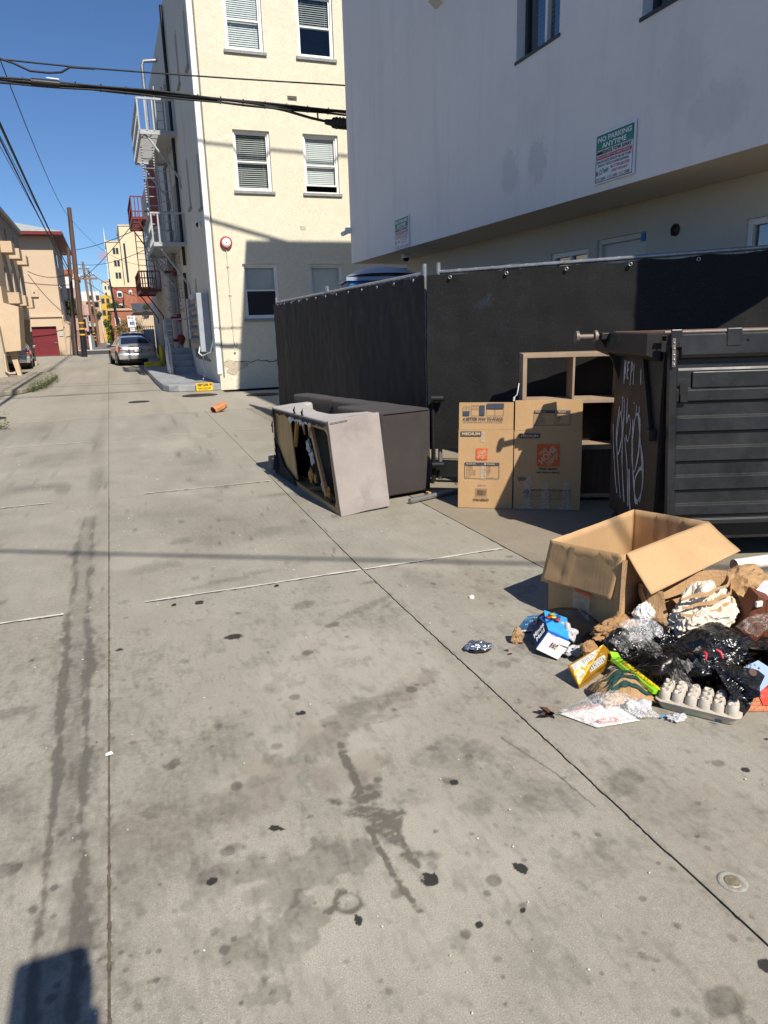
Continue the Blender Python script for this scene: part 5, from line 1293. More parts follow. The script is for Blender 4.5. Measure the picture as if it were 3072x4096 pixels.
# ================================================================ TOWING NOTICES
def tow_sign(label, Y0, Y1, z0, z1):
    w, h = Y1-Y0, z1-z0
    t = thing('parking_sign', label, 'sign', (4.4, Y0, z0), group='no parking notices on the grey wall')
    m = MB(); m.box((4.378, Y0, z0), (4.394, Y1, z1)); m.build('plate', M_signw, t, bevel=0.004)
    S = Sheet((4.3775, Y1, z0), (0, -1, 0), (0, 0, 1), (-1, 0, 0), t, w, h)
    X = lambda f: f*w
    Yv = lambda f: f*h
    S.frame(X(.035), Yv(.03), X(.965), Yv(.955), 0.006, M_signk, 'border')
    S.rect(X(.05), Yv(.66), X(.95), Yv(.94), M_signg, 'green_band')
    S.text('NO PARKING', X(.08), Yv(.815), X(.92), Yv(.915), M_signw, 0.03, 0.004); S.text('ANYTIME', X(.19), Yv(.685), X(.80), Yv(.785), M_signw, 0.03, 0.004)
    S.text('IMMEDIATE TOW AWAY', X(.06), Yv(.565), X(.93), Yv(.645), M_signk, 0.03)
    S.rect(X(.06), Yv(.475), X(.93), Yv(.55), M_signr, 'red_band'); S.text('PRIVATE PROPERTY: NO PUBLIC PARKING', X(.09), Yv(.492), X(.90), Yv(.533), M_signw, 0.01, 0.004)
    S.text('UNAUTHORIZED VEHICLES WILL BE TOWED', X(.06), Yv(.40), X(.93), Yv(.452), M_signk, 0.01); S.text("AWAY AT VEHICLE OWNER'S EXPENSE.", X(.10), Yv(.33), X(.88), Yv(.382), M_signk, 0.01)
    S.text("MR. C'S TOWING 800-273-3699", X(.44), Yv(.245), X(.89), Yv(.305), M_signr, 0.01); S.text('UNIVERSITY DIVISION LAPD 213', X(.46), Yv(.165), X(.86), Yv(.215), M_signr, 0.01)
    S.text("Mr. C's Towing", X(.06), Yv(.15), X(.38), Yv(.29), M_signgg, 0.02, rot=0.12)
    S.text('C.V.C. 22658A', X(.06), Yv(.06), X(.31), Yv(.115), M_signk, 0.01); S.text('C.V.C. 22953', X(.36), Yv(.06), X(.60), Yv(.115), M_signk, 0.01); S.text('C.V.C. 22500.1', X(.65), Yv(.06), X(.92), Yv(.115), M_signk, 0.01)
M_signw = pm('sign_white', (0.75, 0.76, 0.78), 0.5, 0.03, 3, 0); M_signk = pm('sign_black', (0.02, 0.02, 0.025), 0.5, 0.05, 3, 0); M_signg = pm('sign_green', (0.02, 0.24, 0.15), 0.5, 0.05, 3, 0)
M_signr = pm('sign_red', (0.45, 0.03, 0.035), 0.5, 0.05, 3, 0); M_signgg = pm('sign_greygreen', (0.12, 0.2, 0.18), 0.5, 0.05, 3, 0)
tow_sign('larger nearer green and white no-parking notice on the grey wall', 5.475, 6.025, 2.725, 3.15)
tow_sign('smaller farther green and white no-parking notice near the building corner', 10.51, 11.08, 2.665, 3.12)
# ================================================================ RUBBISH PILE
def kraft(name, col, rough=0.85):
    t = NT(name); P = t.obj()
    n1 = t.noise(P, 9, 5, 0.6); n2 = t.noise(P, 120, 3, 0.6)
    c = t.mix(t.map(n1, 0.3, 0.7), tuple(x*0.86 for x in col), tuple(x*1.08 for x in col)); c = t.mix(t.map(n2, 0.45, 0.75, 0, 0.25), c, tuple(x*0.8 for x in col))
    cr = t.voro(t.mapping(P, (1, 1, 1)), 26, 'DISTANCE_TO_EDGE'); ed = t.map(cr, 0.0, 0.06, 1, 0)
    return t.fin(c, rough, t.bump(ed, 0.5, 0.004, t.bump(n1, 0.3, 0.01)), 0, 0.25)
M_kraft = kraft('kraft_paper', (0.42, 0.26, 0.13)); M_kraftd = kraft('crumpled_kraft', (0.36, 0.21, 0.10)); M_napkin = kraft('white_paper_napkin', (0.74, 0.72, 0.68))
M_food = kraft('greasy_paper', (0.70, 0.63, 0.52))
def plastic_bag(name):
    t = NT(name); P = t.obj()
    w = t.noise(t.mapping(P, (1, 1, 1)), 9, 3, 0.5, 1.6); w2 = t.noise(P, 60, 3, 0.6, 1.5); rd = t.math('ABSOLUTE', t.math('SUBTRACT', w, 0.5))
    t.b.inputs['Base Color'].default_value = (0.0045, 0.0045, 0.005, 1)
    nr = t.bump(t.map(rd, 0.0, 0.22, 1, 0), 0.45, 0.02); nr = t.bump(w2, 0.12, 0.004, nr)
    return t.fin(rough=0.26, normal=nr, spec=0.8)
M_bag = plastic_bag('black_bin_liner')
def clear_film(name, tint=(0.9, 0.9, 0.9), mn=0.10, mx=0.42, rough=0.14, scale=26):
    t = NT(name); P = t.obj()
    w = t.noise(P, scale, 5, 0.65, 1.5); rd = t.map(t.math('ABSOLUTE', t.math('SUBTRACT', w, 0.5)), 0.0, 0.05, 1, 0)
    t.b.inputs['Base Color'].default_value = (*tint, 1); t.b.inputs['Roughness'].default_value = rough
    al = t.math('ADD', t.math('MULTIPLY', rd, mx-mn), mn); t.L.new(al, t.b.inputs['Alpha'])
    return t.fin(normal=t.bump(w, 0.5, 0.012), spec=0.6)
M_film = clear_film('clear_plastic_film', (0.9, 0.9, 0.9), 0.14, 0.55, 0.1); M_film2 = clear_film('clear_cellophane', (0.75, 0.73, 0.68), 0.07, 0.34, 0.10, 20)
def crumple(name, c, r, mat, parent=None, seed=0, amp=0.45, freq=2.2, sub=4, rot=0.0, smooth=False, flat=0.0, fold=0.2, ff=6.0, tilt=(0, 0), pleat=None):
    """crumpled lump: icosphere pushed by ridged noise, flattened where it meets the ground"""
    bm = bmesh.new(); bmesh.ops.create_icosphere(bm, subdivisions=sub, radius=1.0)
    M = Matrix.Rotation(rot, 3, 'Z') @ Matrix.Rotation(tilt[0], 3, 'X') @ Matrix.Rotation(tilt[1], 3, 'Y'); S = Vector((seed*3.7, seed*1.3, -seed*2.1)); Wm = WM[parent.name] if parent else Matrix.Identity(4)
    for v in bm.verts:
        d = v.co.normalized()
        k = 1+amp*noise.noise(d*freq*0.6+S)-fold*abs(noise.noise(d*ff*0.5+S*1.7))-fold*0.7*abs(noise.noise(d*ff+S*0.7))
        if pleat is not None:                  # film gathered towards a knot: radial pleats
            ax_ = Vector(pleat).normalized(); q_ = d-ax_*d.dot(ax_); e1 = ax_.orthogonal().normalized(); e2 = ax_.cross(e1); an = math.atan2(q_.dot(e2), q_.dot(e1))
            wgt = 0.35+0.65*max(0.0, d.dot(ax_)+0.4)
            k -= 0.13*wgt*abs(math.sin(4.5*an+2.2*noise.noise(d*1.6+S)))+0.06*wgt*abs(math.sin(11*an+3*noise.noise(d*2.5+S)))
        p = Vector((d.x*r[0], d.y*r[1], d.z*r[2]))*k
        p = M @ p+Vector(c)
        p.z = max(p.z, 0.004+0.003*noise.noise(d*5))
        v.co = Wm @ p
    me = bpy.data.meshes.new(name); bm.to_mesh(me); bm.free(); me.materials.append(mat)
    if smooth: me.polygons.foreach_set('use_smooth', [True]*len(me.polygons))
    return link(name, me, parent)
def sheet_mesh(name, f, nu, nv, mat, parent=None, smooth=True, solid=0.0):
    m = MB(); m.grid([[f(i/nu, j/nv) for i in range(nu+1)] for j in range(nv+1)], smooth); return m.build(name, mat, parent, solid=solid)

# ---- black bags
def bag(label, c, r, seed, rot=0.0, knot=None):
    t = thing('garbage_bag', label, 'garbage bag', (c[0], c[1], 0), group='black garbage bags in the pile')
    crumple('bag_body', c, r, M_bag, t, seed, 0.45, 2.0, 5, rot, True, fold=0.16, ff=4.0, pleat=(-0.6+0.3*seed, -0.8, 0.35))
    if knot:
        k, e = Vector(knot[0]), Vector(knot[1]); m = MB()
        for q in range(2):
            rows = []
            for i in range(9):
                f = i/8; row = []
                for j in range(15):
                    a = 2*math.pi*j/14; rr = 0.012+0.075*f*(1+0.45*math.sin(a*5+q*2+seed)+0.2*math.sin(a*9))
                    ax_ = (e-k).normalized(); s1 = ax_.cross(Vector((0, 0, 1))).normalized(); s2 = s1.cross(ax_)
                    p = k.lerp(e, f*(0.7+0.3*q))+s1*(rr*math.cos(a)*1.4)+s2*(rr*math.sin(a)*0.6); p.z = max(p.z, 0.006); row.append(p)
                rows.append(row)
            m.grid(rows)
        m.build('gathered_neck', M_bag, t)
    return t
bag('largest shiny black garbage bag on the right of the pile', (2.32, 2.17, 0.09), (0.23, 0.17, 0.125), 1.0, 0.4, ((2.15, 2.02, 0.15), (2.24, 1.90, 0.06)))
bag('black garbage bag bulging at the right edge behind the red paper bag', (2.58, 2.05, 0.07), (0.18, 0.14, 0.10), 2.3, 0.9)
bag('small black plastic bag left of the hair clump', (2.06, 2.43, 0.065), (0.11, 0.085, 0.085), 3.1, 0.2)
bag('black plastic bag wedged under the paper sack', (2.24, 2.40, 0.07), (0.13, 0.10, 0.09), 4.4, 0.7)
for i, (p, q) in enumerate((((2.12, 2.05, 0.20), (2.10, 2.02, 0.18)), ((2.17, 2.04, 0.205), (2.18, 2.01, 0.175)))):
    tg = thing('red_tie', ('left' if i == 0 else 'right')+' red plastic tie end poking from the largest black bag', 'tie', p)
    m = MB(); m.tube([p, ((p[0]+q[0])/2+0.006, (p[1]+q[1])/2, (p[2]+q[2])/2+0.006), q], [0.005, 0.007, 0.004], 6); m.build('tie', pm('red_plastic_%d' % i, (0.5, 0.03, 0.05), 0.4, 0.1), tg)
# ---- hair clump
hairo = thing('hair_clump', 'tangled clump of dark hair lying on the black bags', 'hair', (2.15, 2.18, 0.03))
M_hair = pm('dark_hair', (0.010, 0.007, 0.006), 0.35, 0.3, 40, 0)
crumple('hair_mass', (2.07, 2.20, 0.075), (0.115, 0.09, 0.085), M_hair, hairo, 6.0, 0.3, 2, 4, 0.3, True, fold=0.15)
m = MB(); R = random.Random(2)
for k in range(420):
    a = R.uniform(0, 6.28); e = R.uniform(0.0, 1.45); rr = R.uniform(0.92, 1.2)
    p0 = Vector((2.07+0.115*math.cos(a)*math.cos(e)*rr, 2.20+0.09*math.sin(a)*math.cos(e)*rr, 0.075+0.085*math.sin(e)*rr)); pts = [p0]; d = Vector((math.sin(a+2*k % 3), -math.cos(a), R.uniform(-.6, .3)))
    for s in range(5):
        d = (d+Vector((R.uniform(-.5, .5), R.uniform(-.6, .3), R.uniform(-.5, .2)))).normalized(); p0 = p0+d*R.uniform(0.012, 0.03); p0.z = max(0.006, p0.z); pts.append(p0)
    m.tube(pts, [0.0011]*5+[0.0004], 3, False)
stuff(m.build('loose_strands', M_hair, hairo))
# ---- torn paper sack full of crumpled wrapping
sk = thing('paper_sack', 'torn brown paper sack spilling crumpled white and tan paper below the open box', 'paper bag', (2.55, 2.60, 0))
def sackf(u, v):
    a = -0.6+u*4.3; rr = 0.30*(1-0.15*v)+0.03*noise.noise(Vector((u*7, v*4, 3)))
    c = Vector((2.50, 2.45, 0.03)); zz = 0.01+0.24*v+0.03*noise.noise(Vector((u*9, v*3, 8)))
    return c+Vector((rr*0.95*math.cos(a), rr*0.55*math.sin(a)+0.12*v, zz))
sheet_mesh('sack_wall', sackf, 40, 14, M_kraft, sk, False)
crumple('crumpled_wrapping', (2.47, 2.42, 0.16), (0.235, 0.13, 0.135), M_food, sk, 9.0, 0.35, 2.4, 5, 0.35, False, fold=0.30, ff=6)
for k in range(6):
    f0 = 0.02+0.05*k
    m = MB(); rows = []
    for i in range(15):
        u = i/14; z = 0.10+0.036*k+0.035*u*(k-2)*0.4; x = 2.28+0.36*u; y = 2.42-0.128*math.sin(math.pi*(0.2+0.7*u))*(1-abs(k-2)*0.10)+0.05*u*0.4+0.010*math.sin(u*17+k)
        rows.append([(x, y, z), (x+0.004, y+0.012, z+0.012+0.004*math.sin(u*9+k))])
    m.grid(rows); m.build('tan_stripe', M_kraft, sk)
def rimf(u, v):
    a = 0.2+u*2.4; return Vector((2.48+(0.28+0.03*v)*math.cos(a), 2.46+(0.15+0.03*v)*math.sin(a), 0.20+0.075*v+0.02*math.sin(u*7)))
sheet_mesh('rolled_rim', rimf, 24, 3, M_kraft, sk, False, 0.003)
m = MB(); m.prism([(2.66, 2.36, 0.17), (2.86, 2.44, 0.15), (2.86, 2.48, 0.20), (2.68, 2.42, 0.22)], (0.004, -0.004, 0.004)); m.build('torn_flap', M_kraft, sk)
# ---- second paper bag behind, at the right edge
crb = tag(crumple('paper_bag', (2.95, 2.62, 0.14), (0.21, 0.15, 0.13), M_kraft, None, 12.0, 0.35, 1.8, 4, 0.3, False, fold=0.22, ff=4.5), 'tan crumpled paper bag behind the torn sack at the right edge', 'paper bag')
# ---- crumpled brown bag in front of the box
tag(crumple('paper_bag', (2.10, 2.54, 0.10), (0.16, 0.08, 0.055), M_kraftd, None, 15.0, 0.45, 2.6, 5, 0.1, False, fold=0.36, ff=6), 'dark tan crumpled paper bag lying against the open box front', 'paper bag')
tag(crumple('paper_napkin', (2.24, 2.53, 0.16), (0.085, 0.05, 0.06), M_napkin, None, 17.0, 0.35, 2.0, 4, 0.5, False, fold=0.30, ff=5), 'white crumpled napkin between the brown bag and the torn sack', 'napkin')
tag(crumple('paper_napkin', (1.84, 2.43, 0.035), (0.07, 0.05, 0.035), M_napkin, None, 19.0, 0.4, 2.0, 4, 0.8, False, fold=0.35, ff=5), 'white crumpled napkin left of the gold snack packet', 'napkin')
tag(crumple('paper_cup', (1.87, 2.47, 0.085), (0.045, 0.035, 0.035), M_kraftd, None, 21.0, 0.4, 2.0, 4, 0.3, False, fold=0.3, ff=4), 'crushed small tan paper cup on the napkin', 'paper cup')
tag(crumple('paper_cup', (1.70, 2.80, 0.035), (0.035, 0.03, 0.045), M_kraft, None, 22.0, 0.35, 2.0, 4, 0.3, False, fold=0.3, ff=4), 'crumpled tan paper cup on the magazine corner', 'paper cup')
# ---- black round tray behind
tr = thing('plastic_tray', 'black round plastic tray edge standing against the open box', 'tray', (2.06, 2.72, 0.05))
m = MB(); TM = Matrix.Translation((1.96, 2.70, 0.05)) @ Matrix.Rotation(0.18, 4, 'X'); vs_ = [(0.0, 0.0), (0.15, 0.0), (0.165, 0.02), (0.185, 0.025), (0.19, 0.02)]
m.lathe(vs_, (0, 0, 0), 36, TM); m.build('tray_shell', pm('black_gloss_plastic', (0.008, 0.008, 0.009), 0.15, 0.1, 3, 0), tr)
tr2 = thing('food_tray', 'black glossy plastic food tray at the right edge beside the red paper bag', 'tray', (2.62, 2.06, 0.1))
m = MB(); TM = Matrix.Translation((2.50, 1.98, 0.13)) @ Matrix.Rotation(-0.35, 4, 'X') @ Matrix.Rotation(0.2, 4, 'Y')
m.lathe([(0.0, 0.0), (0.11, 0.0), (0.125, 0.03), (0.145, 0.035), (0.15, 0.028)], (0, 0, 0), 30, TM); m.build('tray_shell', pm('black_gloss_plastic_b', (0.008, 0.008, 0.009), 0.15, 0.1, 3, 0), tr2)

# ---- magazine
mg = thing('magazine', 'glossy blue magazine lying flat left of the juice carton', 'magazine', (1.85, 2.94, 0))
ma, mb_, mc, md = Vector((1.755, 2.90, 0.012)), Vector((1.90, 2.815, 0.03)), Vector((2.02, 2.95, 0.035)), Vector((1.90, 3.03, 0.012))
def bil(a, b, c, d, u, v): return (a.lerp(b, u)).lerp(d.lerp(c, u), v)
m = MB(); m.prism([ma-Vector((0, 0, .006)), mb_-Vector((0, 0, .006)), mc-Vector((0, 0, .006)), md-Vector((0, 0, .006))], (0, 0, 0.008)); m.build('pages', M_napkin, mg, fixn=True)
def cover_mat():
    t = NT('blue_cover_print'); P = t.obj(); n = t.noise(P, 14, 4, 0.6, 0.8)
    return t.fin(t.ramp(n, [(0.3, (0.01, 0.05, 0.12)), (0.5, (0.02, 0.14, 0.30)), (0.66, (0.12, 0.35, 0.55)), (0.75, (0.6, 0.7, 0.75))]), 0.3, None, 0, 0.5)
sheet_mesh('cover', lambda u, v: bil(ma, mb_, mc, md, u, v)+Vector((0, 0, 0.004+0.01*u*v)), 6, 6, cover_mat(), mg)
MS = Sheet(ma+Vector((0, 0, 0.009)), mb_-ma, md-ma, Vector((0, 0, 1)), mg, 0.17, 0.2)
for k in range(3): MS.text(('AIR MAIL', 'SUMMER', 'ISSUE')[k] if False else 'II III I', 0.03+0.01*k, 0.04+0.045*k, 0.10+0.012*k, 0.052+0.045*k, M_signw, 0.0, 0.006, name='cover_text')
# ---- juice carton
jc = thing('juice_carton', 'blue and white juice box carton tipped open with fruit printed on it', 'juice carton', (1.78, 2.62, 0))
ja, jb_, jcn, jd = Vector((1.706, 2.64, 0.032)), Vector((1.765, 2.55, 0.008)), Vector((1.855, 2.585, 0.06)), Vector((1.785, 2.665, 0.09))    # white end panel
back = Vector((0.045, 0.115, 0.030))
M_jblue = pm('carton_blue', (0.012, 0.10, 0.45), 0.45, 0.15, 10, 0); M_jlight = pm('carton_light_blue', (0.04, 0.33, 0.72), 0.45, 0.15, 10, 0)
m = MB(); m.prism([ja, jb_, jcn, jd], back); m.build('carton_body', M_jblue, jc, bevel=0.003, seg=1, fixn=True)
n_ = (jb_-ja).cross(jd-ja).normalized(); n_ = n_ if n_.y < 0 else -n_
m = MB(); m.prism([p+n_*0.001 for p in (ja, jb_, jcn, jd)], n_*0.006); m.build('end_panel', M_napkin, jc, fixn=True)
JS = Sheet(ja+n_*0.0085, jb_-ja, jd-ja, n_, jc, 0.09, 0.13)
JS.text('IIIIIIII', 0.016, 0.098, 0.05, 0.118, M_jblue, 0.0, 0.002, name='barcode')
for k, cl in enumerate(((0.3, 0.02, 0.05), (0.02, 0.05, 0.2), (0.5, 0.4, 0.02), (0.2, 0.02, 0.2), (0.4, 0.1, 0.02), (0.05, 0.02, 0.1))): JS.rect(0.045+0.012*(k % 3), 0.04+0.014*(k//3), 0.054+0.012*(k % 3), 0.05+0.014*(k//3), pm('dot%d' % k, cl, 0.6, 0.05, 3, 0), 'colour_dot', 0.003)
top0, top1 = jd+back, ja+back
JT = Sheet(ja+back*0.08+Vector((-0.004, -0.004, 0.003)), (jd-ja), back, Vector((-0.75, -0.2, 0.65)), jc, 0.13, 0.13)
JT.rect(0.0, 0.0, 0.11, 0.115, pm('carton_black', (0.012, 0.014, 0.03), 0.4, 0.05, 3, 0), 'brand_panel', 0.002); JT.text('Minute', 0.012, 0.055, 0.095, 0.085, M_signw, 0.02, 0.004); JT.text('Maid', 0.022, 0.020, 0.088, 0.048, M_signw, 0.02, 0.004)
m = MB(); m.prism([jd+back*0.2, jcn+back*0.2, jcn+back*1.1+Vector((0.03, 0.02, 0.02)), jd+back*1.1+Vector((0.02, 0.02, 0.015))], (0, 0, 0.003)); m.build('open_flap', M_jlight, jc, fixn=True)
m = MB(); m.prism([jd+back*0.5+Vector((0, 0, .006)), jd+back*1.05+Vector((-.02, 0, -.005)), jd+back*1.15+Vector((0.07, 0.0, 0.0)), jd+back*0.6+Vector((0.09, 0, 0.015))], (0, 0, 0.003)); m.build('open_flap', M_jblue, jc, fixn=True)
for k, (o_, cl) in enumerate((((0.03, 0.0, 0.055), (0.55, 0.03, 0.02)), ((0.05, -0.02, 0.06), (0.6, 0.45, 0.03)), ((0.065, -0.045, 0.05), (0.55, 0.03, 0.02)), ((0.06, 0.01, 0.066), (0.35, 0.42, 0.04)))):
    p = jd+back*0.75+Vector(o_)*0.8-Vector((0, 0, 0.028)); m = MB(); m.lathe([(0, -0.003), (0.014, -0.002), (0.014, 0.002), (0, 0.003)], p, 14); m.build('fruit_print', pm('fruit%d' % k, cl, 0.4, 0.1, 3, 0), jc)
# ---- gold snack packet (tilted brick)
gp = thing('snack_packet', 'gold and silver snack packet with barcode leaning on the pile', 'snack packet', (1.82, 2.32, 0))
ga, gb_, gc, gd = Vector((1.685, 2.36, 0.085)), Vector((1.69, 2.285, 0.022)), Vector((1.94, 2.37, 0.065)), Vector((1.865, 2.36, 0.148))
M_gold = pm('gold_foil', (0.52, 0.26, 0.02), 0.3, 0.2, 14, 0.3, 40, metal=0.35); M_silverp = pm('packet_print_grey', (0.50, 0.50, 0.46), 0.4, 0.15, 30, 0)
gn = (gb_-ga).cross(gd-ga).normalized(); gn = gn if gn.z > 0 else -gn
def gpf(u, v):
    p = bil(ga, gb_, gc, gd, u, v); return p+gn*(0.018*math.sin(math.pi*u)*math.sin(math.pi*min(1, max(0, v)))+0.004*noise.noise(Vector((u*5, v*9, 1))))
sheet_mesh('wrapper', gpf, 10, 24, M_gold, gp, True, 0.004)
def gband(u0, u1, v0, v1, mat, name): sheet_mesh(name, lambda a, b: gpf(u0+(u1-u0)*a, v0+(v1-v0)*b)+gn*0.0035, 6, 20, mat, gp)
gband(0.08, 0.40, 0.06, 0.80, M_silverp, 'print_panel'); gband(0.52, 0.86, 0.34, 0.82, M_silverp, 'print_panel'); gband(0.55, 0.90, 0.06, 0.24, M_signw, 'barcode_panel')
for k in range(9): gband(0.58, 0.87, 0.075+0.017*k, 0.082+0.017*k+0.004*(k % 2), M_ink, 'barcode_bar')
for k in range(11): gband(0.12+0.02*(k % 3), 0.36, 0.28+0.045*k, 0.292+0.045*k, M_ink, 'small_print')
for k in range(8): gband(0.56, 0.82, 0.38+0.05*k, 0.395+0.05*k, M_ink, 'small_print')
m = MB(); m.prism([ga, gb_, gc, gd], Vector((0.015, 0.015, -0.03))); m.build('packet_side', M_gold, gp, fixn=True)
# ---- coffee-shop paper bag with green wave print
cf = thing('coffee_bag', 'crumpled tan paper bag printed with dark green wavy stripes', 'paper bag', (1.82, 2.18, 0))
def cbf(u, v):
    a = bil(Vector((1.71, 2.26, 0.01)), Vector((1.675, 2.08, 0.02)), Vector((1.90, 2.04, 0.02)), Vector((1.93, 2.27, 0.03)), u, v)
    return a+Vector((0, 0, 0.098*math.sin(math.pi*min(1, u*0.92+0.04))**0.6*math.sin(math.pi*(0.06+v*0.9))**0.7+0.016*noise.noise(Vector((u*4, v*5, 2)))-0.012*abs(noise.noise(Vector((u*9, v*8, 5))))))
sheet_mesh('bag_face', cbf, 26, 26, M_kraft, cf, False)
M_dgreen = pm('dark_green_ink', (0.012, 0.05, 0.04), 0.8, 0.15, 20, 0)
def cband(path, w):
    m = MB(); rows = []
    for i, (u, v) in enumerate(path):
        a = path[max(0, i-1)]; b = path[min(len(path)-1, i+1)]; dx, dy = b[0]-a[0], b[1]-a[1]; L = math.hypot(dx, dy) or 1; t_ = math.sin(math.pi*i/(len(path)-1))**0.5
        rows.append([cbf(u-dy/L*w*t_*s, v+dx/L*w*t_*s)+Vector((-0.001, -0.004, 0.008)) for s in (-1, -0.5, 0, 0.5, 1)])
    m.grid(rows, False); m.build('green_wave', M_dgreen, cf)
for k in range(4):
    c0 = 0.30+0.17*k
    cband([(0.40+0.14*k+0.07*math.sin(q*6+k), 0.08+0.86*q) for q in [i/18 for i in range(19)]], 0.045)
cband([(0.30, 0.25+0.035*i) for i in range(7)], 0.022); cband([(0.45+0.012*i, 0.20+0.035*i) for i in range(7)], 0.030)
# ---- green candy carton
cd = thing('candy_box', 'bright green and yellow candy theatre box on the hair clump edge', 'candy box', (1.94, 2.25, 0))
q0, q1 = Vector((1.905, 2.33, 0.075)), Vector((1.91, 2.065, 0.045)); M_lime = pm('lime_print', (0.28, 0.62, 0.02), 0.4, 0.1, 6, 0); M_yel = pm('yellow_print', (0.75, 0.62, 0.02), 0.4, 0.1, 6, 0)
ax1 = (q1-q0); L1 = ax1.length; ax1.normalize(); up1 = Vector((0.30, 0.10, 0.95)); up1 = (up1-ax1*up1.dot(ax1)).normalized(); sd1 = ax1.cross(up1)
CMx = Matrix(((ax1.x, sd1.x, up1.x, q0.x), (ax1.y, sd1.y, up1.y, q0.y), (ax1.z, sd1.z, up1.z, q0.z), (0, 0, 0, 1)))
m = MB(); m.box((0, -0.028, 0), (L1, 0.028, 0.018), CMx); m.build('carton', M_lime, cd, bevel=0.002, seg=1)
f0 = CMx @ Vector((0, 0.0, 0.0)); 
for (y0, y1, mt, nm) in ((-0.027, -0.004, M_yel, 'yellow_stripe'),): m = MB(); m.box((0.03, y0, 0.0185), (L1-0.01, y1, 0.0195), CMx); m.build(nm, mt, cd)
CSH = Sheet(CMx @ Vector((L1-0.02, 0.024, 0.0198)), -ax1, -sd1, up1, cd, L1, 0.05)
CSH.text('SOUR PATCH KIDS', 0.01, 0.004, 0.20, 0.020, pm('candy_red', (0.5, 0.06, 0.03), 0.5, 0.1, 3, 0), 0.03, 0.001)
m = MB(); m.prism([CMx @ Vector(p) for p in ((0, -0.028, 0.018), (0, 0.028, 0.018), (-0.02, 0.026, 0.032), (-0.02, -0.02, 0.032))], up1*0.001); m.build('open_end_flap', M_lime, cd, fixn=True)
# ---- clear bags and film
zb = thing('zip_bag', 'clear plastic zip bag with red and white printed card inside on the concrete', 'plastic bag', (1.66, 2.08, 0))
def zbf(u, v):
    a = bil(Vector((1.50, 2.16, 0.004)), Vector((1.575, 2.00, 0.004)), Vector((1.845, 1.965, 0.004)), Vector((1.82, 2.17, 0.02)), u, v)
    return a+Vector((0, 0, (0.085*math.sin(math.pi*(0.05+0.9*v))*math.sin(math.pi*(0.98-u*0.93))**0.8)+0.010*noise.noise(Vector((u*6, v*7, 3)))+0.006))
sheet_mesh('film', zbf, 30, 30, M_film, zb)
lab = lambda u, v: zbf(u, v)*1.0-Vector((0, 0, 0.006))
sheet_mesh('card_insert', lambda u, v: bil(Vector((1.505, 2.15, 0.008)), Vector((1.58, 2.01, 0.006)), Vector((1.76, 1.985, 0.008)), Vector((1.72, 2.11, 0.03)), u, v), 4, 4, M_napkin, zb)
ZS = Sheet((1.605, 2.005, 0.010), (0.19, -0.02, 0.0), (-0.075, 0.15, 0.03), (0, -0.2, 1), zb, 0.2, 0.17)
M_redp = pm('red_label_print', (0.62, 0.08, 0.04), 0.5, 0.1, 6, 0)
ZS.rect(0.005, 0.012, 0.085, 0.040, M_redp, 'red_label', 0.003); ZS.text('MAPLE', 0.015, 0.018, 0.07, 0.034, M_signw, 0.02, 0.005); ZS.frame(0.09, 0.016, 0.13, 0.036, 0.002, M_redp, 'label_frame', 0.003)
ZS.frame(-0.01, 0.045, 0.125, 0.135, 0.0016, M_redp, 'label_frame', 0.003); ZS.text('SLICED TURKEY', 0.0, 0.118, 0.11, 0.130, M_redp, 0.02, 0.004); ZS.text('NET WT 8 OZ', -0.05, 0.02, -0.012, 0.027, M_ink, 0.0, 0.004)
m = MB(); m.tube([(1.845, 1.965, 0.012), (1.862, 1.972, 0.014)], 0.004, 6); m.build('zip_slider', M_jlight, zb)
flf = thing('stuffing_tuft', 'white polyester tuft inside the right end of the clear zip bag', 'stuffing', (1.80, 2.02, 0))
crumple('tuft', (1.795, 2.035, 0.035), (0.05, 0.045, 0.032), M_batting, flf, 31, 0.5, 3, 4, 0, True, fold=0.2)
flf2 = thing('stuffing_tuft', 'white polyester tuft on the ground before the egg carton', 'stuffing', (1.91, 1.95, 0))
crumple('tuft', (1.905, 1.945, 0.01), (0.042, 0.026, 0.012), M_batting, flf2, 33, 0.6, 4, 4, 0, True, fold=0.3)
flf3 = thing('stuffing_tuft', 'white polyester tufts among the paper right of the juice carton', 'stuffing', (1.90, 2.66, 0))
crumple('tuft', (1.90, 2.70, 0.06), (0.05, 0.07, 0.05), M_batting, flf3, 35, 0.5, 3, 4, 0, True, fold=0.2); crumple('tuft', (1.86, 2.56, 0.03), (0.06, 0.03, 0.025), M_batting, flf3, 36, 0.5, 3, 4, 0, True, fold=0.2)
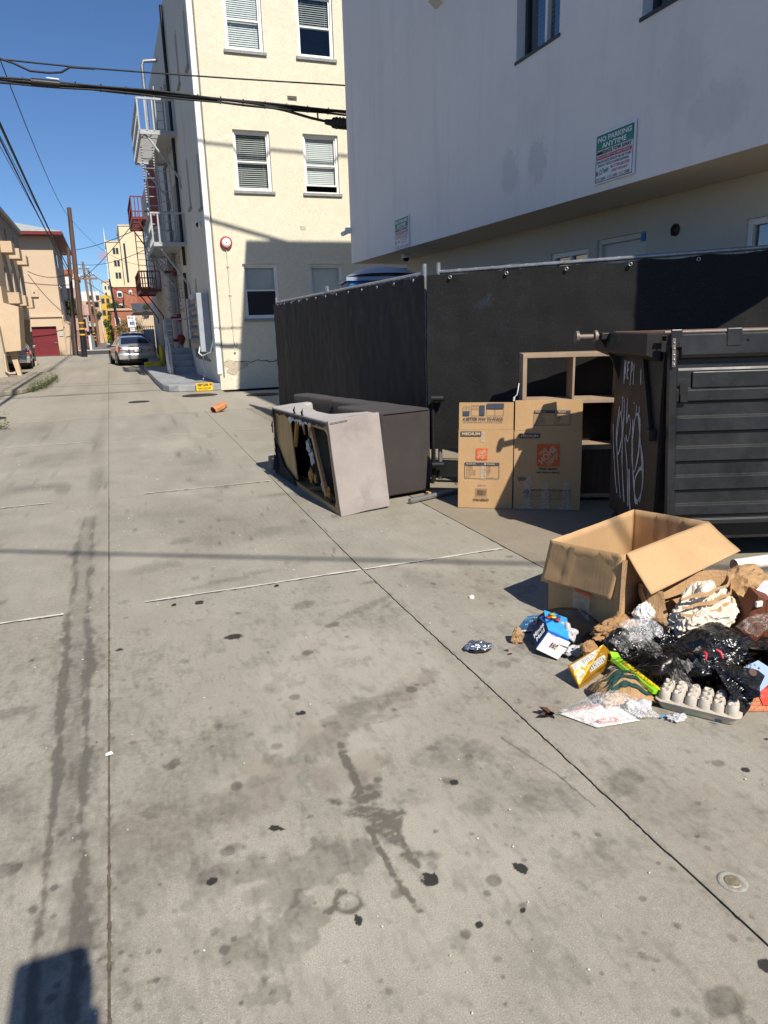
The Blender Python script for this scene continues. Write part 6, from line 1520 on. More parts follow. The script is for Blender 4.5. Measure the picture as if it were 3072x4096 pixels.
for k, (lb, f_) in enumerate((('loose clear plastic film draped over the small black bag', lambda u, v: Vector((2.00+0.16*u+0.02*math.sin(v*9), 2.36+0.16*v-0.03*u, 0.20-0.09*abs(v-0.4)*1.6+0.035*noise.noise(Vector((u*4, v*4, 1)))))),
        ('clear crinkled film strip hanging between hair clump and egg carton', lambda u, v: Vector((1.97+0.07*u+0.05*v, 2.28-0.26*v+0.02*math.sin(u*8), 0.19-0.16*v**1.2+0.03*noise.noise(Vector((u*5, v*6, 7)))))),
        ('clear plastic sleeve lying over the back of the egg carton', lambda u, v: Vector((2.02+0.16*u, 2.03+0.09*v+0.02*u, 0.13+0.04*math.sin(u*5+v*3)+0.03*noise.noise(Vector((u*5, v*5, 4)))))),
        ('clear crumpled film by the small black bag above the candy box', lambda u, v: Vector((1.93+0.13*u, 2.30+0.12*v, 0.13+0.05*math.sin(math.pi*u)*math.sin(math.pi*v)+0.04*noise.noise(Vector((u*6, v*6, 11)))))),
        ('clear plastic clamshell film at the right edge above the food tray', lambda u, v: Vector((2.46+0.22*u, 2.10+0.12*v, 0.18+0.04*math.sin(math.pi*u)+0.02*noise.noise(Vector((u*6, v*6, 14)))))))):
    tag(sheet_mesh('plastic_film', f_, 22, 22, M_film2 if k else M_film, None), lb, 'plastic film')
# ---- egg carton, upside down lid side with rows of cups
ec = thing('egg_carton', 'grey pulp egg carton lying cups-up at the front of the pile', 'egg carton', (2.02, 1.93, 0), math.atan2(-0.215, 0.165)+0.62)
M_pulp = pm('moulded_pulp', (0.50, 0.45, 0.38), 0.95, 0.12, 16, 0.6, 90)
eo = Vector((1.882, 2.045, 0.0)); eu = (Vector((2.066, 1.80, 0))-eo); EL = eu.length; eu.normalize(); ev = Vector((-eu.y, eu.x, 0)); EW = 0.146; ez = 0.006
def EP(a, b, z): return eo+eu*a+ev*b+Vector((0, 0, z))
EL = 0.305
rows = []
for (z, e) in ((0.004, 0.012), (0.024, 0.004), (0.037, -0.001), (0.040, -0.006), (0.043, -0.004), (0.043, 0.004)):
    rr = []; cr = 0.03
    for (cx, cy, a0) in ((EL-e-cr, e+cr, -90), (EL-e-cr, EW-e-cr, 0), (e+cr, EW-e-cr, 90), (e+cr, e+cr, 180)):
        for k in range(6): a = math.radians(a0+18*k); rr.append(EP(cx+cr*math.cos(a), cy+cr*math.sin(a), z))
    rows.append(rr)
m = MB(); m.grid(rows, True, 0, True); m.add(rows[-1], [tuple(range(24))]); m.build('lid', M_pulp, ec)
for i in range(6):
    for j in range(3):
        cx = 0.030+i*0.049; cy = 0.030+j*0.042; sc_ = 1.0
        m = MB(); pr = [(0.0235, 0.042), (0.0232, 0.054), (0.021, 0.068), (0.0165, 0.079), (0.0145, 0.082), (0.0120, 0.0815), (0.011, 0.079), (0.0, 0.0785)]
        rr = []
        for (r_, z) in pr:
            rr.append([EP(cx+r_*math.cos(a)*(1+0.05*math.sin(3*a+i)), cy+r_*math.sin(a), z+0.0025*math.sin(a*2+i*2+j)) for a in [2*math.pi*q/16 for q in range(16)]])
        m.grid(rr, True, 0, True); m.build('cup', M_pulp, ec)
for i in range(5):
    m = MB(); rr = []
    for (r_, z) in ((0.010, 0.043), (0.008, 0.056), (0.004, 0.064), (0, 0.065)): rr.append([EP(0.054+i*0.048+r_*math.cos(a), 0.051+0.042*(i % 2)+r_*math.sin(a), z) for a in [2*math.pi*q/10 for q in range(10)]])
    m.grid(rr, True, 0, True); m.build('cone_post', M_pulp, ec)
ES = Sheet(EP(0, -0.0005, 0), eu, Vector((0, 0, 1)), -ev, ec, EL, 0.05); M_egreen = pm('green_stamp', (0.03, 0.22, 0.08), 0.8, 0.1, 3, 0)
ES.text('18 LARGE', 0.13, 0.018, 0.175, 0.028, M_egreen, 0.01, 0.0105, math.pi); ES.text('EGGS', 0.03, 0.02, 0.065, 0.030, M_egreen, 0.01, 0.0105, math.pi)
m = MB(); m.add([ES.P(0.235+0.014*math.cos(a), 0.022+0.007*math.sin(a), 0.0105) for a in [2*math.pi*q/16 for q in range(16)]], [tuple(range(16))]); m.build('round_stamp', M_navy, ec)
# ---- red patterned paper bag and its neighbours at the right edge
rb = thing('red_takeaway_bag', 'red and tan lattice-printed takeaway paper bag at the right edge', 'paper bag', (2.30, 1.95, 0))
def lattice(name, a, b, sc_=70):
    t = NT(name); P = t.obj(); e = t.voro(P, sc_, 'DISTANCE_TO_EDGE', 0.15); return t.fin(t.mix(t.map(e, 0.02, 0.07), b, a), 0.7, None, 0, 0.25)
M_lat = lattice('tan_red_lattice', (0.50, 0.20, 0.09), (0.32, 0.06, 0.03)); M_rpanel = pm('red_panel', (0.58, 0.045, 0.02), 0.6, 0.12, 8, 0.1)
ra, rb_, rc_, rd_ = Vector((2.14, 1.97, 0.06)), Vector((2.15, 1.91, 0.025)), Vector((2.46, 1.78, 0.015)), Vector((2.44, 1.90, 0.085))
def rbf(u, v): return bil(ra, rb_, rc_, rd_, u, v)+Vector((0, -0.01, 0.02))*math.sin(math.pi*u)*math.sin(math.pi*v)+Vector((0, 0, 0.008))*noise.noise(Vector((u*4, v*6, 3)))
sheet_mesh('bag_face', rbf, 12, 24, M_lat, rb, False)
sheet_mesh('red_band', lambda u, v: rbf(u, 0.34+0.30*v)+Vector((-0.001, -0.003, 0.003)), 12, 8, M_rpanel, rb)
sheet_mesh('bag_side', lambda u, v: bil(rb_, Vector((2.17, 1.89, 0.004)), Vector((2.47, 1.76, 0.004)), rc_, u, v), 4, 8, M_lat, rb)
sheet_mesh('bag_top', lambda u, v: bil(ra, rd_, Vector((2.48, 1.99, 0.09)), Vector((2.18, 2.05, 0.06)), u, v), 4, 4, M_lat, rb)
bc = thing('burger_card', 'pale blue card printed with a round burger emblem on the red bag', 'card', (2.42, 1.97, 0.15))
m = MB(); bcp = [Vector(p)+Vector((-0.17, -0.04, -0.06)) for p in ((2.33, 1.965, 0.155), (2.42, 1.925, 0.130), (2.56, 1.955, 0.165), (2.52, 2.03, 0.20), (2.40, 2.02, 0.185))]; m.prism(bcp, (0, 0, 0.003)); m.build('card', pm('pale_blue_card', (0.32, 0.42, 0.58), 0.5, 0.06, 4, 0), bc, fixn=True)
BS = Sheet((2.23, 1.905, 0.096), (0.12, 0.02, 0.03), (-0.01, 0.07, 0.045), (-0.1, -0.5, 0.85), bc, 0.1, 0.08)
for k in range(7): q = math.radians(190-k*32); BS.text('BURGER!'[k], 0.045+0.036*math.cos(q)-0.005, 0.035+0.032*math.sin(q)-0.006, 0.045+0.036*math.cos(q)+0.005, 0.035+0.032*math.sin(q)+0.006, M_navy, 0.02, 0.006, q-math.pi/2)
m = MB(); m.add([BS.P(0.045+0.018*math.cos(a), 0.035+0.016*math.sin(a), 0.006) for a in [2*math.pi*k/14 for k in range(14)]], [tuple(range(14))]); m.build('emblem_disc', pm('brown_print', (0.10, 0.05, 0.035), 0.6, 0.1, 3, 0), bc)
pb = thing('patterned_box', 'dark red-brown lattice-patterned box behind the black bags', 'box', (2.76, 2.36, 0.1))
m = MB(); PM_ = Matrix.Translation((2.72, 2.27, 0.15)) @ Matrix.Rotation(-0.5, 4, 'Z') @ Matrix.Rotation(0.35, 4, 'Y'); m.box((-0.12, -0.06, -0.11), (0.14, 0.07, 0.10), PM_); m.build('carton', lattice('brown_lattice', (0.18, 0.06, 0.03), (0.07, 0.02, 0.015), 60), pb, bevel=0.003)
pk = thing('wrapping_paper', 'white greaseproof paper with pink pattern at the right edge', 'wrapping paper', (2.95, 2.32, 0.1))
sheet_mesh('paper', lambda u, v: Vector((2.70+0.30*u, 2.34-0.22*v+0.05*u, 0.275-0.15*v+0.03*math.sin(u*6+v*3)+0.025*noise.noise(Vector((u*4, v*4, 6))))), 20, 20, lattice('pink_lattice', (0.74, 0.68, 0.70), (0.62, 0.22, 0.32), 46), pk, False)
m = MB(); m.box((2.60, 2.24, 0.24), (2.635, 2.25, 0.265)); tg = thing('paper_tag', 'tiny white tag on the patterned box', 'tag', (2.70, 2.40, 0.3)); m.build('tag', M_napkin, tg)
ct = thing('paper_roll', 'white rolled paper lying at the right edge under the dumpster', 'paper roll', (3.3, 2.75, 0))
m = MB(); m.tube([(3.05, 2.80, 0.20), (3.55, 2.74, 0.21)], 0.035, 12); m.build('roll', M_napkin, ct)
# ---- loose bits on the concrete
fo = thing('foil_wrapper', 'crumpled silver foil wrapper lying alone on the concrete', 'foil wrapper', (1.48, 2.80, 0))
M_foil = pm('aluminium_foil', (0.75, 0.75, 0.76), 0.22, 0.1, 20, 0.4, 120, metal=1.0)
crumple('foil', (1.485, 2.795, 0.028), (0.072, 0.045, 0.022), M_foil, fo, 41, 0.5, 2.4, 4, -0.25, False, fold=0.35, ff=7)
crumple('black_under_foil', (1.485, 2.79, 0.010), (0.058, 0.034, 0.012), M_blkcloth, fo, 42, 0.2, 2, 3, -0.25)  # flat black lump set beneath the foil
bcap = thing('bottle_cap', 'white plastic bottle cap on the concrete left of the open box', 'bottle cap', (1.77, 3.42, 0))
m = MB(); m.lathe([(0.0, 0.014), (0.013, 0.014), (0.015, 0.012), (0.015, 0.001)], (1.77, 3.42, 0), 16); m.build('cap', M_trimw, bcap)
jk = thing('dried_leaf', 'curled dark brown dry leaf at the left tip of the zip bag', 'leaf', (1.46, 2.16, 0))
M_leafb = pm('dry_brown_leaf', (0.09, 0.035, 0.02), 0.7, 0.3, 40, 0.5, 80)
for k in range(7):
    a = 2.0+0.45*k; c0 = Vector((1.475, 2.155, 0.01)); tip = c0+Vector((0.06*math.cos(a)*(1+0.3*math.sin(k*3)), 0.045*math.sin(a), 0.018+0.012*(k % 3)))
    m = MB(); s_ = Vector((-math.sin(a), math.cos(a), 0))*0.008; m.add([c0-s_, c0+s_, c0.lerp(tip, 0.6)+s_*1.2, tip, c0.lerp(tip, 0.6)-s_*1.2+Vector((0, 0, 0.006))], [(0, 1, 2, 3, 4)]); m.build('leaf_lobe', M_leafb, jk)
for k, (x, y, lb) in enumerate(((1.60, 2.70, 'dark red food scrap on the concrete right of the foil'), (1.71, 2.78, 'tiny brown food scrap near the juice carton'))):
    tag(crumple('food_scrap', (x, y, 0.004), (0.014, 0.007, 0.004), pm('scrap%d' % k, (0.12, 0.015, 0.012), 0.5, 0.2, 9, 0), None, 51+k, 0.5, 3, 2), lb, 'food scrap')
# little white and dark crumbs scattered over the slabs
m = MB(); R = random.Random(8)
for k in range(260):
    y = 1.1+9*R.random()**1.5; x = -1.6+3.6*R.random(); s_ = R.uniform(0.0012, 0.0042)*(0.8+0.12*y); a = R.uniform(0, 3)
    p = Vector((x, y, 0.004)); u_ = Vector((math.cos(a), math.sin(a), 0))*s_; w_ = Vector((-math.sin(a), math.cos(a), 0))*s_*0.7
    m.add([p-u_-w_, p+u_-w_, p+u_+w_, p-u_+w_, p+Vector((0, 0, s_))], [(0, 1, 4), (1, 2, 4), (2, 3, 4), (3, 0, 4)])
stuff(m.build('scattered_grit', pm('pale_grit', (0.55, 0.52, 0.47), 0.8, 0.3, 40, 0)))
bits = (((-0.02, 2.57), 'white paper scrap lying on the middle joint'), ((0.17, 4.02, ), 'small dark chip on the pale joint near the middle'), ((0.78, 4.08), 'small dark chip farther along the pale joint'))
for k, (xy, lb) in enumerate(bits):
    m = MB(); x, y = xy[0]-(0.16 if k == 0 else 0), xy[1]; m.prism([(x-0.012, y-0.006, 0.004), (x+0.016, y-0.003, 0.005), (x+0.010, y+0.008, 0.010), (x-0.010, y+0.006, 0.006)], (0, 0, 0.003))
    tag(m.build('paper_scrap' if k == 0 else 'tar_chip', M_napkin if k == 0 else M_blkcloth), lb, 'scrap')
# ---- crumpled orange-brown bag out in the alley
ob2 = thing('orange_paper_bag', 'crumpled orange-brown paper bag lying alone in the alley', 'paper bag', (1.82, 14.1, 0))
M_orb = kraft('orange_brown_paper', (0.50, 0.22, 0.10))
BMx = Matrix.Translation((1.83, 14.1, 0.085)) @ Matrix.Rotation(0.55, 4, 'Z') @ Matrix.Rotation(-0.28, 4, 'Y')
m = MB(); rows = []
for i in range(9):
    f = i/8; r_ = 0.085*(1-0.25*abs(f-0.4)); rows.append([BMx @ Vector((-0.15+0.30*f, r_*1.05*math.cos(a)*(1+0.12*noise.noise(Vector((f*5, a*2, 1)))), r_*math.sin(a)*(1+0.15*noise.noise(Vector((f*4, a*2, 5)))))) for a in [2*math.pi*q/9 for q in range(9)]])
m.grid(rows, False, 0, True); m.build('bag_tube', M_orb, ob2); m = MB(); m.add(rows[-1], [tuple(range(9))]); m.build('folded_bottom', M_orb, ob2)
# ================================================================ ALLEY: STEPS, METERS, FIRE ESCAPES
M_greyp = pm('grey_floor_paint', (0.30, 0.31, 0.325), 0.8, 0.2, 4, 0.3, 50, dirt=(0.42, 0.40, 0.37), dscale=3, damt=0.5)
plf = [(2.62, 19.42), (1.55, 19.55), (1.32, 19.75), (1.20, 20.2), (1.18, 24.0), (1.22, 31.5), (2.62, 31.5)]
m = MB(); m.prism([(x, y, 0.004) for x, y in plf], (0, 0, 0.17)); struct(m.build('raised_platform', M_greyp, bevel=0.02, fixn=True))
hv = thing('warning_sign', 'yellow high voltage warning plate on the platform kerb', 'sign', (2.2, 19.5, 0.02))
m = MB(); m.box((1.98, 19.40, 0.012), (2.40, 19.43, 0.215)); m.build('plate', pm('yellow_plate', (0.72, 0.48, 0.01), 0.5, 0.05, 3, 0), hv)
HS = Sheet((1.98, 19.40, 0.012), (1, 0, 0), (0, 0, 1), (0, -1, 0), hv, 0.42, 0.2)
HS.text('HIGH VOLTAGE', 0.05, 0.045, 0.37, 0.085, M_ink, 0.02, 0.004); HS.text('KEEP CLEAR', 0.04, 0.12, 0.32, 0.185, M_ink, 0.04, 0.004); HS.text('DANGER', 0.06, 0.012, 0.30, 0.03, M_ink, 0.0, 0.004)
m = MB(); m.lathe([(0, 0.003), (0.03, 0.003), (0.03, 0.0)], (2.355, 19.40, 0.17), 14, RM); m.build('red_symbol', M_signr, hv)
st = thing('entrance_steps', 'four grey painted concrete steps up to the side door', 'steps', (2.2, 25.2, 0.17))
for k in range(4):
    m = MB(); m.box((1.90, 25.2+0.28*k, 0.172), (2.615, 26.6, 0.172+0.205*(k+1))); m.build('step', M_greyp, st, bevel=0.012)
m = MB(); m.prism([(1.78, 25.15, 0.172), (1.78, 26.6, 0.172), (1.78, 26.6, 1.0), (1.78, 26.3, 1.0), (1.78, 25.15, 0.40)], (0.115, 0, 0)); m.build('cheek_wall', M_creamside, st, bevel=0.01, fixn=True)
hr = thing('handrail', 'pale metal handrail beside the grey steps', 'handrail', (1.85, 25.1, 0.17))
M_paleM = pm('pale_grey_metal', (0.52, 0.52, 0.50), 0.5, 0.15, 10, 0.1)
for pts in ([(1.86, 25.05, 0.172), (1.84, 25.12, 1.05), (1.82, 26.3, 1.95), (2.6, 26.35, 1.95)], [(1.80, 25.6, 0.55), (1.80, 25.65, 1.45)], [(1.80, 26.25, 0.95), (1.80, 26.3, 1.93)]):
    m = MB(); m.tube(pts, 0.024, 8); m.build('rail_pipe', M_paleM, hr)
# meter bank
mt = thing('meter_bank', 'grey electrical cabinet with four rows of round glass meters on the side wall', 'electric meters', (2.5, 22.3, 1.05))
M_cab = pm('cabinet_grey_blue', (0.33, 0.36, 0.40), 0.55, 0.12, 5, 0.1); M_rusty = pm('rust_streaked_panel', (0.34, 0.28, 0.24), 0.7, 0.35, 6, 0.3, 60, dirt=(0.2, 0.11, 0.07))
M_lens = pm('meter_glass', (0.12, 0.13, 0.13), 0.08, 0.3, 8, 0, spec=0.8)
m = MB(); m.box((2.44, 20.55, 1.02), (2.61, 24.3, 2.46)); pl = m.build('back_panel', M_rusty, mt, bevel=0.01)
m = MB(); m.box((2.30, 20.35, 0.98), (2.61, 20.54, 2.52)); m.build('front_cabinet', M_cab, mt, bevel=0.01)
m = MB(); m.box((2.36, 23.3, 1.3), (2.435, 23.75, 2.5)); m.build('rear_cabinet', M_cab, mt, bevel=0.01)
for r_ in range(4):
    for c_ in range(6):
        y, z = 20.95+c_*0.40, 1.30+r_*0.30; t_ = MB(); t_.lathe([(0.085, 0.0), (0.085, 0.05), (0.075, 0.10), (0.05, 0.125), (0, 0.13)], (2.44, y, z), 14, RMX); t_.build('meter', M_lens, mt)
        if c_ == 0 or True:
            t_ = MB(); t_.lathe([(0.09, 0.0), (0.105, 0.01), (0.105, 0.03), (0.088, 0.04)], (2.44, y, z), 14, RMX); t_.build('meter_ring', M_galv, mt)
m = MB()
for k in range(6): m.tube([(2.47, 20.9+0.5*k, 1.02), (2.50, 20.9+0.5*k, 0.78), (2.6, 20.9+0.5*k, 0.70)], 0.03, 6)
stuff(m.build('drop_conduits', M_cond, mt))
m = MB(); m.tube([(2.32, 20.5, 1.2), (2.24, 20.4, 0.95), (2.30, 20.2, 0.88), (2.5, 19.9, 0.98), (2.55, 19.6, 1.3)], 0.018, 6); m.build('loose_cable', M_trimw, mt)
m = MB(); m.tube([(2.5, 21.6, 0.85), (2.42, 21.4, 0.6), (2.48, 21.2, 0.4), (2.35, 20.9, 0.22)], 0.02, 6); m.build('loose_cable', M_trimw, mt)
m = MB(); m.box((2.295, 20.40, 1.55), (2.300, 20.50, 1.85)); m.build('sticker', pm('pale_yellow_sticker', (0.65, 0.6, 0.35), 0.6, 0.05), mt)
# wall camera on the side
dome_cam('side_camera', 'small dome camera high on the shaded side wall', (2.615, 20.6, 4.25), RMX, 1.4)
# standpipe and drains
M_reddk = pm('shade_darkened_red', (0.17, 0.018, 0.02), 0.5, 0.2, 8, 0.1)  # red darkened in the colour itself for the shade along this wall
sp = thing('standpipe', 'red and grey fire standpipe rising beside the side door', 'standpipe', (2.45, 27.2, 1.0))
m = MB(); m.tube([(2.42, 27.3, 0.98), (2.42, 27.3, 6.9), (2.5, 27.2, 7.05), (2.62, 27.2, 7.05)], 0.055, 10); m.build('riser', M_cond, sp)
m = MB(); m.lathe([(0.055, 0), (0.10, 0.05), (0.15, 0.16), (0.15, 0.26), (0.09, 0.34), (0.06, 0.36)], (2.42, 27.3, 1.08), 14); m.build('valve_body', M_reddk, sp)
m = MB(); m.tube([(2.42, 27.3, 1.24), (2.14, 27.2, 1.24)], [0.07, 0.05], 10); m.build('outlet', M_reddk, sp)
for z, l in ((2.0, 0.35), (3.55, 0.45)): m = MB(); m.tube([(2.42, 27.3, z), (2.42-l*0.8, 27.15, z+0.02)], 0.045, 8); m.build('branch', M_reddk, sp); m = MB(); m.tube([(2.42, 27.3, z-0.12), (2.42, 27.3, z+0.14)], 0.075, 10); m.build('coupling', M_reddk, sp)
dr = thing('drain_pipe', 'tall black drain pipe on the shaded side wall', 'drain pipe', (2.56, 25.3, 1.0))
m = MB(); m.tube([(2.55, 25.35, 1.0), (2.55, 25.35, 3.4)], 0.05, 8); m.build('pipe', M_blackpost, dr); m = MB(); m.tube([(2.55, 25.0, 3.6), (2.55, 24.9, 10.9)], 0.05, 8); m.build('pipe', M_blackpost, dr)
dr2 = thing('vent_pipe', 'grey vent pipe with elbow at the roof edge of the side wall', 'pipe', (2.3, 29.5, 7))
m = MB(); m.tube([(2.1, 28.3, 7.4), (2.1, 28.3, 10.3), (2.16, 28.3, 10.45), (2.6, 28.3, 10.5)], 0.06, 8); m.build('pipe', M_galv, dr2)
dr3 = thing('thick_duct', 'thick grey vertical duct on the shaded side wall', 'duct', (2.4, 28.6, 1))
m = MB(); m.tube([(2.43, 28.6, 0.9), (2.43, 28.6, 4.2)], 0.14, 10); m.build('duct', M_cond, dr3)
# coils of barbed wire round the standpipe
bw = thing('razor_wire', 'coils of razor wire wound round the standpipe', 'razor wire', (2.4, 27.2, 2.2))
m = MB(); pts = []; R = random.Random(6)
for k in range(330):
    a = k*0.37; pts.append((2.36+(0.24+0.10*math.sin(k*0.11))*math.cos(a), 27.2+0.26*math.sin(a), 2.2+k*0.0072+0.05*math.sin(k*0.9)))
m.tube(pts, 0.008, 4, False); m.build('wire_coil', M_wire, bw)
m = MB(); pts = [(2.2-0.55*f+0.12*math.cos(f*60), 26.9+1.0*f+0.1*math.sin(f*60), 3.5+0.7*f+0.14*math.sin(f*60)) for f in [i/180 for i in range(181)]]; m.tube(pts, 0.008, 4, False); m.build('wire_coil', M_wire, bw)

M_esc = pm('grey_fire_escape_paint', (0.42, 0.43, 0.44), 0.5, 0.15, 8, 0.1, dirt=(0.2, 0.17, 0.14), dscale=4); M_escr = pm('dark_red_fire_escape_paint', (0.16, 0.035, 0.035), 0.5, 0.2, 8, 0.1)
def balcony(t, x0, x1, y0, y1, z, mat, bars_front=5, bars_side=8, h=0.86, wall=2.62):
    m = MB(); m.box((x0, y0, z-0.10), (x1, y0+0.05, z+0.02)); m.box((x0, y1-0.05, z-0.10), (x1, y1, z+0.02)); m.box((x0, y0+0.05, z-0.10), (x0+0.05, y1-0.05, z+0.02)); m.build('floor_frame', mat, t)
    m = MB(); n = int((y1-y0)/0.09)
    for k in range(n): yy = y0+0.06+k*(y1-y0-0.12)/n; m.box((x0+0.05, yy, z-0.02), (x1-0.45, yy+0.035, z))
    stuff(m.build('floor_grating', mat, t))
    m = MB(); m.box((x1-0.5, y0+0.05, z-0.03), (x1-0.02, y1-0.05, z-0.022)); m.build('floor_plate', mat, t)
    for (p, q) in (((x0, y0, z+h), (x1, y0, z+h)), ((x0, y1, z+h), (x1, y1, z+h)), ((x0, y0, z+h), (x0, y1, z+h)), ((x0, y0, z+h*0.45), (x0, y1, z+h*0.45)), ((x0, y1, z+h*0.35), (x1, y1, z+h*0.35))): m = MB(); m.bar(p, q, 0.055, 0.05); m.build('rail', mat, t)
    for k in range(bars_front+1):
        xx = x0+(x1-x0)*k/bars_front
        if k in (bars_front-1, bars_front-2) and bars_front > 4: continue
        m = MB(); m.bar((xx, y0, z), (xx, y0, z+h), 0.045, 0.03); m.build('baluster', mat, t)
        m = MB(); m.bar((xx, y1, z), (xx, y1, z+h), 0.035, 0.03); m.build('baluster', mat, t)
    for k in range(1, bars_side): yy = y0+(y1-y0)*k/bars_side; m = MB(); m.bar((x0, yy, z), (x0, yy, z+h), 0.03, 0.03); m.build('baluster', mat, t)
    for yy in (y0+0.1, y1-0.2): m = MB(); m.tube([(x0+0.06, yy, z-0.05), (x0+0.22, yy, z-0.16), (wall-0.05, yy, z-1.25), (wall-0.03, yy, z-1.55)], 0.032, 6); m.build('strut', mat, t)
def ladder(t, x, y0, y1, z0, z1, mat, n):
    for yy in (y0, y1): m = MB(); m.bar((x, yy, z0), (x, yy, z1), 0.035, 0.05); m.build('stringer', mat, t)
    for k in range(n): z = z0+(z1-z0)*(k+0.5)/n; m = MB(); m.bar((x, y0, z), (x, y1, z), 0.022, 0.022); m.build('rung', mat, t)
fe = thing('fire_escape', 'grey steel fire escape with two balconies on the shaded side wall', 'fire escape', (2.1, 26.4, 4))
balcony(fe, 1.62, 2.6, 24.4, 28.4, 4.22, M_esc); balcony(fe, 1.55, 2.6, 24.3, 28.6, 7.35, M_esc)
for (xa, xb) in ((1.66, 2.02),):
    for x in (xa, xb): m = MB(); m.bar((x, 25.9, 4.25), (x, 26.3, 7.4), 0.05, 0.035); m.build('stringer', M_esc, fe)
    for k in range(11): f = (k+0.5)/11; m = MB(); m.bar((xa, 25.9+0.4*f, 4.25+3.15*f), (xb, 25.9+0.4*f, 4.25+3.15*f), 0.03, 0.03); m.build('rung', M_esc, fe)
for x in (2.12, 2.48): m = MB(); m.bar((x, 26.1, 4.25), (x, 26.3, 7.4), 0.03, 0.02); m.build('stringer', M_esc, fe)
for k in range(10): f = (k+0.5)/10; m = MB(); m.bar((2.12, 26.1+0.2*f, 4.3+3.1*f), (2.48, 26.1+0.2*f, 4.3+3.1*f), 0.02, 0.02); m.build('rung', M_esc, fe)
for x in (2.26, 2.5): m = MB(); m.bar((x, 26.6, 7.35), (x, 26.6, 9.2), 0.05, 0.05); m.build('roof_ladder_rail', M_esc, fe)
for k in range(6): m = MB(); m.bar((2.26, 26.6, 7.7+0.26*k), (2.5, 26.6, 7.7+0.26*k), 0.02, 0.02); m.build('rung', M_esc, fe)
# second building with the dark red escape
b2 = thing('apartment_building', 'off-white building with dark red fire escape beyond the cream one', 'building', (2.62, 41, 0))
m = MB(); W2 = [(38.9, 39.5, 4.1, 5.6), (41.0, 41.6, 4.1, 5.6), (39.5, 40.1, 7.0, 8.2)]; holes_wall(m, 'X', 2.66, 34.0, 47.0, 0, 9.0, W2, True); reveals(m, 'X', 2.66, 0.12, W2); m.quad((2.66, 34, 0), (9, 34, 0), (9, 34, 9.0), (2.66, 34, 9.0)); m.quad((2.66, 47, 0), (9, 47, 0), (9, 47, 9), (2.66, 47, 9)); m.quad((2.66, 34, 9), (9, 34, 9), (9, 47, 9), (2.66, 47, 9)); m.build('wall', M_creamside, b2)
for (y0, y1, z0, z1) in W2: m = MB(); m.box((2.74, y0, z0), (2.77, y1, z1)); m.build('window', M_glassd, b2)
fe2 = thing('fire_escape', 'dark red steel fire escape with two balconies on the farther building', 'fire escape', (2.2, 39.5, 3))
balcony(fe2, 1.68, 2.64, 37.7, 42.3, 3.55, M_escr, 8, 10, 0.85, 2.66); balcony(fe2, 1.68, 2.64, 37.9, 42.3, 6.85, M_escr, 6, 9, 0.9, 2.66)
for (xa, xb, ya) in ((1.78, 2.16, 39.2), (2.2, 2.55, 39.5)):
    for x in (xa, xb): m = MB(); m.bar((x, ya, 3.5), (x, ya+0.3, 6.9), 0.045, 0.03); m.build('stringer', M_escr, fe2)
    for k in range(12): f = (k+0.5)/12; m = MB(); m.bar((xa, ya+0.3*f, 3.5+3.4*f), (xb, ya+0.3*f, 3.5+3.4*f), 0.025, 0.025); m.build('rung', M_escr, fe2)
rs = thing('blade_sign', 'faded red vertical sign board behind the grey fire escape', 'sign', (2.4, 33.6, 6))
m = MB(); m.box((2.25, 33.55, 5.9), (2.60, 33.62, 8.3)); m.build('board', pm('faded_red_board', (0.42, 0.12, 0.10), 0.7, 0.2, 4, 0.1), rs)
# bollards, blocks, boxes by the wall
M_yell = pm('yellow_paint', (0.62, 0.46, 0.02), 0.6, 0.2, 8, 0.1, dirt=(0.25, 0.2, 0.08))
for k, (x, y, h, lb) in enumerate(((2.08, 33.4, 0.95, 'yellow steel bollard nearest the steps'), (2.25, 36.8, 0.9, 'shorter dull yellow bollard farther behind the first'), (2.02, 34.6, 0.55, 'low yellow post beside the concrete block'))):
    t = thing('bollard', lb, 'bollard', (x, y, 0), group='yellow bollards by the wall'); m = MB(); m.tube([(x, y, 0), (x, y, h), (x, y, h+0.04)], [0.075, 0.075, 0.04], 12); m.build('post', M_yell, t)
for k, (x0, y0, x1, y1, h, mt_, lb) in enumerate(((1.30, 33.0, 2.0, 33.5, 0.30, M_yell, 'yellow painted concrete block at the end of the platform'), (1.55, 34.2, 2.2, 34.7, 0.42, M_greyp, 'grey concrete block behind the yellow one'))):
    t = thing('concrete_block', lb, 'block', (x0, y0, 0)); m = MB(); m.box((x0, y0, 0.004), (x1, y1, h)); m.build('block', mt_, t, bevel=0.02)
ub = thing('utility_boxes', 'stack of grey utility boxes on the wall behind the handrail', 'utility boxes', (2.5, 33.2, 0.5))
for k in range(6): m = MB(); m.box((2.36, 33.2+0.05*(k % 2), 0.5+0.28*k), (2.60, 33.6, 0.74+0.28*k)); m.build('box', M_cab, ub, bevel=0.01)
gt = thing('wall_cabinet', 'pale rusty cabinet and black gate behind the silver coupe', 'cabinet', (2.3, 47.5, 0))
m = MB(); m.box((2.0, 47.4, 0.0), (2.65, 48.2, 1.75)); m.build('cabinet', M_paleM, gt, bevel=0.02)
for k in range(8): m = MB(); m.bar((1.75+0.13*k, 49, 0), (1.75+0.13*k, 49, 2.0), 0.03); m.build('gate_bar', M_blackpost, gt)
m = MB(); m.bar((1.7, 49, 1.9), (2.75, 49, 1.9), 0.04); m.build('gate_rail', M_blackpost, gt)

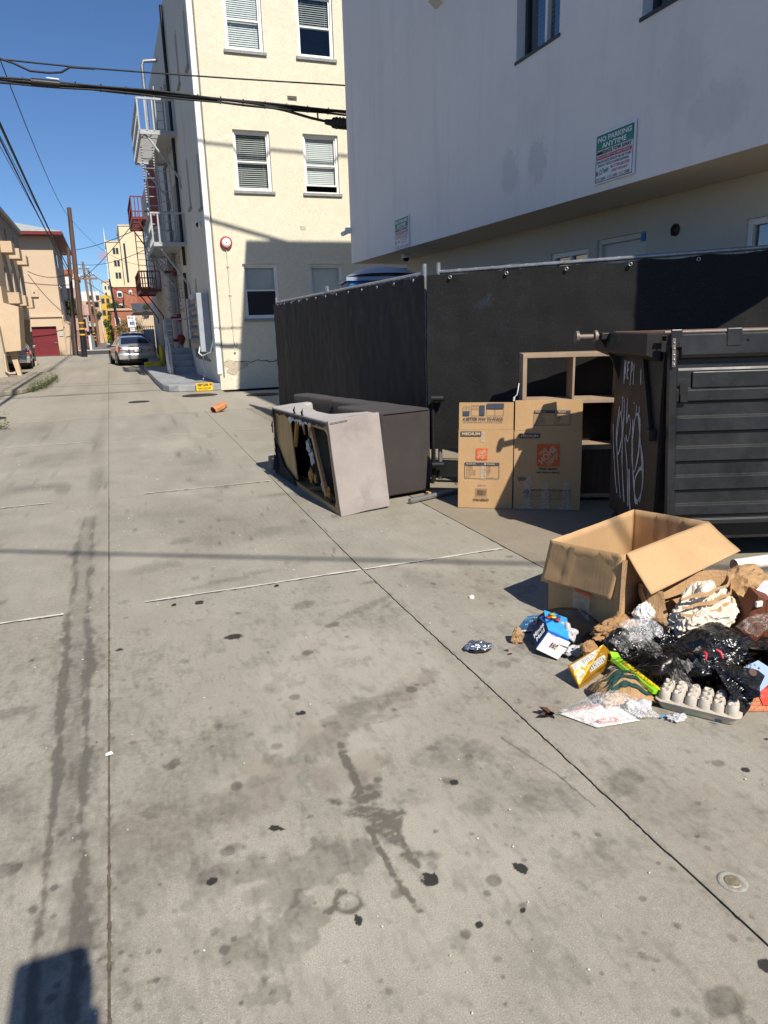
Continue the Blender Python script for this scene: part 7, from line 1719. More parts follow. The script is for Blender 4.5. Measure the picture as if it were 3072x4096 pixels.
# ================================================================ CARS
M_tyre = pm('tyre_rubber', (0.02, 0.02, 0.021), 0.85, 0.2, 12, 0.2); M_rim = pm('alloy_rim', (0.45, 0.45, 0.46), 0.3, 0.1, 6, 0, metal=0.8); M_cglass = pm('tinted_car_glass', (0.012, 0.018, 0.028), 0.04, 0.05, 3, 0, spec=0.9)
M_tail = pm('red_tail_lamp', (0.38, 0.015, 0.015), 0.15, 0.15, 12, 0); M_tailw = pm('clear_tail_strip', (0.6, 0.42, 0.42), 0.2, 0.05, 5, 0); M_trimk = pm('black_trim', (0.015, 0.015, 0.016), 0.5, 0.1, 5, 0); M_plate = pm('number_plate', (0.62, 0.62, 0.6), 0.4, 0.05, 5, 0)
def carpaint(name, col, metal=0.6):
    t = NT(name); n = t.noise(t.obj(), 400, 2, 0.5); d = t.noise(t.obj(), 2.5, 5, 0.6)
    c = t.mix(t.map(n, 0.35, 0.7), tuple(x*0.9 for x in col), tuple(min(1, x*1.1) for x in col)); c = t.mix(t.map(d, 0.5, 0.8, 0, 0.2), c, tuple(x*0.7 for x in col))
    m = t.fin(c, 0.30, None, metal, 0.5)
    try: t.b.inputs['Coat Weight'].default_value = 0.7; t.b.inputs['Coat Roughness'].default_value = 0.06
    except Exception: pass
    return m
def car(label, loc, rz, paint, L=4.75, W=1.81, H=1.42, wag=0.0, plate='8FKZ214'):
    t = thing('parked_car', label, 'car', loc, rz, group='cars parked along the alley')
    k = L/4.75; hw = W/2
    st_ = [(-2.36, .62, .46, .74), (-2.33, .78, .36, .86), (-2.22, .86, .30, .965), (-1.9, .885, .25, 1.0), (-1.4, .90, .22, .985), (-.8, .905, .2, .955), (0.2, .905, .2, .93), (1.0, .90, .2, .895), (1.6, .88, .22, .83), (2.05, .83, .26, .74), (2.27, .72, .33, .64), (2.36, .55, .42, .55)]
    m = MB(); rows = []
    for (y, w, zl, zb) in st_:
        w = w/0.905*hw; y *= k; hf = [(0, zl), (w*.80, zl), (w*.95, zl+.06), (w*.995, zl+(zb-zl)*.38), (w, zl+(zb-zl)*.55), (w*.975, zb-.10), (w*.93, zb-.03), (w*.80, zb), (w*.4, zb+.018), (0, zb+.022)]
        rows.append([(x, y, z) for x, z in hf]+[(-x, y, z) for x, z in hf[-2::-1]])
    m.grid(rows); m.add(rows[0], [tuple(range(len(rows[0])))]); m.add(rows[-1], [tuple(range(len(rows[-1])))[::-1]])
    m.build('body', paint, t, local=True)
    gs = [(-1.95-wag*0.2, 1.0, .80, .78), (-1.3-wag*0.6, 1.235, .845, .66), (-.85-wag*0.5, H-.06, .86, .60), (-.3, H-.005, .865, .60), (.2, H-.01, .865, .60), (.55, H-.06, .86, .61), (1.35, .90, .83, .76)]
    def roof(s, u):
        i = min(int(s*(len(gs)-1)), len(gs)-2); f = s*(len(gs)-1)-i; y, zt, wb, wr = [gs[i][q]*(1-f)+gs[i+1][q]*f for q in range(4)]
        zb = 0.955-0.03*s; a = abs(u); sg = 1 if u >= 0 else -1; wb = wb/0.905*hw; wr = wr/0.905*hw
        if a < 0.62: x = wr*a/0.62; z = zt-0.035*(a/0.62)**2.2
        else: f2 = (a-0.62)/0.38; x = wr+(wb-wr)*f2; z = (zt-0.035)*(1-f2)+min(zb, zt-0.035)*f2
        return Vector((sg*x, y*k, z))
    NS, NU = 30, 28
    m = MB(); m.grid([[roof(i/NS, -1+2*j/NU) for j in range(NU+1)] for i in range(NS+1)]); cab = m.build('cabin', paint, t, local=True)
    def pane(s0, s1, u0, u1, name='window', ns=6, nu=10, e=0.012):
        P = []
        for i in range(ns+1):
            row = []
            for j in range(nu+1):
                s, u = s0+(s1-s0)*i/ns, u0+(u1-u0)*j/nu; p = roof(s, u); a = roof(min(1, s+.01), u)-roof(max(0, s-.01), u); b = roof(s, min(1, u+.02))-roof(s, max(-1, u-.02)); n = a.cross(b)
                n = n.normalized() if n.length > 1e-9 else Vector((0, 0, 1)); n = n if n.dot(p-Vector((0, p.y, 0.8))) > 0 else -n; row.append(p+n*e)
            P.append(row)
        q = MB(); q.grid(P); q.build(name, M_cglass, t, local=True)
    pane(.03, .30, -.56, .56, 'rear_window'); pane(.86, .985, -.56, .56, 'windscreen')
    for sg in (-1, 1): pane(.26, .50, sg*.68, sg*.93, 'side_window', 6, 4); pane(.515, .84, sg*.68, sg*.93, 'side_window', 6, 4)
    for (sx, y) in ((-1, -1.42), (1, -1.42), (-1, 1.42), (1, 1.42)):
        x = sx*(hw-.10); y *= k; RY = Matrix.Rotation(math.pi/2, 4, 'Y')
        q = MB(); q.lathe([(0.0, -.11), (.30, -.11), (.325, -.07), (.325, .07), (.30, .11), (.22, .11), (.21, .09), (0, .09)], (x, y, .325), 22, RY if sx > 0 else RY @ Matrix.Rotation(math.pi, 4, 'X')); w_ = q.build('wheel', M_tyre, t, local=True)
        q = MB()
        q.lathe([(.215, 0), (.215, .012), (.19, .014), (.185, 0.0)], (x+sx*.098, y, .325), 20, RY if sx > 0 else RY @ Matrix.Rotation(math.pi, 4, 'X'))
        for z in range(5): a = 2*math.pi*z/5; q.bar((x+sx*.104, y, .325), (x+sx*.104, y+.2*math.cos(a), .325+.2*math.sin(a)), .05, .016, up=(1, 0, 0))
        q.build('rim', M_rim, w_, local=True)
        q = MB(); pts = [(sx*(hw+.002), y+.37*math.cos(a), .325+.37*math.sin(a)) for a in [math.pi*z/12 for z in range(13)]]; q.tube(pts, .022, 6); q.build('wheel_arch', M_trimk, t, local=True)
    for sx in (-1, 1):
        q = MB(); q.prism([(sx*.83, -2.315*k, .90), (sx*.87, -2.20*k, .90), (sx*.88, -2.12*k, .86), (sx*.87, -2.25*k, .70), (sx*.44, -2.378*k, .70), (sx*.60, -2.36*k, .78)], (0, -.015, 0)); tl = q.build('tail_light', M_tail, t, local=True, fixn=True)
        q = MB(); q.prism([(sx*.80, -2.345*k, .80), (sx*.79, -2.35*k, .765), (sx*.52, -2.395*k, .765), (sx*.56, -2.39*k, .80)], (0, -.012, 0)); q.build('reverse_strip', M_tailw, tl, local=True, fixn=True)
        q = MB(); q.prism([(sx*(hw-.03), .72*k, .98), (sx*(hw+.16), .70*k, .96), (sx*(hw+.17), .70*k, 1.09), (sx*(hw-.0), .72*k, 1.06)], (0, .09, 0)); q.build('mirror', paint, t, local=True, fixn=True, bevel=.02)
        q = MB(); q.box((sx*.52-.13, 2.20*k, .56), (sx*.52+.13, 2.31*k, .66)); q.build('headlight', M_rim, t, local=True, bevel=.03)
    q = MB(); q.box((-.20, -2.40*k, .64), (.20, -2.375*k, .80)); pl_ = q.build('plate_recess', M_trimk, t, local=True); q = MB(); q.box((-.16, -2.408*k, .66), (.16, -2.398*k, .785)); q.build('number_plate', M_plate, pl_, local=True)
    q = MB(); P = []
    for i in range(13): u = -1+2*i/12; P.append([(u*hw*.96, (-2.30-.10*(1-u**4))*k, .32), (u*hw*.97, (-2.31-.12*(1-u**4))*k, .40), (u*hw*.98, (-2.31-.125*(1-u**4))*k, .55), (u*hw*.97, (-2.29-.10*(1-u**4))*k, .60)])
    q.grid(P); q.build('rear_bumper', paint, t, local=True)
    q = MB(); q.box((-hw*.8, -2.36*k, .235), (hw*.8, -2.2*k, .325)); q.build('bumper_valance', M_trimk, t, local=True, bevel=.02)
    q = MB(); q.tube([(-.45, -2.43*k, .30), (-.45, -2.2*k, .30)], .045, 10); q.build('exhaust', M_rim, t, local=True)
    q = MB(); q.box((-hw*.85, -2.0*k, .17), (hw*.85, 2.0*k, .28)); q.build('underbody', M_trimk, t, local=True)
    for zz in (.62, .78): pass
    return t
M_silver = carpaint('silver_car_paint', (0.52, 0.52, 0.51)); M_carblk = carpaint('black_car_paint', (0.02, 0.022, 0.025), 0.2)
car('silver two-door coupe parked along the right side of the alley', (0.98, 39.9, 0), math.radians(6), M_silver)
car('dark car mostly hidden ahead of the silver coupe', (1.25, 46.2, 0), math.radians(2), M_carblk, 4.7, 1.82, 1.60, 0.4)
car('silver car half hidden under the left building', (-4.62, 40.7, 0), math.radians(3), M_silver, 4.6, 1.76, 1.42)
vn_ = thing('white_van', 'small white van far down the alley', 'van', (-0.6, 224, 0))
m = MB(); m.box((-1.15, 222.5, 0.35), (0.0, 226.5, 1.45)); m.build('body', M_trimw, vn_, bevel=0.1); m = MB(); m.box((-1.02, 222.46, 0.95), (-0.13, 222.52, 1.35)); m.build('windscreen', M_cglass, vn_)
for x in (-1.0, -0.2): m = MB(); m.box((x-0.1, 222.6, 0.0), (x+0.1, 223.2, 0.5)); m.build('wheel', M_tyre, vn_, bevel=0.08)

# ================================================================ LEFT BUILDINGS
M_pebble = stucco('pebble_dash', (0.50, 0.42, 0.32), lace=0.0, dirt=(0.30, 0.25, 0.19), damt=0.5, scale=0.6); M_beige = stucco('beige_stucco', (0.60, 0.46, 0.32), lace=0.5, dirt=(0.48, 0.36, 0.25), damt=0.3, scale=0.45)
M_maroon = pm('maroon_paint', (0.17, 0.018, 0.022), 0.55, 0.15, 2, 0.1); M_shing = pm('grey_green_shingle', (0.34, 0.37, 0.35), 0.9, 0.2, 3, 0.4, 20)
la = thing('pebble_building', 'pebble-dashed apartment block with pale planter boxes along the left', 'building', (-3.9, 36, 0))
AW = [(35.4, 36.3, 5.45, 6.35), (38.2, 38.9, 5.45, 6.35), (41.3, 41.9, 5.45, 6.35), (36.0, 36.6, 3.5, 4.5), (38.6, 39.2, 3.5, 4.5), (41.7, 42.3, 3.5, 4.5)]
m = MB(); holes_wall(m, 'X', -3.9, 29.5, 44.2, 2.4, 6.75, AW); reveals(m, 'X', -3.9, -0.15, AW); m.quad((-12, 29.5, 2.4), (-3.9, 29.5, 2.4), (-3.9, 29.5, 6.75), (-12, 29.5, 6.75)); m.quad((-12, 44.2, 0), (-3.9, 44.2, 0), (-3.9, 44.2, 6.75), (-12, 44.2, 6.75)); m.quad((-12, 29.5, 2.4), (-12, 44.2, 2.4), (-3.9, 44.2, 2.4), (-3.9, 29.5, 2.4)); m.build('upper_wall', M_pebble, la)
m = MB(); m.box((-12, 29.3, 6.76), (-3.72, 44.5, 6.95)); m.build('roof_edge', M_sill, la)
for (y0, y1, z0, z1) in AW: m = MB(); m.box((-4.05, y0, z0), (-4.0, y1, z1)); m.build('window', M_glassd, la)
for (y, z) in ((36.4, 5.25), (39.2, 5.25), (42.3, 5.25), (36.3, 3.15), (39.0, 3.15), (42.1, 3.15)):
    m = MB(); m.box((-3.895, y-0.55, z-0.22), (-3.45, y+0.55, z+0.24)); m.build('planter_box', M_beige, la, bevel=0.01)
m = MB(); m.box((-12, 33.0, 0.0), (-5.6, 44.0, 2.38)); m.build('rear_garage_wall', M_pebble, la)
m = MB(); m.prism([(-6.2, 29.8, 3.4), (-3.42, 29.8, 3.3), (-3.42, 29.8, 2.72), (-2.95, 29.8, 2.58), (-3.08, 29.8, 1.03), (-3.55, 29.8, 1.0), (-6.2, 29.8, 1.0)], (0, 1.6, 0)); m.build('stair_wall', M_beige, la, bevel=0.01, fixn=True)
m = MB(); m.prism([(-3.36, 30.1, 0.13), (-3.22, 30.1, 0.13), (-3.3, 30.1, 1.0), (-3.52, 30.1, 1.0)], (0, 0.35, 0)); m.build('sloping_column', M_beige, la, fixn=True)
m = MB(); m.prism([(-9, 29.2, 0.13), (-3.55, 29.2, 0.13), (-3.62, 29.2, 1.9), (-9, 29.2, 1.9)], (0, 0.5, 0)); m.build('base_wall', M_pebble, la, fixn=True)
m = MB(); m.tube([(-3.58, 29.15, 0.95), (-3.60, 29.12, 0.34), (-3.5, 29.10, 0.26), (-3.3, 29.12, 0.26)], 0.035, 8); m.build('drain_pipe', M_beige, la)
lb = thing('beige_building', 'beige stucco building with maroon garage door and hipped grey roof', 'building', (-5, 64, 0))
GD = [(-6.2, -3.85, 0.0, 2.26)]
m = MB(); holes_wall(m, 'Y', 64, -14, -3.32, 0, 9.0, GD); reveals(m, 'Y', 64, 0.25, GD); BW = [(66.2, 67.0, 7.0, 8.2), (68.0, 68.8, 7.0, 8.2), (66.2, 67.0, 4.2, 5.5), (68.0, 68.8, 4.2, 5.5)]; holes_wall(m, 'X', -3.32, 64, 78, 0, 9.0, BW); m.build('wall', M_beige, lb)
for (y0, y1, z0, z1) in BW: m = MB(); m.box((-3.42, y0, z0), (-3.36, y1, z1)); m.build('window', M_glassd, lb)
m = MB(); m.box((-6.2, 64.2, 0.0), (-3.85, 64.26, 2.26)); gd = m.build('garage_door', M_maroon, lb); m = MB(); m.box((-4.1, 64.12, 0.95), (-3.92, 64.19, 1.02)); m.build('handle', M_galv, gd)
m = MB(); m.box((-5.95, 64.185, 1.0), (-4.7, 64.199, 2.0)); m.build('door_panel', M_maroon, gd)
m = MB(); m.box((-14, 63.88, 2.95), (-3.2, 63.998, 3.12)); m.build('belt_course', M_beige, lb, bevel=0.02)
m = MB(); m.box((-14.6, 63.0, 9.0), (-2.45, 79, 9.22)); m.build('eave', M_maroon, lb); m = MB(); m.add([(-14.6, 63.0, 9.23), (-2.45, 63.0, 9.23), (-2.45, 79, 9.23), (-14.6, 79, 9.23), (-8.5, 68, 10.9), (-8.5, 74, 10.9)], [(0, 1, 4), (1, 2, 5, 4), (2, 3, 5), (3, 0, 4, 5)]); m.build('roof', M_shing, lb)
m = MB(); m.box((-5.33, 63.85, 4.5), (-4.78, 63.998, 5.1)); bx_ = m.build('vent_box', M_beige, lb, bevel=0.02); m = MB(); m.box((-5.12, 63.84, 4.75), (-5.02, 63.851, 4.86)); m.build('vent_slot', M_dark, bx_)
m = MB(); m.tube([(-3.28, 63.9, 3.0), (-3.26, 63.88, 0.0)], 0.05, 8); m.build('downpipe', M_beige, lb)
ns = thing('notice_plate', 'small dark notice plate on the beige wall beside the garage door', 'sign', (-3.55, 63.95, 1.6)); m = MB(); m.box((-3.70, 63.95, 1.48), (-3.40, 63.99, 1.74)); m.build('plate', M_cab, ns)
NS_ = Sheet((-3.70, 63.95, 1.48), (1, 0, 0), (0, 0, 1), (0, -1, 0), ns, 0.3, 0.26); NS_.text('NO', 0.05, 0.13, 0.25, 0.23, M_signw, 0.03, 0.004); NS_.text('PARKING', 0.03, 0.03, 0.27, 0.10, M_signw, 0.02, 0.004)
# ================================================================ FAR BUILDINGS
def block(name, label, x0, x1, y0, y1, h, wall, wins=(), roofm=None, frame=None, z0=0.0, roofh=0.25, arch=False):
    t = thing(name, label, 'building', ((x0+x1)/2, y0, 0))
    m = MB(); m.box((x0, y0, z0), (x1, y1, h)); m.build('wall', wall, t)
    if roofm: m = MB(); m.box((x0-0.15, y0-0.15, h), (x1+0.15, y1, h+roofh)); m.build('roof', roofm, t)
    for (a, b, c, d) in wins:
        m = MB(); m.box((a-0.06, y0-0.06, c-0.06), (b+0.06, y0-0.002, d+0.06))
        if arch: m.prism([(a-0.06+(b-a+0.12)*(0.5-0.5*math.cos(q)), y0-0.06, d+0.06+0.22*math.sin(q)) for q in [math.pi*k/8 for k in range(9)]], (0, 0.058, 0))
        w = m.build('window', frame or M_trimw, t)
        m = MB(); m.box((a+0.03, y0-0.08, c+0.03), (b-0.03, y0-0.061, d-0.03)); m.build('pane', M_cglass, w)
    return t
M_towc = stucco('tower_cream', (0.74, 0.62, 0.42), lace=0, damt=0.15); M_brick = pm('red_brickwork', (0.30, 0.095, 0.06), 0.9, 0.25, 1.5, 0.4, 12); M_brick2 = pm('orange_brickwork', (0.36, 0.14, 0.085), 0.9, 0.25, 1.5, 0.4, 12); M_yellb = pm('yellow_render', (0.60, 0.38, 0.05), 0.8, 0.08, 1, 0); M_whiteb = pm('white_render', (0.68, 0.68, 0.66), 0.8, 0.05, 1, 0); M_tanb = pm('tan_render', (0.55, 0.36, 0.22), 0.8, 0.08, 1, 0); M_pinkb = pm('pink_render', (0.48, 0.31, 0.26), 0.8, 0.08, 1, 0); M_tile = pm('terracotta_tiles', (0.34, 0.12, 0.06), 0.85, 0.25, 4, 0.5, 20); M_slate = pm('dark_slate', (0.06, 0.065, 0.075), 0.8, 0.1, 2, 0.2)
tw = []
for r_ in range(7):
    z = 13.4+r_*2.55
    if z < 20: tw += [(2.95, 3.35, z, z+1.15), (3.6, 4.0, z, z+1.15)]
block('cream_tower', 'tall cream apartment tower with paired dark windows in the distance', 1.70, 4.55, 175, 190, 20.9, M_towc, tw, M_towc, M_slate)
block('tower_wing', 'higher stepped wing of the cream tower', 4.6, 9.5, 174, 192, 24.1, M_towc, [(5.2, 5.5, 12.5, 20.5), ], M_towc, M_slate)
block('brick_building', 'red brick building with white arched windows below the tower', 1.28, 9.0, 130, 142, 8.95, M_brick, [(2.1, 2.8, 7.4, 8.1), (3.95, 4.35, 7.75, 8.2), (2.1, 2.8, 5.2, 6.1), (5.4, 6.0, 5.6, 6.1)], M_towc, arch=True)
block('brick_annex', 'orange brick block projecting from the red brick building', 2.9, 4.9, 126, 130, 7.7, M_brick2, [], None)
block('low_brick_house', 'low orange brick building with one window behind the shrub', 0.34, 3.2, 95, 104, 4.25, M_brick2, [(0.95, 1.45, 2.5, 3.35)], M_tanb)
block('beige_shed', 'peach wall with dark slate roof behind the red fire escape', 2.55, 8.0, 78, 86, 3.55, M_beige, [], None)
m = MB(); sr = [o for o in bpy.data.objects if o.name.startswith('beige_shed')][0]; m.prism([(2.5, 77.7, 3.56), (8, 77.7, 3.56), (8, 81, 4.5), (2.5, 81, 4.5)], (0, 0.2, 0.05)); m.build('slate_roof', M_slate, sr, fixn=True)
block('yellow_building', 'yellow apartment building with balconies down the alley', -0.9, 1.4, 170, 182, 9.6, M_yellb, [(-0.6, -0.1, 8.0, 8.9), (0.4, 0.9, 8.0, 8.9), (-0.6, -0.1, 5.5, 6.5), (0.4, 0.9, 5.5, 6.5), (-0.6, -0.1, 3.0, 4.0)], None, M_slate)
block('white_building', 'white and tan apartment building left of the yellow one', -4.4, -0.8, 150, 162, 9.35, M_whiteb, [(-1.45, -0.95, 7.9, 8.6), (-2.6, -2.0, 7.9, 8.6), (-2.0, -1.2, 6.6, 7.5), (-3.4, -2.5, 6.6, 7.5)], None, M_slate)
block('tan_lower_block', 'tan lower floors in front of the white building', -4.0, -0.95, 147, 150, 7.6, M_tanb, [(-1.9, -1.15, 6.5, 7.3), (-3.2, -2.3, 6.5, 7.3), (-1.9, -1.15, 4.3, 5.2)], None, M_slate)
block('small_cream_block', 'small cream block with cornice beside the tower', -0.1, 2.0, 215, 225, 15.2, M_towc, [(0.35, 0.85, 13.2, 14.2), (1.2, 1.7, 13.2, 14.2), (0.35, 0.85, 11.6, 12.5)], M_tanb, M_whiteb)
block('tile_roof_house', 'white house with terracotta tile roof behind the utility poles', -8, -2.55, 84, 96, 7.55, M_whiteb, [(-3.6, -3.2, 3.6, 4.6)], M_tile, roofh=0.55)
block('pink_block', 'pink rendered block with dark band behind the poles', -7, -2.62, 82, 84, 6.2, M_pinkb, [(-3.7, -3.3, 4.0, 5.0)], None, M_slate, z0=0)
block('brown_shop', 'red-brown low building with pale green awning far down the left side', -5, -1.75, 118, 128, 5.6, M_brick, [(-2.5, -2.0, 1.2, 2.2), (-2.6, -2.1, 3.4, 4.4)], M_pinkb, M_trimw)
aw = thing('awning', 'pale green awning on the red-brown building', 'awning', (-2.2, 117.5, 2.8)); m = MB(); m.prism([(-2.9, 117.98, 3.2), (-2.9, 116.9, 2.7), (-2.9, 117.98, 2.7)], (1.3, 0, 0)); m.build('canvas', pm('pale_green_canvas', (0.32, 0.40, 0.32), 0.8, 0.1), aw, fixn=True)
bal = thing('pink_balcony', 'pale pink balcony box jutting over the alley behind the pole', 'balcony', (-2.0, 88, 4)); m = MB(); m.box((-3.0, 87, 3.6), (-1.75, 90, 4.6)); m.build('parapet', M_pinkb, bal); m = MB(); m.box((-3.0, 87.2, 1.9), (-2.0, 90, 3.5)); m.build('lower_wall', M_pinkb, bal); m = MB(); m.box((-2.7, 87.15, 2.3), (-2.2, 87.2, 3.2)); m.build('window', M_cglass, bal)
lw = thing('block_wall', 'low pale concrete block wall beside the far alley', 'wall', (-1.9, 80, 0))
for k in range(6):
    m = MB(); m.box((-1.95, 80+3*k, 0), (-1.75, 82.98+3*k, 1.45)); m.build('wall_panel', M_whiteb, lw)
gf = thing('iron_gate', 'dark iron gate between beige building and block wall', 'gate', (-2.4, 79.6, 0))
for k in range(9): m = MB(); m.bar((-2.95+0.11*k, 79.6, 0), (-2.95+0.11*k, 79.6, 2.0), 0.04); m.build('bar', M_blackpost, gf)
m = MB(); m.bar((-3.0, 79.6, 1.9), (-2.0, 79.6, 1.9), 0.05); m.build('top_rail', M_blackpost, gf)
pw = thing('rendered_pier', 'short rendered wall stub beside the leaning pole', 'wall', (-2.95, 64.5, 0)); m = MB(); m.prism([(-3.3, 64.6, 0), (-2.72, 64.6, 0), (-2.78, 64.6, 2.55), (-3.3, 64.6, 2.7)], (0, 4, 0)); m.build('wall', M_beige, pw, fixn=True)
rt = thing('radio_mast', 'red and white lattice mast with sign frame behind the tower', 'mast', (2.0, 230, 0)); M_mast = pm('mast_red', (0.5, 0.2, 0.17), 0.6, 0.1)
for (x, y) in ((1.6, 230), (2.4, 230), (2.0, 230.7)): m = MB(); m.bar((x, y, 10), (2.0, 230.2, 31), 0.10); m.build('leg', M_trimw, rt)
for k in range(10): z = 14+k*1.6; w = 0.42*(1-(z-10)/24); m = MB(); m.bar((2.0-w, 230, z), (2.0+w, 230, z+0.8), 0.05); m.build('brace', M_trimw, rt)
for z in (22.3, 23.2, 24.1): m = MB(); m.bar((-0.3, 229.8, z), (2.1, 229.8, z), 0.10); m.build('sign_rail', M_mast, rt)
for k in range(7): m = MB(); m.bar((-0.25+0.37*k, 229.8, 22.3), (-0.1+0.37*k, 229.8, 24.1), 0.09); m.build('sign_upright', M_mast, rt)

# parking sign on a post
ps = thing('parking_sign', 'white parking information sign on a post behind the silver coupe', 'sign', (1.33, 46, 0))
m = MB(); m.bar((1.33, 49.03, 0), (1.33, 49.03, 2.6), 0.07); m.build('post', M_trimw, ps); k_ = 49/46
m = MB(); m.box((1.12*k_, 48.95, 1.90), (1.57*k_, 48.99, 2.60)); m.build('panel', M_signw, ps, bevel=0.01); m = MB(); m.box((1.22*k_, 48.95, 1.66), (1.49*k_, 48.99, 1.87)); m.build('lower_panel', M_signw, ps)
PS = Sheet((1.12*k_, 48.95, 1.90), (1, 0, 0), (0, 0, 1), (0, -1, 0), ps, 0.48, 0.7)
PS.rect(0.12, 0.16, 0.40, 0.34, pm('blue_panel', (0.03, 0.08, 0.28), 0.5, 0.05), 'blue_panel', 0.003); PS.text('PAY HERE', 0.20, 0.22, 0.38, 0.29, M_signw, 0.02, 0.006); PS.text('Parking', 0.18, 0.50, 0.38, 0.56, M_ink, 0.02, 0.003); PS.text('Public', 0.18, 0.58, 0.32, 0.63, M_ink, 0.0, 0.003)
m = MB(); m.tube([PS.P(0.10+0.05*math.cos(a), 0.58+0.06*math.sin(a), 0.004) for a in [2*math.pi*q/16 for q in range(17)]], 0.012, 5, False); m.build('logo_ring', M_ink, ps); PS.text('P', 0.08, 0.55, 0.12, 0.61, M_ink, 0.04, 0.004)
PS.text('NO OVERNIGHT', 0.14, -0.08, 0.36, -0.05, M_ink, 0.02, 0.004); PS.text('PARKING', 0.14, -0.16, 0.36, -0.12, M_ink, 0.02, 0.004); PS.text('24 HOURS A DAY', 0.08, 0.40, 0.42, 0.43, pm('blue_ink', (0.05, 0.15, 0.4), 0.5, 0.05), 0.0, 0.003); PS.text('VALIDATION ONLY', 0.10, 0.08, 0.40, 0.11, M_ink, 0.0, 0.003)

# ================================================================ PLANTS
def leaf_mat(name, col):
    t = NT(name); n = t.noise(t.obj(), 3, 4, 0.6); i = t.n('ShaderNodeNewGeometry').outputs['Random Per Island']
    c = t.mix(t.map(n, 0.3, 0.7), tuple(x*0.6 for x in col), tuple(x*1.25 for x in col)); c = t.mix(t.math('MULTIPLY', i, 0.5), c, tuple(x*1.5 for x in col)); return t.fin(c, 0.6, None, 0, 0.3)
def foliage(name, mat, parent, lumps, n, s, seed, aspect=0.45):
    R = random.Random(seed); m = MB(); tot = sum(a*b*c for (_, _, _, a, b, c) in lumps)
    for (cx, cy, cz, a, b, c) in lumps:
        for _ in range(int(n*a*b*c/tot)):
            while True:
                d = Vector((R.uniform(-1, 1), R.uniform(-1, 1), R.uniform(-1, 1)))
                if 0.35 < d.length < 1: break
            p = Vector((cx+d.x*a, cy+d.y*b, cz+d.z*c)); u = Vector((R.gauss(0, 1), R.gauss(0, 1), R.gauss(0, 1))).normalized(); v = u.cross(Vector((R.gauss(0, 1), R.gauss(0, 1), R.gauss(0, 1)))).normalized(); q = s*R.uniform(0.6, 1.3)
            m.add([p-u*q, p+v*q*aspect, p+u*q, p-v*q*aspect], [(0, 1, 2, 3)])
    return m.build(name, mat, parent)
M_bark = pm('bark', (0.10, 0.075, 0.055), 0.9, 0.3, 12, 0.5, 30)
cy = thing('cypress_tree', 'bushy dark green conifer by the leaning pole', 'tree', (-3.0, 72, 0))
m = MB(); m.tube([(-3.15, 72, 0), (-3.0, 72, 1.6), (-3.1, 72, 2.6), (-2.7, 72, 3.6)], [0.16, 0.14, 0.12, 0.06], 8); m.build('trunk', M_bark, cy)
foliage('crown', leaf_mat('conifer_leaf', (0.045, 0.06, 0.018)), cy, [(-2.9, 72, 4.2, .55, .5, .5), (-2.5, 72, 3.7, .45, .5, .5), (-3.0, 72, 3.5, .4, .4, .35), (-2.4, 72.1, 4.5, .3, .3, .3), (-2.35, 72, 3.2, .3, .3, .25)], 1500, 0.085, 3)
sh = thing('olive_shrub', 'loose olive-green shrub behind the silver coupe', 'shrub', (1.6, 55, 0))
m = MB()
for k in range(16): a = k*0.41; m.tube([(1.5, 55, 0), (1.5+0.35*math.cos(a), 55+0.3*math.sin(a), 1.2), (1.55+1.0*math.cos(a), 55+0.6*math.sin(a), 2.2+0.8*abs(math.sin(k*1.3)))], [0.03, 0.02, 0.006], 4)
m.build('branches', M_bark, sh)
foliage('foliage', leaf_mat('olive_leaf', (0.16, 0.13, 0.035)), sh, [(1.15, 55, 1.9, .7, .6, .6), (1.9, 55, 1.7, .6, .6, .6), (1.6, 55, 2.2, .6, .5, .45), (0.9, 55, 1.4, .5, .5, .5)], 1600, 0.07, 5)
hg = thing('green_hedge', 'rounded bright green hedge at the alley edge', 'hedge', (0.25, 92, 0))
m = MB(); m.tube([(0.25, 92, 0), (0.25, 92, 1.5)], 0.08, 6); m.build('stem', M_bark, hg)
foliage('foliage', leaf_mat('hedge_leaf', (0.05, 0.10, 0.02)), hg, [(0.25, 92, 1.9, .55, .5, .7), (0.2, 92, 0.9, .45, .5, .9), (-0.1, 93, 2.8, .4, .4, .5)], 1500, 0.09, 6)
iv = thing('rooftop_ivy', 'green ivy growing over the low brick building', 'ivy', (1.0, 94.8, 4))
m = MB(); m.tube([(0.5, 94.9, 3.9), (0.8, 94.9, 4.6), (1.4, 94.9, 4.7)], 0.04, 5); m.build('stem', M_bark, iv)
foliage('foliage', leaf_mat('ivy_leaf', (0.045, 0.09, 0.02)), iv, [(0.6, 95.5, 4.7, .5, .5, .5), (1.2, 95.5, 4.8, .6, .5, .5), (0.3, 94.9, 3.6, .25, .3, .7), (0.2, 94.8, 2.6, .25, .3, .7)], 1300, 0.09, 8)
br = thing('bare_tree', 'small bare-branched tree among the far buildings', 'tree', (-1.3, 128, 0))
m = MB(); R = random.Random(3); m.tube([(-1.35, 112, 0), (-1.3, 112, 3.6)], [0.12, 0.08], 6)
for k in range(22): a = R.uniform(0, 6.28); m.tube([(-1.3, 112, 3.0+0.05*k), (-1.3+0.5*math.cos(a), 112, 4.0+0.04*k), (-1.3+1.0*math.cos(a), 112, 4.4+R.uniform(-.2, .9))], [0.04, 0.025, 0.008], 4)
m.build('branches', M_bark, br)
foliage('foliage', leaf_mat('far_leaf', (0.07, 0.085, 0.035)), br, [(-1.6, 112, 4.8, .5, .4, .4), (-0.9, 112, 4.3, .5, .4, .4)], 400, 0.1, 9)
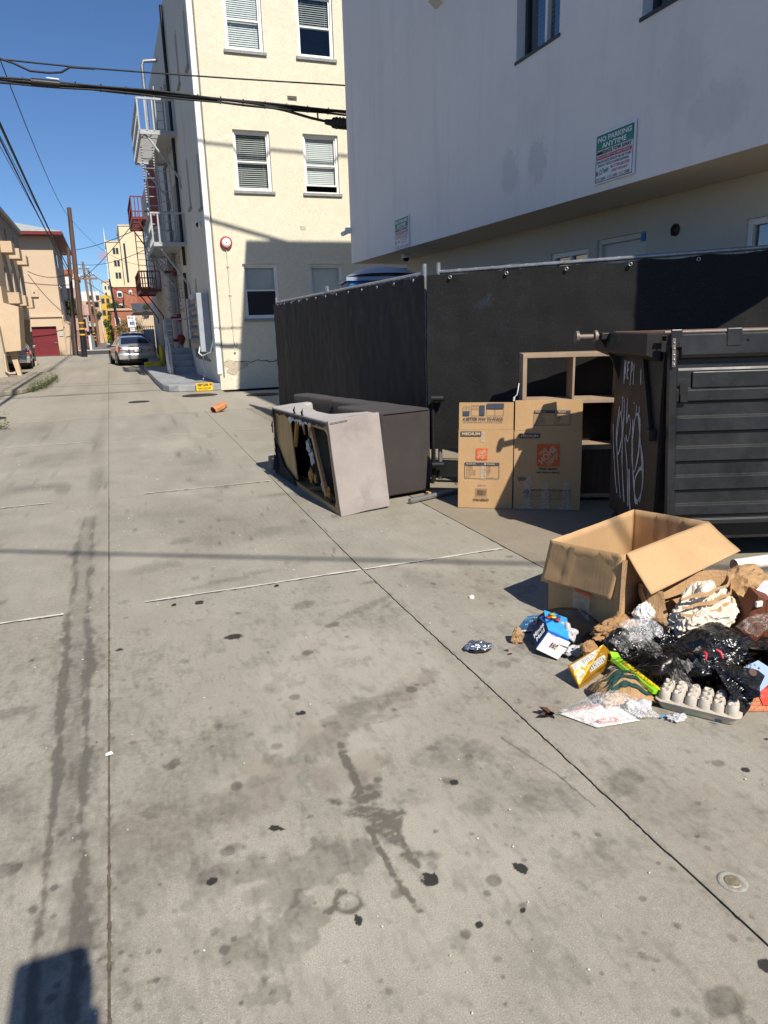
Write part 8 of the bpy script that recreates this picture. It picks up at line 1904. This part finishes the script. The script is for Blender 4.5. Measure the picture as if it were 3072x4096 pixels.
hp = thing('planter_shrub', 'small green shrub on the slate roof edge', 'shrub', (3.7, 77.5, 3.6)); foliage('foliage', leaf_mat('small_leaf', (0.06, 0.08, 0.02)), hp, [(3.8, 77.3, 4.0, .4, .3, .3)], 300, 0.07, 10)
def weeds(label, pts, n, h, seed, mat):
    t = thing('weed_clump', label, 'weeds', (pts[0][0], pts[0][1], 0)); R = random.Random(seed); m = MB()
    for _ in range(n):
        f = R.random()*(len(pts)-1); i = min(int(f), len(pts)-2); f -= i; x = pts[i][0]*(1-f)+pts[i+1][0]*f+R.gauss(0, .10); y = pts[i][1]*(1-f)+pts[i+1][1]*f+R.gauss(0, .12); z0 = 0.0
        hh = h*R.uniform(.4, 1.1); lean = Vector((R.gauss(0, .35), R.gauss(0, .35), 1)).normalized()
        for k in range(7):
            p = Vector((x, y, z0))+lean*(hh*(k+1)/7); a = R.uniform(0, 6.28); u = Vector((math.cos(a), math.sin(a), .5)).normalized()*0.055*R.uniform(.6, 1.2)*(1.1-k/9); w = Vector((-math.sin(a), math.cos(a), 0))*0.016
            m.add([p, p+u*.6+w, p+u, p+u*.6-w], [(0, 1, 2, 3)])
    m.build('leaves', mat, t)
M_weed = leaf_mat('weed_leaf', (0.075, 0.11, 0.03))
weeds('row of green weeds growing along the left kerb', [(-2.22, 22.4), (-2.0, 24.5), (-1.93, 27.5)], 240, 0.42, 1, M_weed)
weeds('bright green weed patch at the left edge of the frame', [(-2.25, 13.1), (-1.95, 13.6), (-2.3, 14.0)], 150, 0.30, 2, leaf_mat('lime_weed', (0.12, 0.17, 0.03)))
weeds('dry weeds at the corner of the maroon garage door', [(-3.8, 63.7), (-3.6, 63.7)], 60, 0.75, 4, leaf_mat('dry_weed', (0.16, 0.12, 0.06)))
weeds('sparse dry weeds on the raised left sidewalk', [(-3.4, 25.0), (-2.9, 25.2)], 40, 0.22, 5, leaf_mat('dry_weed_b', (0.14, 0.13, 0.05)))
# ================================================================ POLES AND CABLES
M_pole = wood_mat('creosoted_pole', (0.13, 0.075, 0.05), (12, 12, 1.2)); M_polel = wood_mat('weathered_pole', (0.26, 0.17, 0.11), (12, 12, 1.2)); M_cable = pm('black_cable', (0.010, 0.010, 0.011), 0.6, 0.2, 5, 0); M_bandy = pm('yellow_band', (0.72, 0.42, 0.02), 0.5, 0.05)
def pole(label, base, top, r0, r1, mat, bands=(), arms=(), cans=()):
    t = thing('utility_pole', label, 'utility pole', base, group='utility poles along the alley'); b, p = Vector(base), Vector(top)
    m = MB(); m.tube([b, b.lerp(p, .5), p], [r0, (r0+r1)/2, r1], 12); m.build('shaft', mat, t)
    m = MB(); m.tube([b, b.lerp(p, 0.19)], [r0*1.04, r0*1.0], 12); m.build('dark_foot', M_blackpost, t) if bands else None
    for z in bands: f = z/(p.z-b.z); c = b.lerp(p, f); m = MB(); m.tube([c-Vector((0, 0, .05)), c+Vector((0, 0, .05))], r0*1.07, 12); m.build('reflective_band', M_bandy, t)
    for (z, xa, xb, ya) in arms: c = b.lerp(p, z/(p.z-b.z)); m = MB(); m.bar((c.x+xa, c.y+ya, z), (c.x+xb, c.y-ya, z), 0.11, 0.13); ar = m.build('crossarm', M_polel, t)
    for (z, xa, ya) in cans:
        c = b.lerp(p, z/(p.z-b.z)); m = MB(); m.lathe([(0, 0), (.05, 0), (.07, .05), (.05, .09), (.07, .13), (.04, .2), (0, .22)], (c.x+xa, c.y+ya, z), 10); m.build('insulator', M_trimw, t)
    return t
pole('tall leaning dark utility pole with yellow bands at its foot', (-1.80, 56.4, 0), (-1.55, 56.4, 9.95), 0.19, 0.14, M_pole, (1.55, 1.95, 2.35))
pole('shorter dark pole just behind the leaning one', (-2.52, 61, 0), (-2.1, 61, 7.85), 0.15, 0.12, M_pole, (), ((5.65, -0.1, 1.9, 0.0),), ((5.75, .25, 0), (5.75, .6, 0), (5.2, .45, -.1)))
pole('weathered brown pole with insulators beyond the street', (-1.67, 98, 0), (-1.95, 98, 10.1), 0.17, 0.13, M_polel, (0.9, 1.3, 1.7), ((9.3, -.6, .6, 0), (8.4, -.5, .5, 0)), ((9.4, -.5, 0), (9.4, .5, 0), (8.5, .4, 0), (8.5, -.4, 0)))
pole('second weathered pole close behind with white insulators', (-1.35, 110, 0), (-1.62, 110, 10.0), 0.16, 0.12, M_polel, (), ((9.4, -.6, .7, 0),), ((9.5, .5, 0), (9.5, -.5, 0)))
pole('far thin brown pole near the alley end', (-1.0, 150, 0), (-1.25, 150, 8.4), 0.16, 0.12, M_pole, (1.2, 1.7), ((7.6, -.6, .6, 0),), ())
pole('far grey pole next to the white van', (-0.55, 178, 0), (-0.75, 178, 9.0), 0.16, 0.12, M_polel, (), ((8.2, -.6, .6, 0),), ())
pole('dark pole wrapped in black cover in front of the brick building', (1.25, 88, 0), (0.75, 88, 7.4), 0.22, 0.09, M_blackpost, (), (), ())
m = MB(); sc0 = thing('service_conduit', 'white conduit strapped up the pole behind the leaning one', 'conduit', (-2.3, 60.8, 0)); m.tube([(-2.05, 60.7, 0), (-1.98, 60.7, 5.2)], 0.05, 8); m.build('pipe', M_trimw, sc0)
def cat_(p, q, sag, n=24):
    p, q = Vector(p), Vector(q); return [p.lerp(q, i/n)-Vector((0, 0, 4*sag*(i/n)*(1-i/n))) for i in range(n+1)]
def cable(label, pts, r, extra=None):
    t = thing('overhead_cable', label, 'cable', tuple(pts[0]), group='overhead cables'); m = MB(); m.tube(pts, r, 6); m.build('wire', M_cable, t); return t
# near bundle across the alley
P0, P1 = Vector((-7.5, 14.95, 5.72)), Vector((10.5, 15.6, 5.55))
def nb(x): 
    f = (x-P0.x)/(P1.x-P0.x); p = P0.lerp(P1, f); p.z += 0.16-0.20*(2*f-1)**2-0.0; return p
def interp(x, T):
    for (a, b), (c, d) in zip(T[:-1], T[1:]):
        if a <= x <= c: return b+(d-b)*(x-a)/(c-a)
    return T[0][1] if x < T[0][0] else T[-1][1]
TZ = [(-9, 5.52), (-1.24, 5.77), (0.2, 5.77), (2.0, 5.73), (3.4, 5.69), (4.9, 5.66), (10, 5.5)]
nbp = thing('cable_bundle', 'thick black lashed cable bundle crossing high over the alley', 'cable', (0, 15, 5.7))
for k, (dz, dy, r) in enumerate(((0.0, 0, .026), (-0.035, .02, .020), (.02, -.025, .018), (-.05, -.01, .016))):
    m = MB(); m.tube([(x, 15+dy+.01*math.sin(x*2+k), interp(x, TZ)+dz+.008*math.sin(x*3+k*2)) for x in [-9+0.25*i for i in range(77)]], r, 6); m.build('strand', M_cable, nbp)
m = MB()
for x in [-3+0.42*i for i in range(22)]: m.tube([(x, 15, interp(x, TZ)-.07), (x+.02, 15, interp(x, TZ)+.06)], .012, 5)
stuff(m.build('lashing_clips', M_cable, nbp))
m = MB(); m.tube([(-0.75, 15, interp(-.75, TZ)), (-0.30, 15, interp(-.3, TZ)-.005)], [.065, .06], 10); m.build('splice_sleeve', M_blackpost, nbp); m = MB(); m.tube([(-0.5, 14.95, 5.84), (-0.30, 14.95, 5.83)], .012, 5); m.build('white_label', M_trimw, nbp)
m = MB(); m.tube([(3.3, 15, 5.67), (3.7, 15, 5.62), (4.2, 15, 5.52), (4.55, 15, 5.47)], .026, 6); m.build('drop_strand', M_cable, nbp)
m = MB(); m.tube([(4.5, 15, 5.47), (4.62, 15, 5.46), (4.66, 15, 5.46), (5.2, 15, 5.44)], [.05, .06, .10, .10], 14); cl = m.build('closure_box', M_blackpost, nbp)
for k in range(6): m = MB(); m.tube([(4.72+.07*k, 15, 5.46), (4.745+.07*k, 15, 5.46)], .112, 14); m.build('closure_rib', M_blackpost, cl)
m = MB(); m.bar((4.35, 15, 5.50), (4.35, 15, 5.70), .025); m.build('hanger', M_cable, nbp)
TZ2 = [(-9, 5.9), (-1.19, 6.08), (-0.11, 6.07), (4.89, 6.15), (10, 6.1)]
cable('thin black wire running above the thick bundle', [(x, 15, interp(x, TZ2)-.02*math.sin((x+1)*.5)) for x in [-9+.5*i for i in range(39)]], .014)
dl = cable('drooping loop hanging from the thin upper wire at the left', [Vector(p) for p in ((-2.2, 15, 6.10), (-1.2, 15, 6.09), (-1.0, 15, 6.04), (-0.75, 15, 5.94), (-0.45, 15, 5.935), (-0.25, 15, 5.96), (-0.1, 15, 6.05), (0.3, 15, 6.06))], .018)
# cables running down the alley
def AL(x, y, Y): pass
A1 = (-2.15, 6.0, 4.6)
cable('thick cable bundle running down the left of the alley', cat_((-1.62, 4.0, 6.55), (-2.25, 61, 6.35), 0.25, 40), .034)
cable('second cable beside the thick bundle over the left side', cat_((-1.66, 4.0, 6.2), (-2.15, 61, 5.75), 0.28, 40), .022)
cable('leftmost thin wire running down the alley', cat_((-1.95, 4.0, 6.5), (-2.3, 61, 6.6), 0.3, 40), .009)
cable('thin wire just right of the leftmost one', cat_((-1.88, 4.0, 6.6), (-2.2, 61, 6.8), 0.3, 40), .009)
cable('thin wire sagging to the leaning pole from the left', cat_((-1.5, 8.0, 7.6), (-1.6, 56.4, 9.3), 0.9, 40), .012)
cable('service wire from the poles to the dark red fire escape', cat_((-2.5, 61, 7.6), (2.2, 40, 6.7), 0.25), .018)
cable('second service wire lower over the street', cat_((-2.4, 63, 7.0), (2.3, 42, 5.8), 0.45), .016)
cable('thin wire crossing to the right above the coupe', cat_((-1.5, 56.4, 9.2), (2.6, 44, 5.2), 0.8), .010)
cable('wire rising from the crossarm to the red balcony', cat_((-1.3, 61, 5.7), (1.7, 38.2, 6.6), 0.15), .018)
cable('wire falling from crossarm to the right building', cat_((-1.1, 61, 5.4), (3.0, 79, 3.7), 0.2), .02)
cable('thick wire sloping down to the shed roof', cat_((-1.6, 98, 9.2), (3.0, 80, 5.2), 0.4), .03)
cable('wire sagging along the beige building front', cat_((-7.5, 60, 5.9), (-2.3, 61, 5.2), 0.25), .03)
cable('short wire looping from the beige wall to the pole', cat_((-5.3, 63.8, 6.4), (-2.3, 61, 6.0), 0.35), .025)
cable('wire from leaning pole down to the weathered pole', cat_((-1.6, 56.4, 5.6), (-1.9, 98, 8.8), 0.3), .018)
cable('long far wire between the weathered poles', cat_((-1.4, 98, 9.4), (-1.2, 150, 7.7), 0.3), .02)
# lines higher overhead and behind the viewer, known from their shadows on the wall and the slabs
cable('power line high above whose shadow crosses the cream wall', cat_((-6, 13.4, 13.2), (12, 13.0, 12.5), 0.45), .028)
cable('second power line high above shading the cream wall', cat_((-6, 13.0, 13.3), (12, 13.0, 8.6), 0.0), .04)
cable('cable bundle behind the viewer whose shadow crosses the slabs', cat_((-7.28, 2.26, 8.15), (10.64, -7.98, 8.15), 0.25), .024)
# ================================================================ PHOTOGRAPHER (stands behind the camera; only the shadow is in view)
pp_ = thing('person', 'person in cap and dark jacket holding up a phone, casting the lower-left shadow', 'person', (-0.07, -0.34, 0))
M_jack = pm('dark_jacket', (0.03, 0.035, 0.05), 0.85, 0.2, 9, 0.3, 60); M_skin = pm('skin', (0.42, 0.26, 0.19), 0.55, 0.08, 8, 0.1)
def skinned(name, V, E, Rr, mat, parent, sub=2, root=0):
    me = bpy.data.meshes.new(name); Mi = WM[parent.name]; me.from_pydata([tuple(Mi @ Vector(v)) for v in V], E, []); o = link(name, me, parent); me.materials.append(mat)
    o.modifiers.new('skin', 'SKIN').use_smooth_shade = True
    sv = me.skin_vertices[0].data
    for i, r_ in enumerate(Rr): sv[i].radius = (r_, r_*0.9); sv[i].use_root = (i == root)
    m_ = o.modifiers.new('sub', 'SUBSURF'); m_.levels = sub; m_.render_levels = sub; return o
bx0, by0 = -0.07, -0.33
V = [(bx0, by0, 0.96), (bx0, by0, 1.15), (bx0, by0+0.01, 1.36), (bx0, by0+0.03, 1.50), (bx0+0.01, by0+0.08, 1.60),
     (bx0-0.19, by0, 1.44), (bx0-0.26, by0+0.06, 1.20), (bx0-0.12, by0+0.22, 1.36), (bx0+0.19, by0, 1.44), (bx0+0.28, by0+0.06, 1.20), (bx0+0.17, by0+0.22, 1.36),
     (bx0-0.10, by0, 0.90), (bx0-0.11, by0+0.02, 0.50), (bx0-0.12, by0-0.02, 0.09), (bx0-0.13, by0+0.13, 0.04), (bx0+0.10, by0, 0.90), (bx0+0.12, by0+0.02, 0.50), (bx0+0.13, by0-0.02, 0.09), (bx0+0.15, by0+0.13, 0.04)]
E_ = [(0, 1), (1, 2), (2, 3), (3, 4), (2, 5), (5, 6), (6, 7), (2, 8), (8, 9), (9, 10), (0, 11), (11, 12), (12, 13), (13, 14), (0, 15), (15, 16), (16, 17), (17, 18)]
skinned('body', V, E_, [.15, .15, .15, .07, .055, .07, .055, .04, .07, .055, .04, .10, .075, .055, .035, .10, .075, .055, .035], M_jack, pp_)
hc = Vector((bx0, by0+0.16, 1.675))
m = MB(); rows = []
for i in range(11):
    a = -math.pi/2+math.pi*i/10; rows.append([(hc.x+0.078*math.cos(a)*math.cos(b), hc.y+0.098*math.cos(a)*math.sin(b), hc.z+0.118*math.sin(a)) for b in [2*math.pi*k/18 for k in range(18)]])
m.grid(rows, True, 0, True); hd_ = m.build('head', M_skin, pp_)
m = MB(); m.tube([hc+Vector((0, .095, -.005)), hc+Vector((0, .118, -.03))], [.010, .016], 6); m.build('nose', M_skin, hd_)
for sx in (-1, 1): m = MB(); m.lathe([(0, -.012), (.02, -.008), (.028, 0), (.02, .008), (0, .012)], hc+Vector((sx*.08, 0, -.005)), 10, Matrix.Rotation(math.pi/2, 4, 'Y')); m.build('ear', M_skin, hd_)
for sx in (-1, 1): m = MB(); m.lathe([(0, -.01), (.011, 0), (0, .01)], hc+Vector((sx*.031, .084, .018)), 8); m.build('eye', M_ink, hd_)
m = MB(); m.tube([hc+Vector((-.025, .088, -.06)), hc+Vector((.025, .088, -.06))], .006, 6); m.build('mouth', M_maroon, hd_)
m = MB(); m.box((hc.x-.088, hc.y-.10, hc.z+.03), (hc.x+.088, hc.y+.10, hc.z+.155)); cp = m.build('cap', M_jack, pp_, bevel=.025, seg=3)
m = MB(); m.prism([hc+Vector((.085*math.cos(a), .085*math.sin(a)*1.0+(0.085 if 0.15 < a < 3.0 else 0), .035)) for a in [math.pi*k/12 for k in range(13)]], (0, 0, .008)); m.build('brim', M_jack, cp, fixn=True)
# phone and hands just behind the lens
PC = cam.matrix_world.copy(); ph = thing('phone', 'dark smartphone held up by the photographer', 'phone', tuple(cam.location))
def cw(x, y, z): return PC @ Vector((x, y, z))
m = MB(); m.box((-0.055, -0.115, 0.030), (0.020, 0.035, 0.038), PC); m.build('slab', M_trimk, ph, bevel=0.006)
for sx, xs in ((-1, -0.062), (1, 0.027)):
    V = [tuple(cw(xs+sx*0.015, -0.09, 0.075)), tuple(cw(xs+sx*0.02, -0.06, 0.06))]; E_ = [(0, 1)]; Rr = [0.026, 0.03]
    wr = (bx0-0.12, by0+0.22, 1.36) if sx < 0 else (bx0+0.17, by0+0.22, 1.36); V.append(wr); E_.append((0, 2)); Rr.append(0.03)
    for k in range(4):
        i = len(V); y = -0.085+0.022*k; V += [tuple(cw(xs+sx*0.006, y, 0.048)), tuple(cw(xs+sx*0.004, y+0.002, 0.031)), tuple(cw(xs-sx*0.010, y+0.003, 0.0285))]; E_ += [(1, i), (i, i+1), (i+1, i+2)]; Rr += [0.009, 0.008, 0.007]
    i = len(V); V += [tuple(cw(xs-sx*0.004, -0.045, 0.052)), tuple(cw(xs-sx*0.022, -0.03, 0.046))]; E_ += [(1, i), (i, i+1)]; Rr += [0.011, 0.009]
    skinned('hand', V, E_, Rr, M_skin, pp_, 1)
bpy.context.view_layer.update()
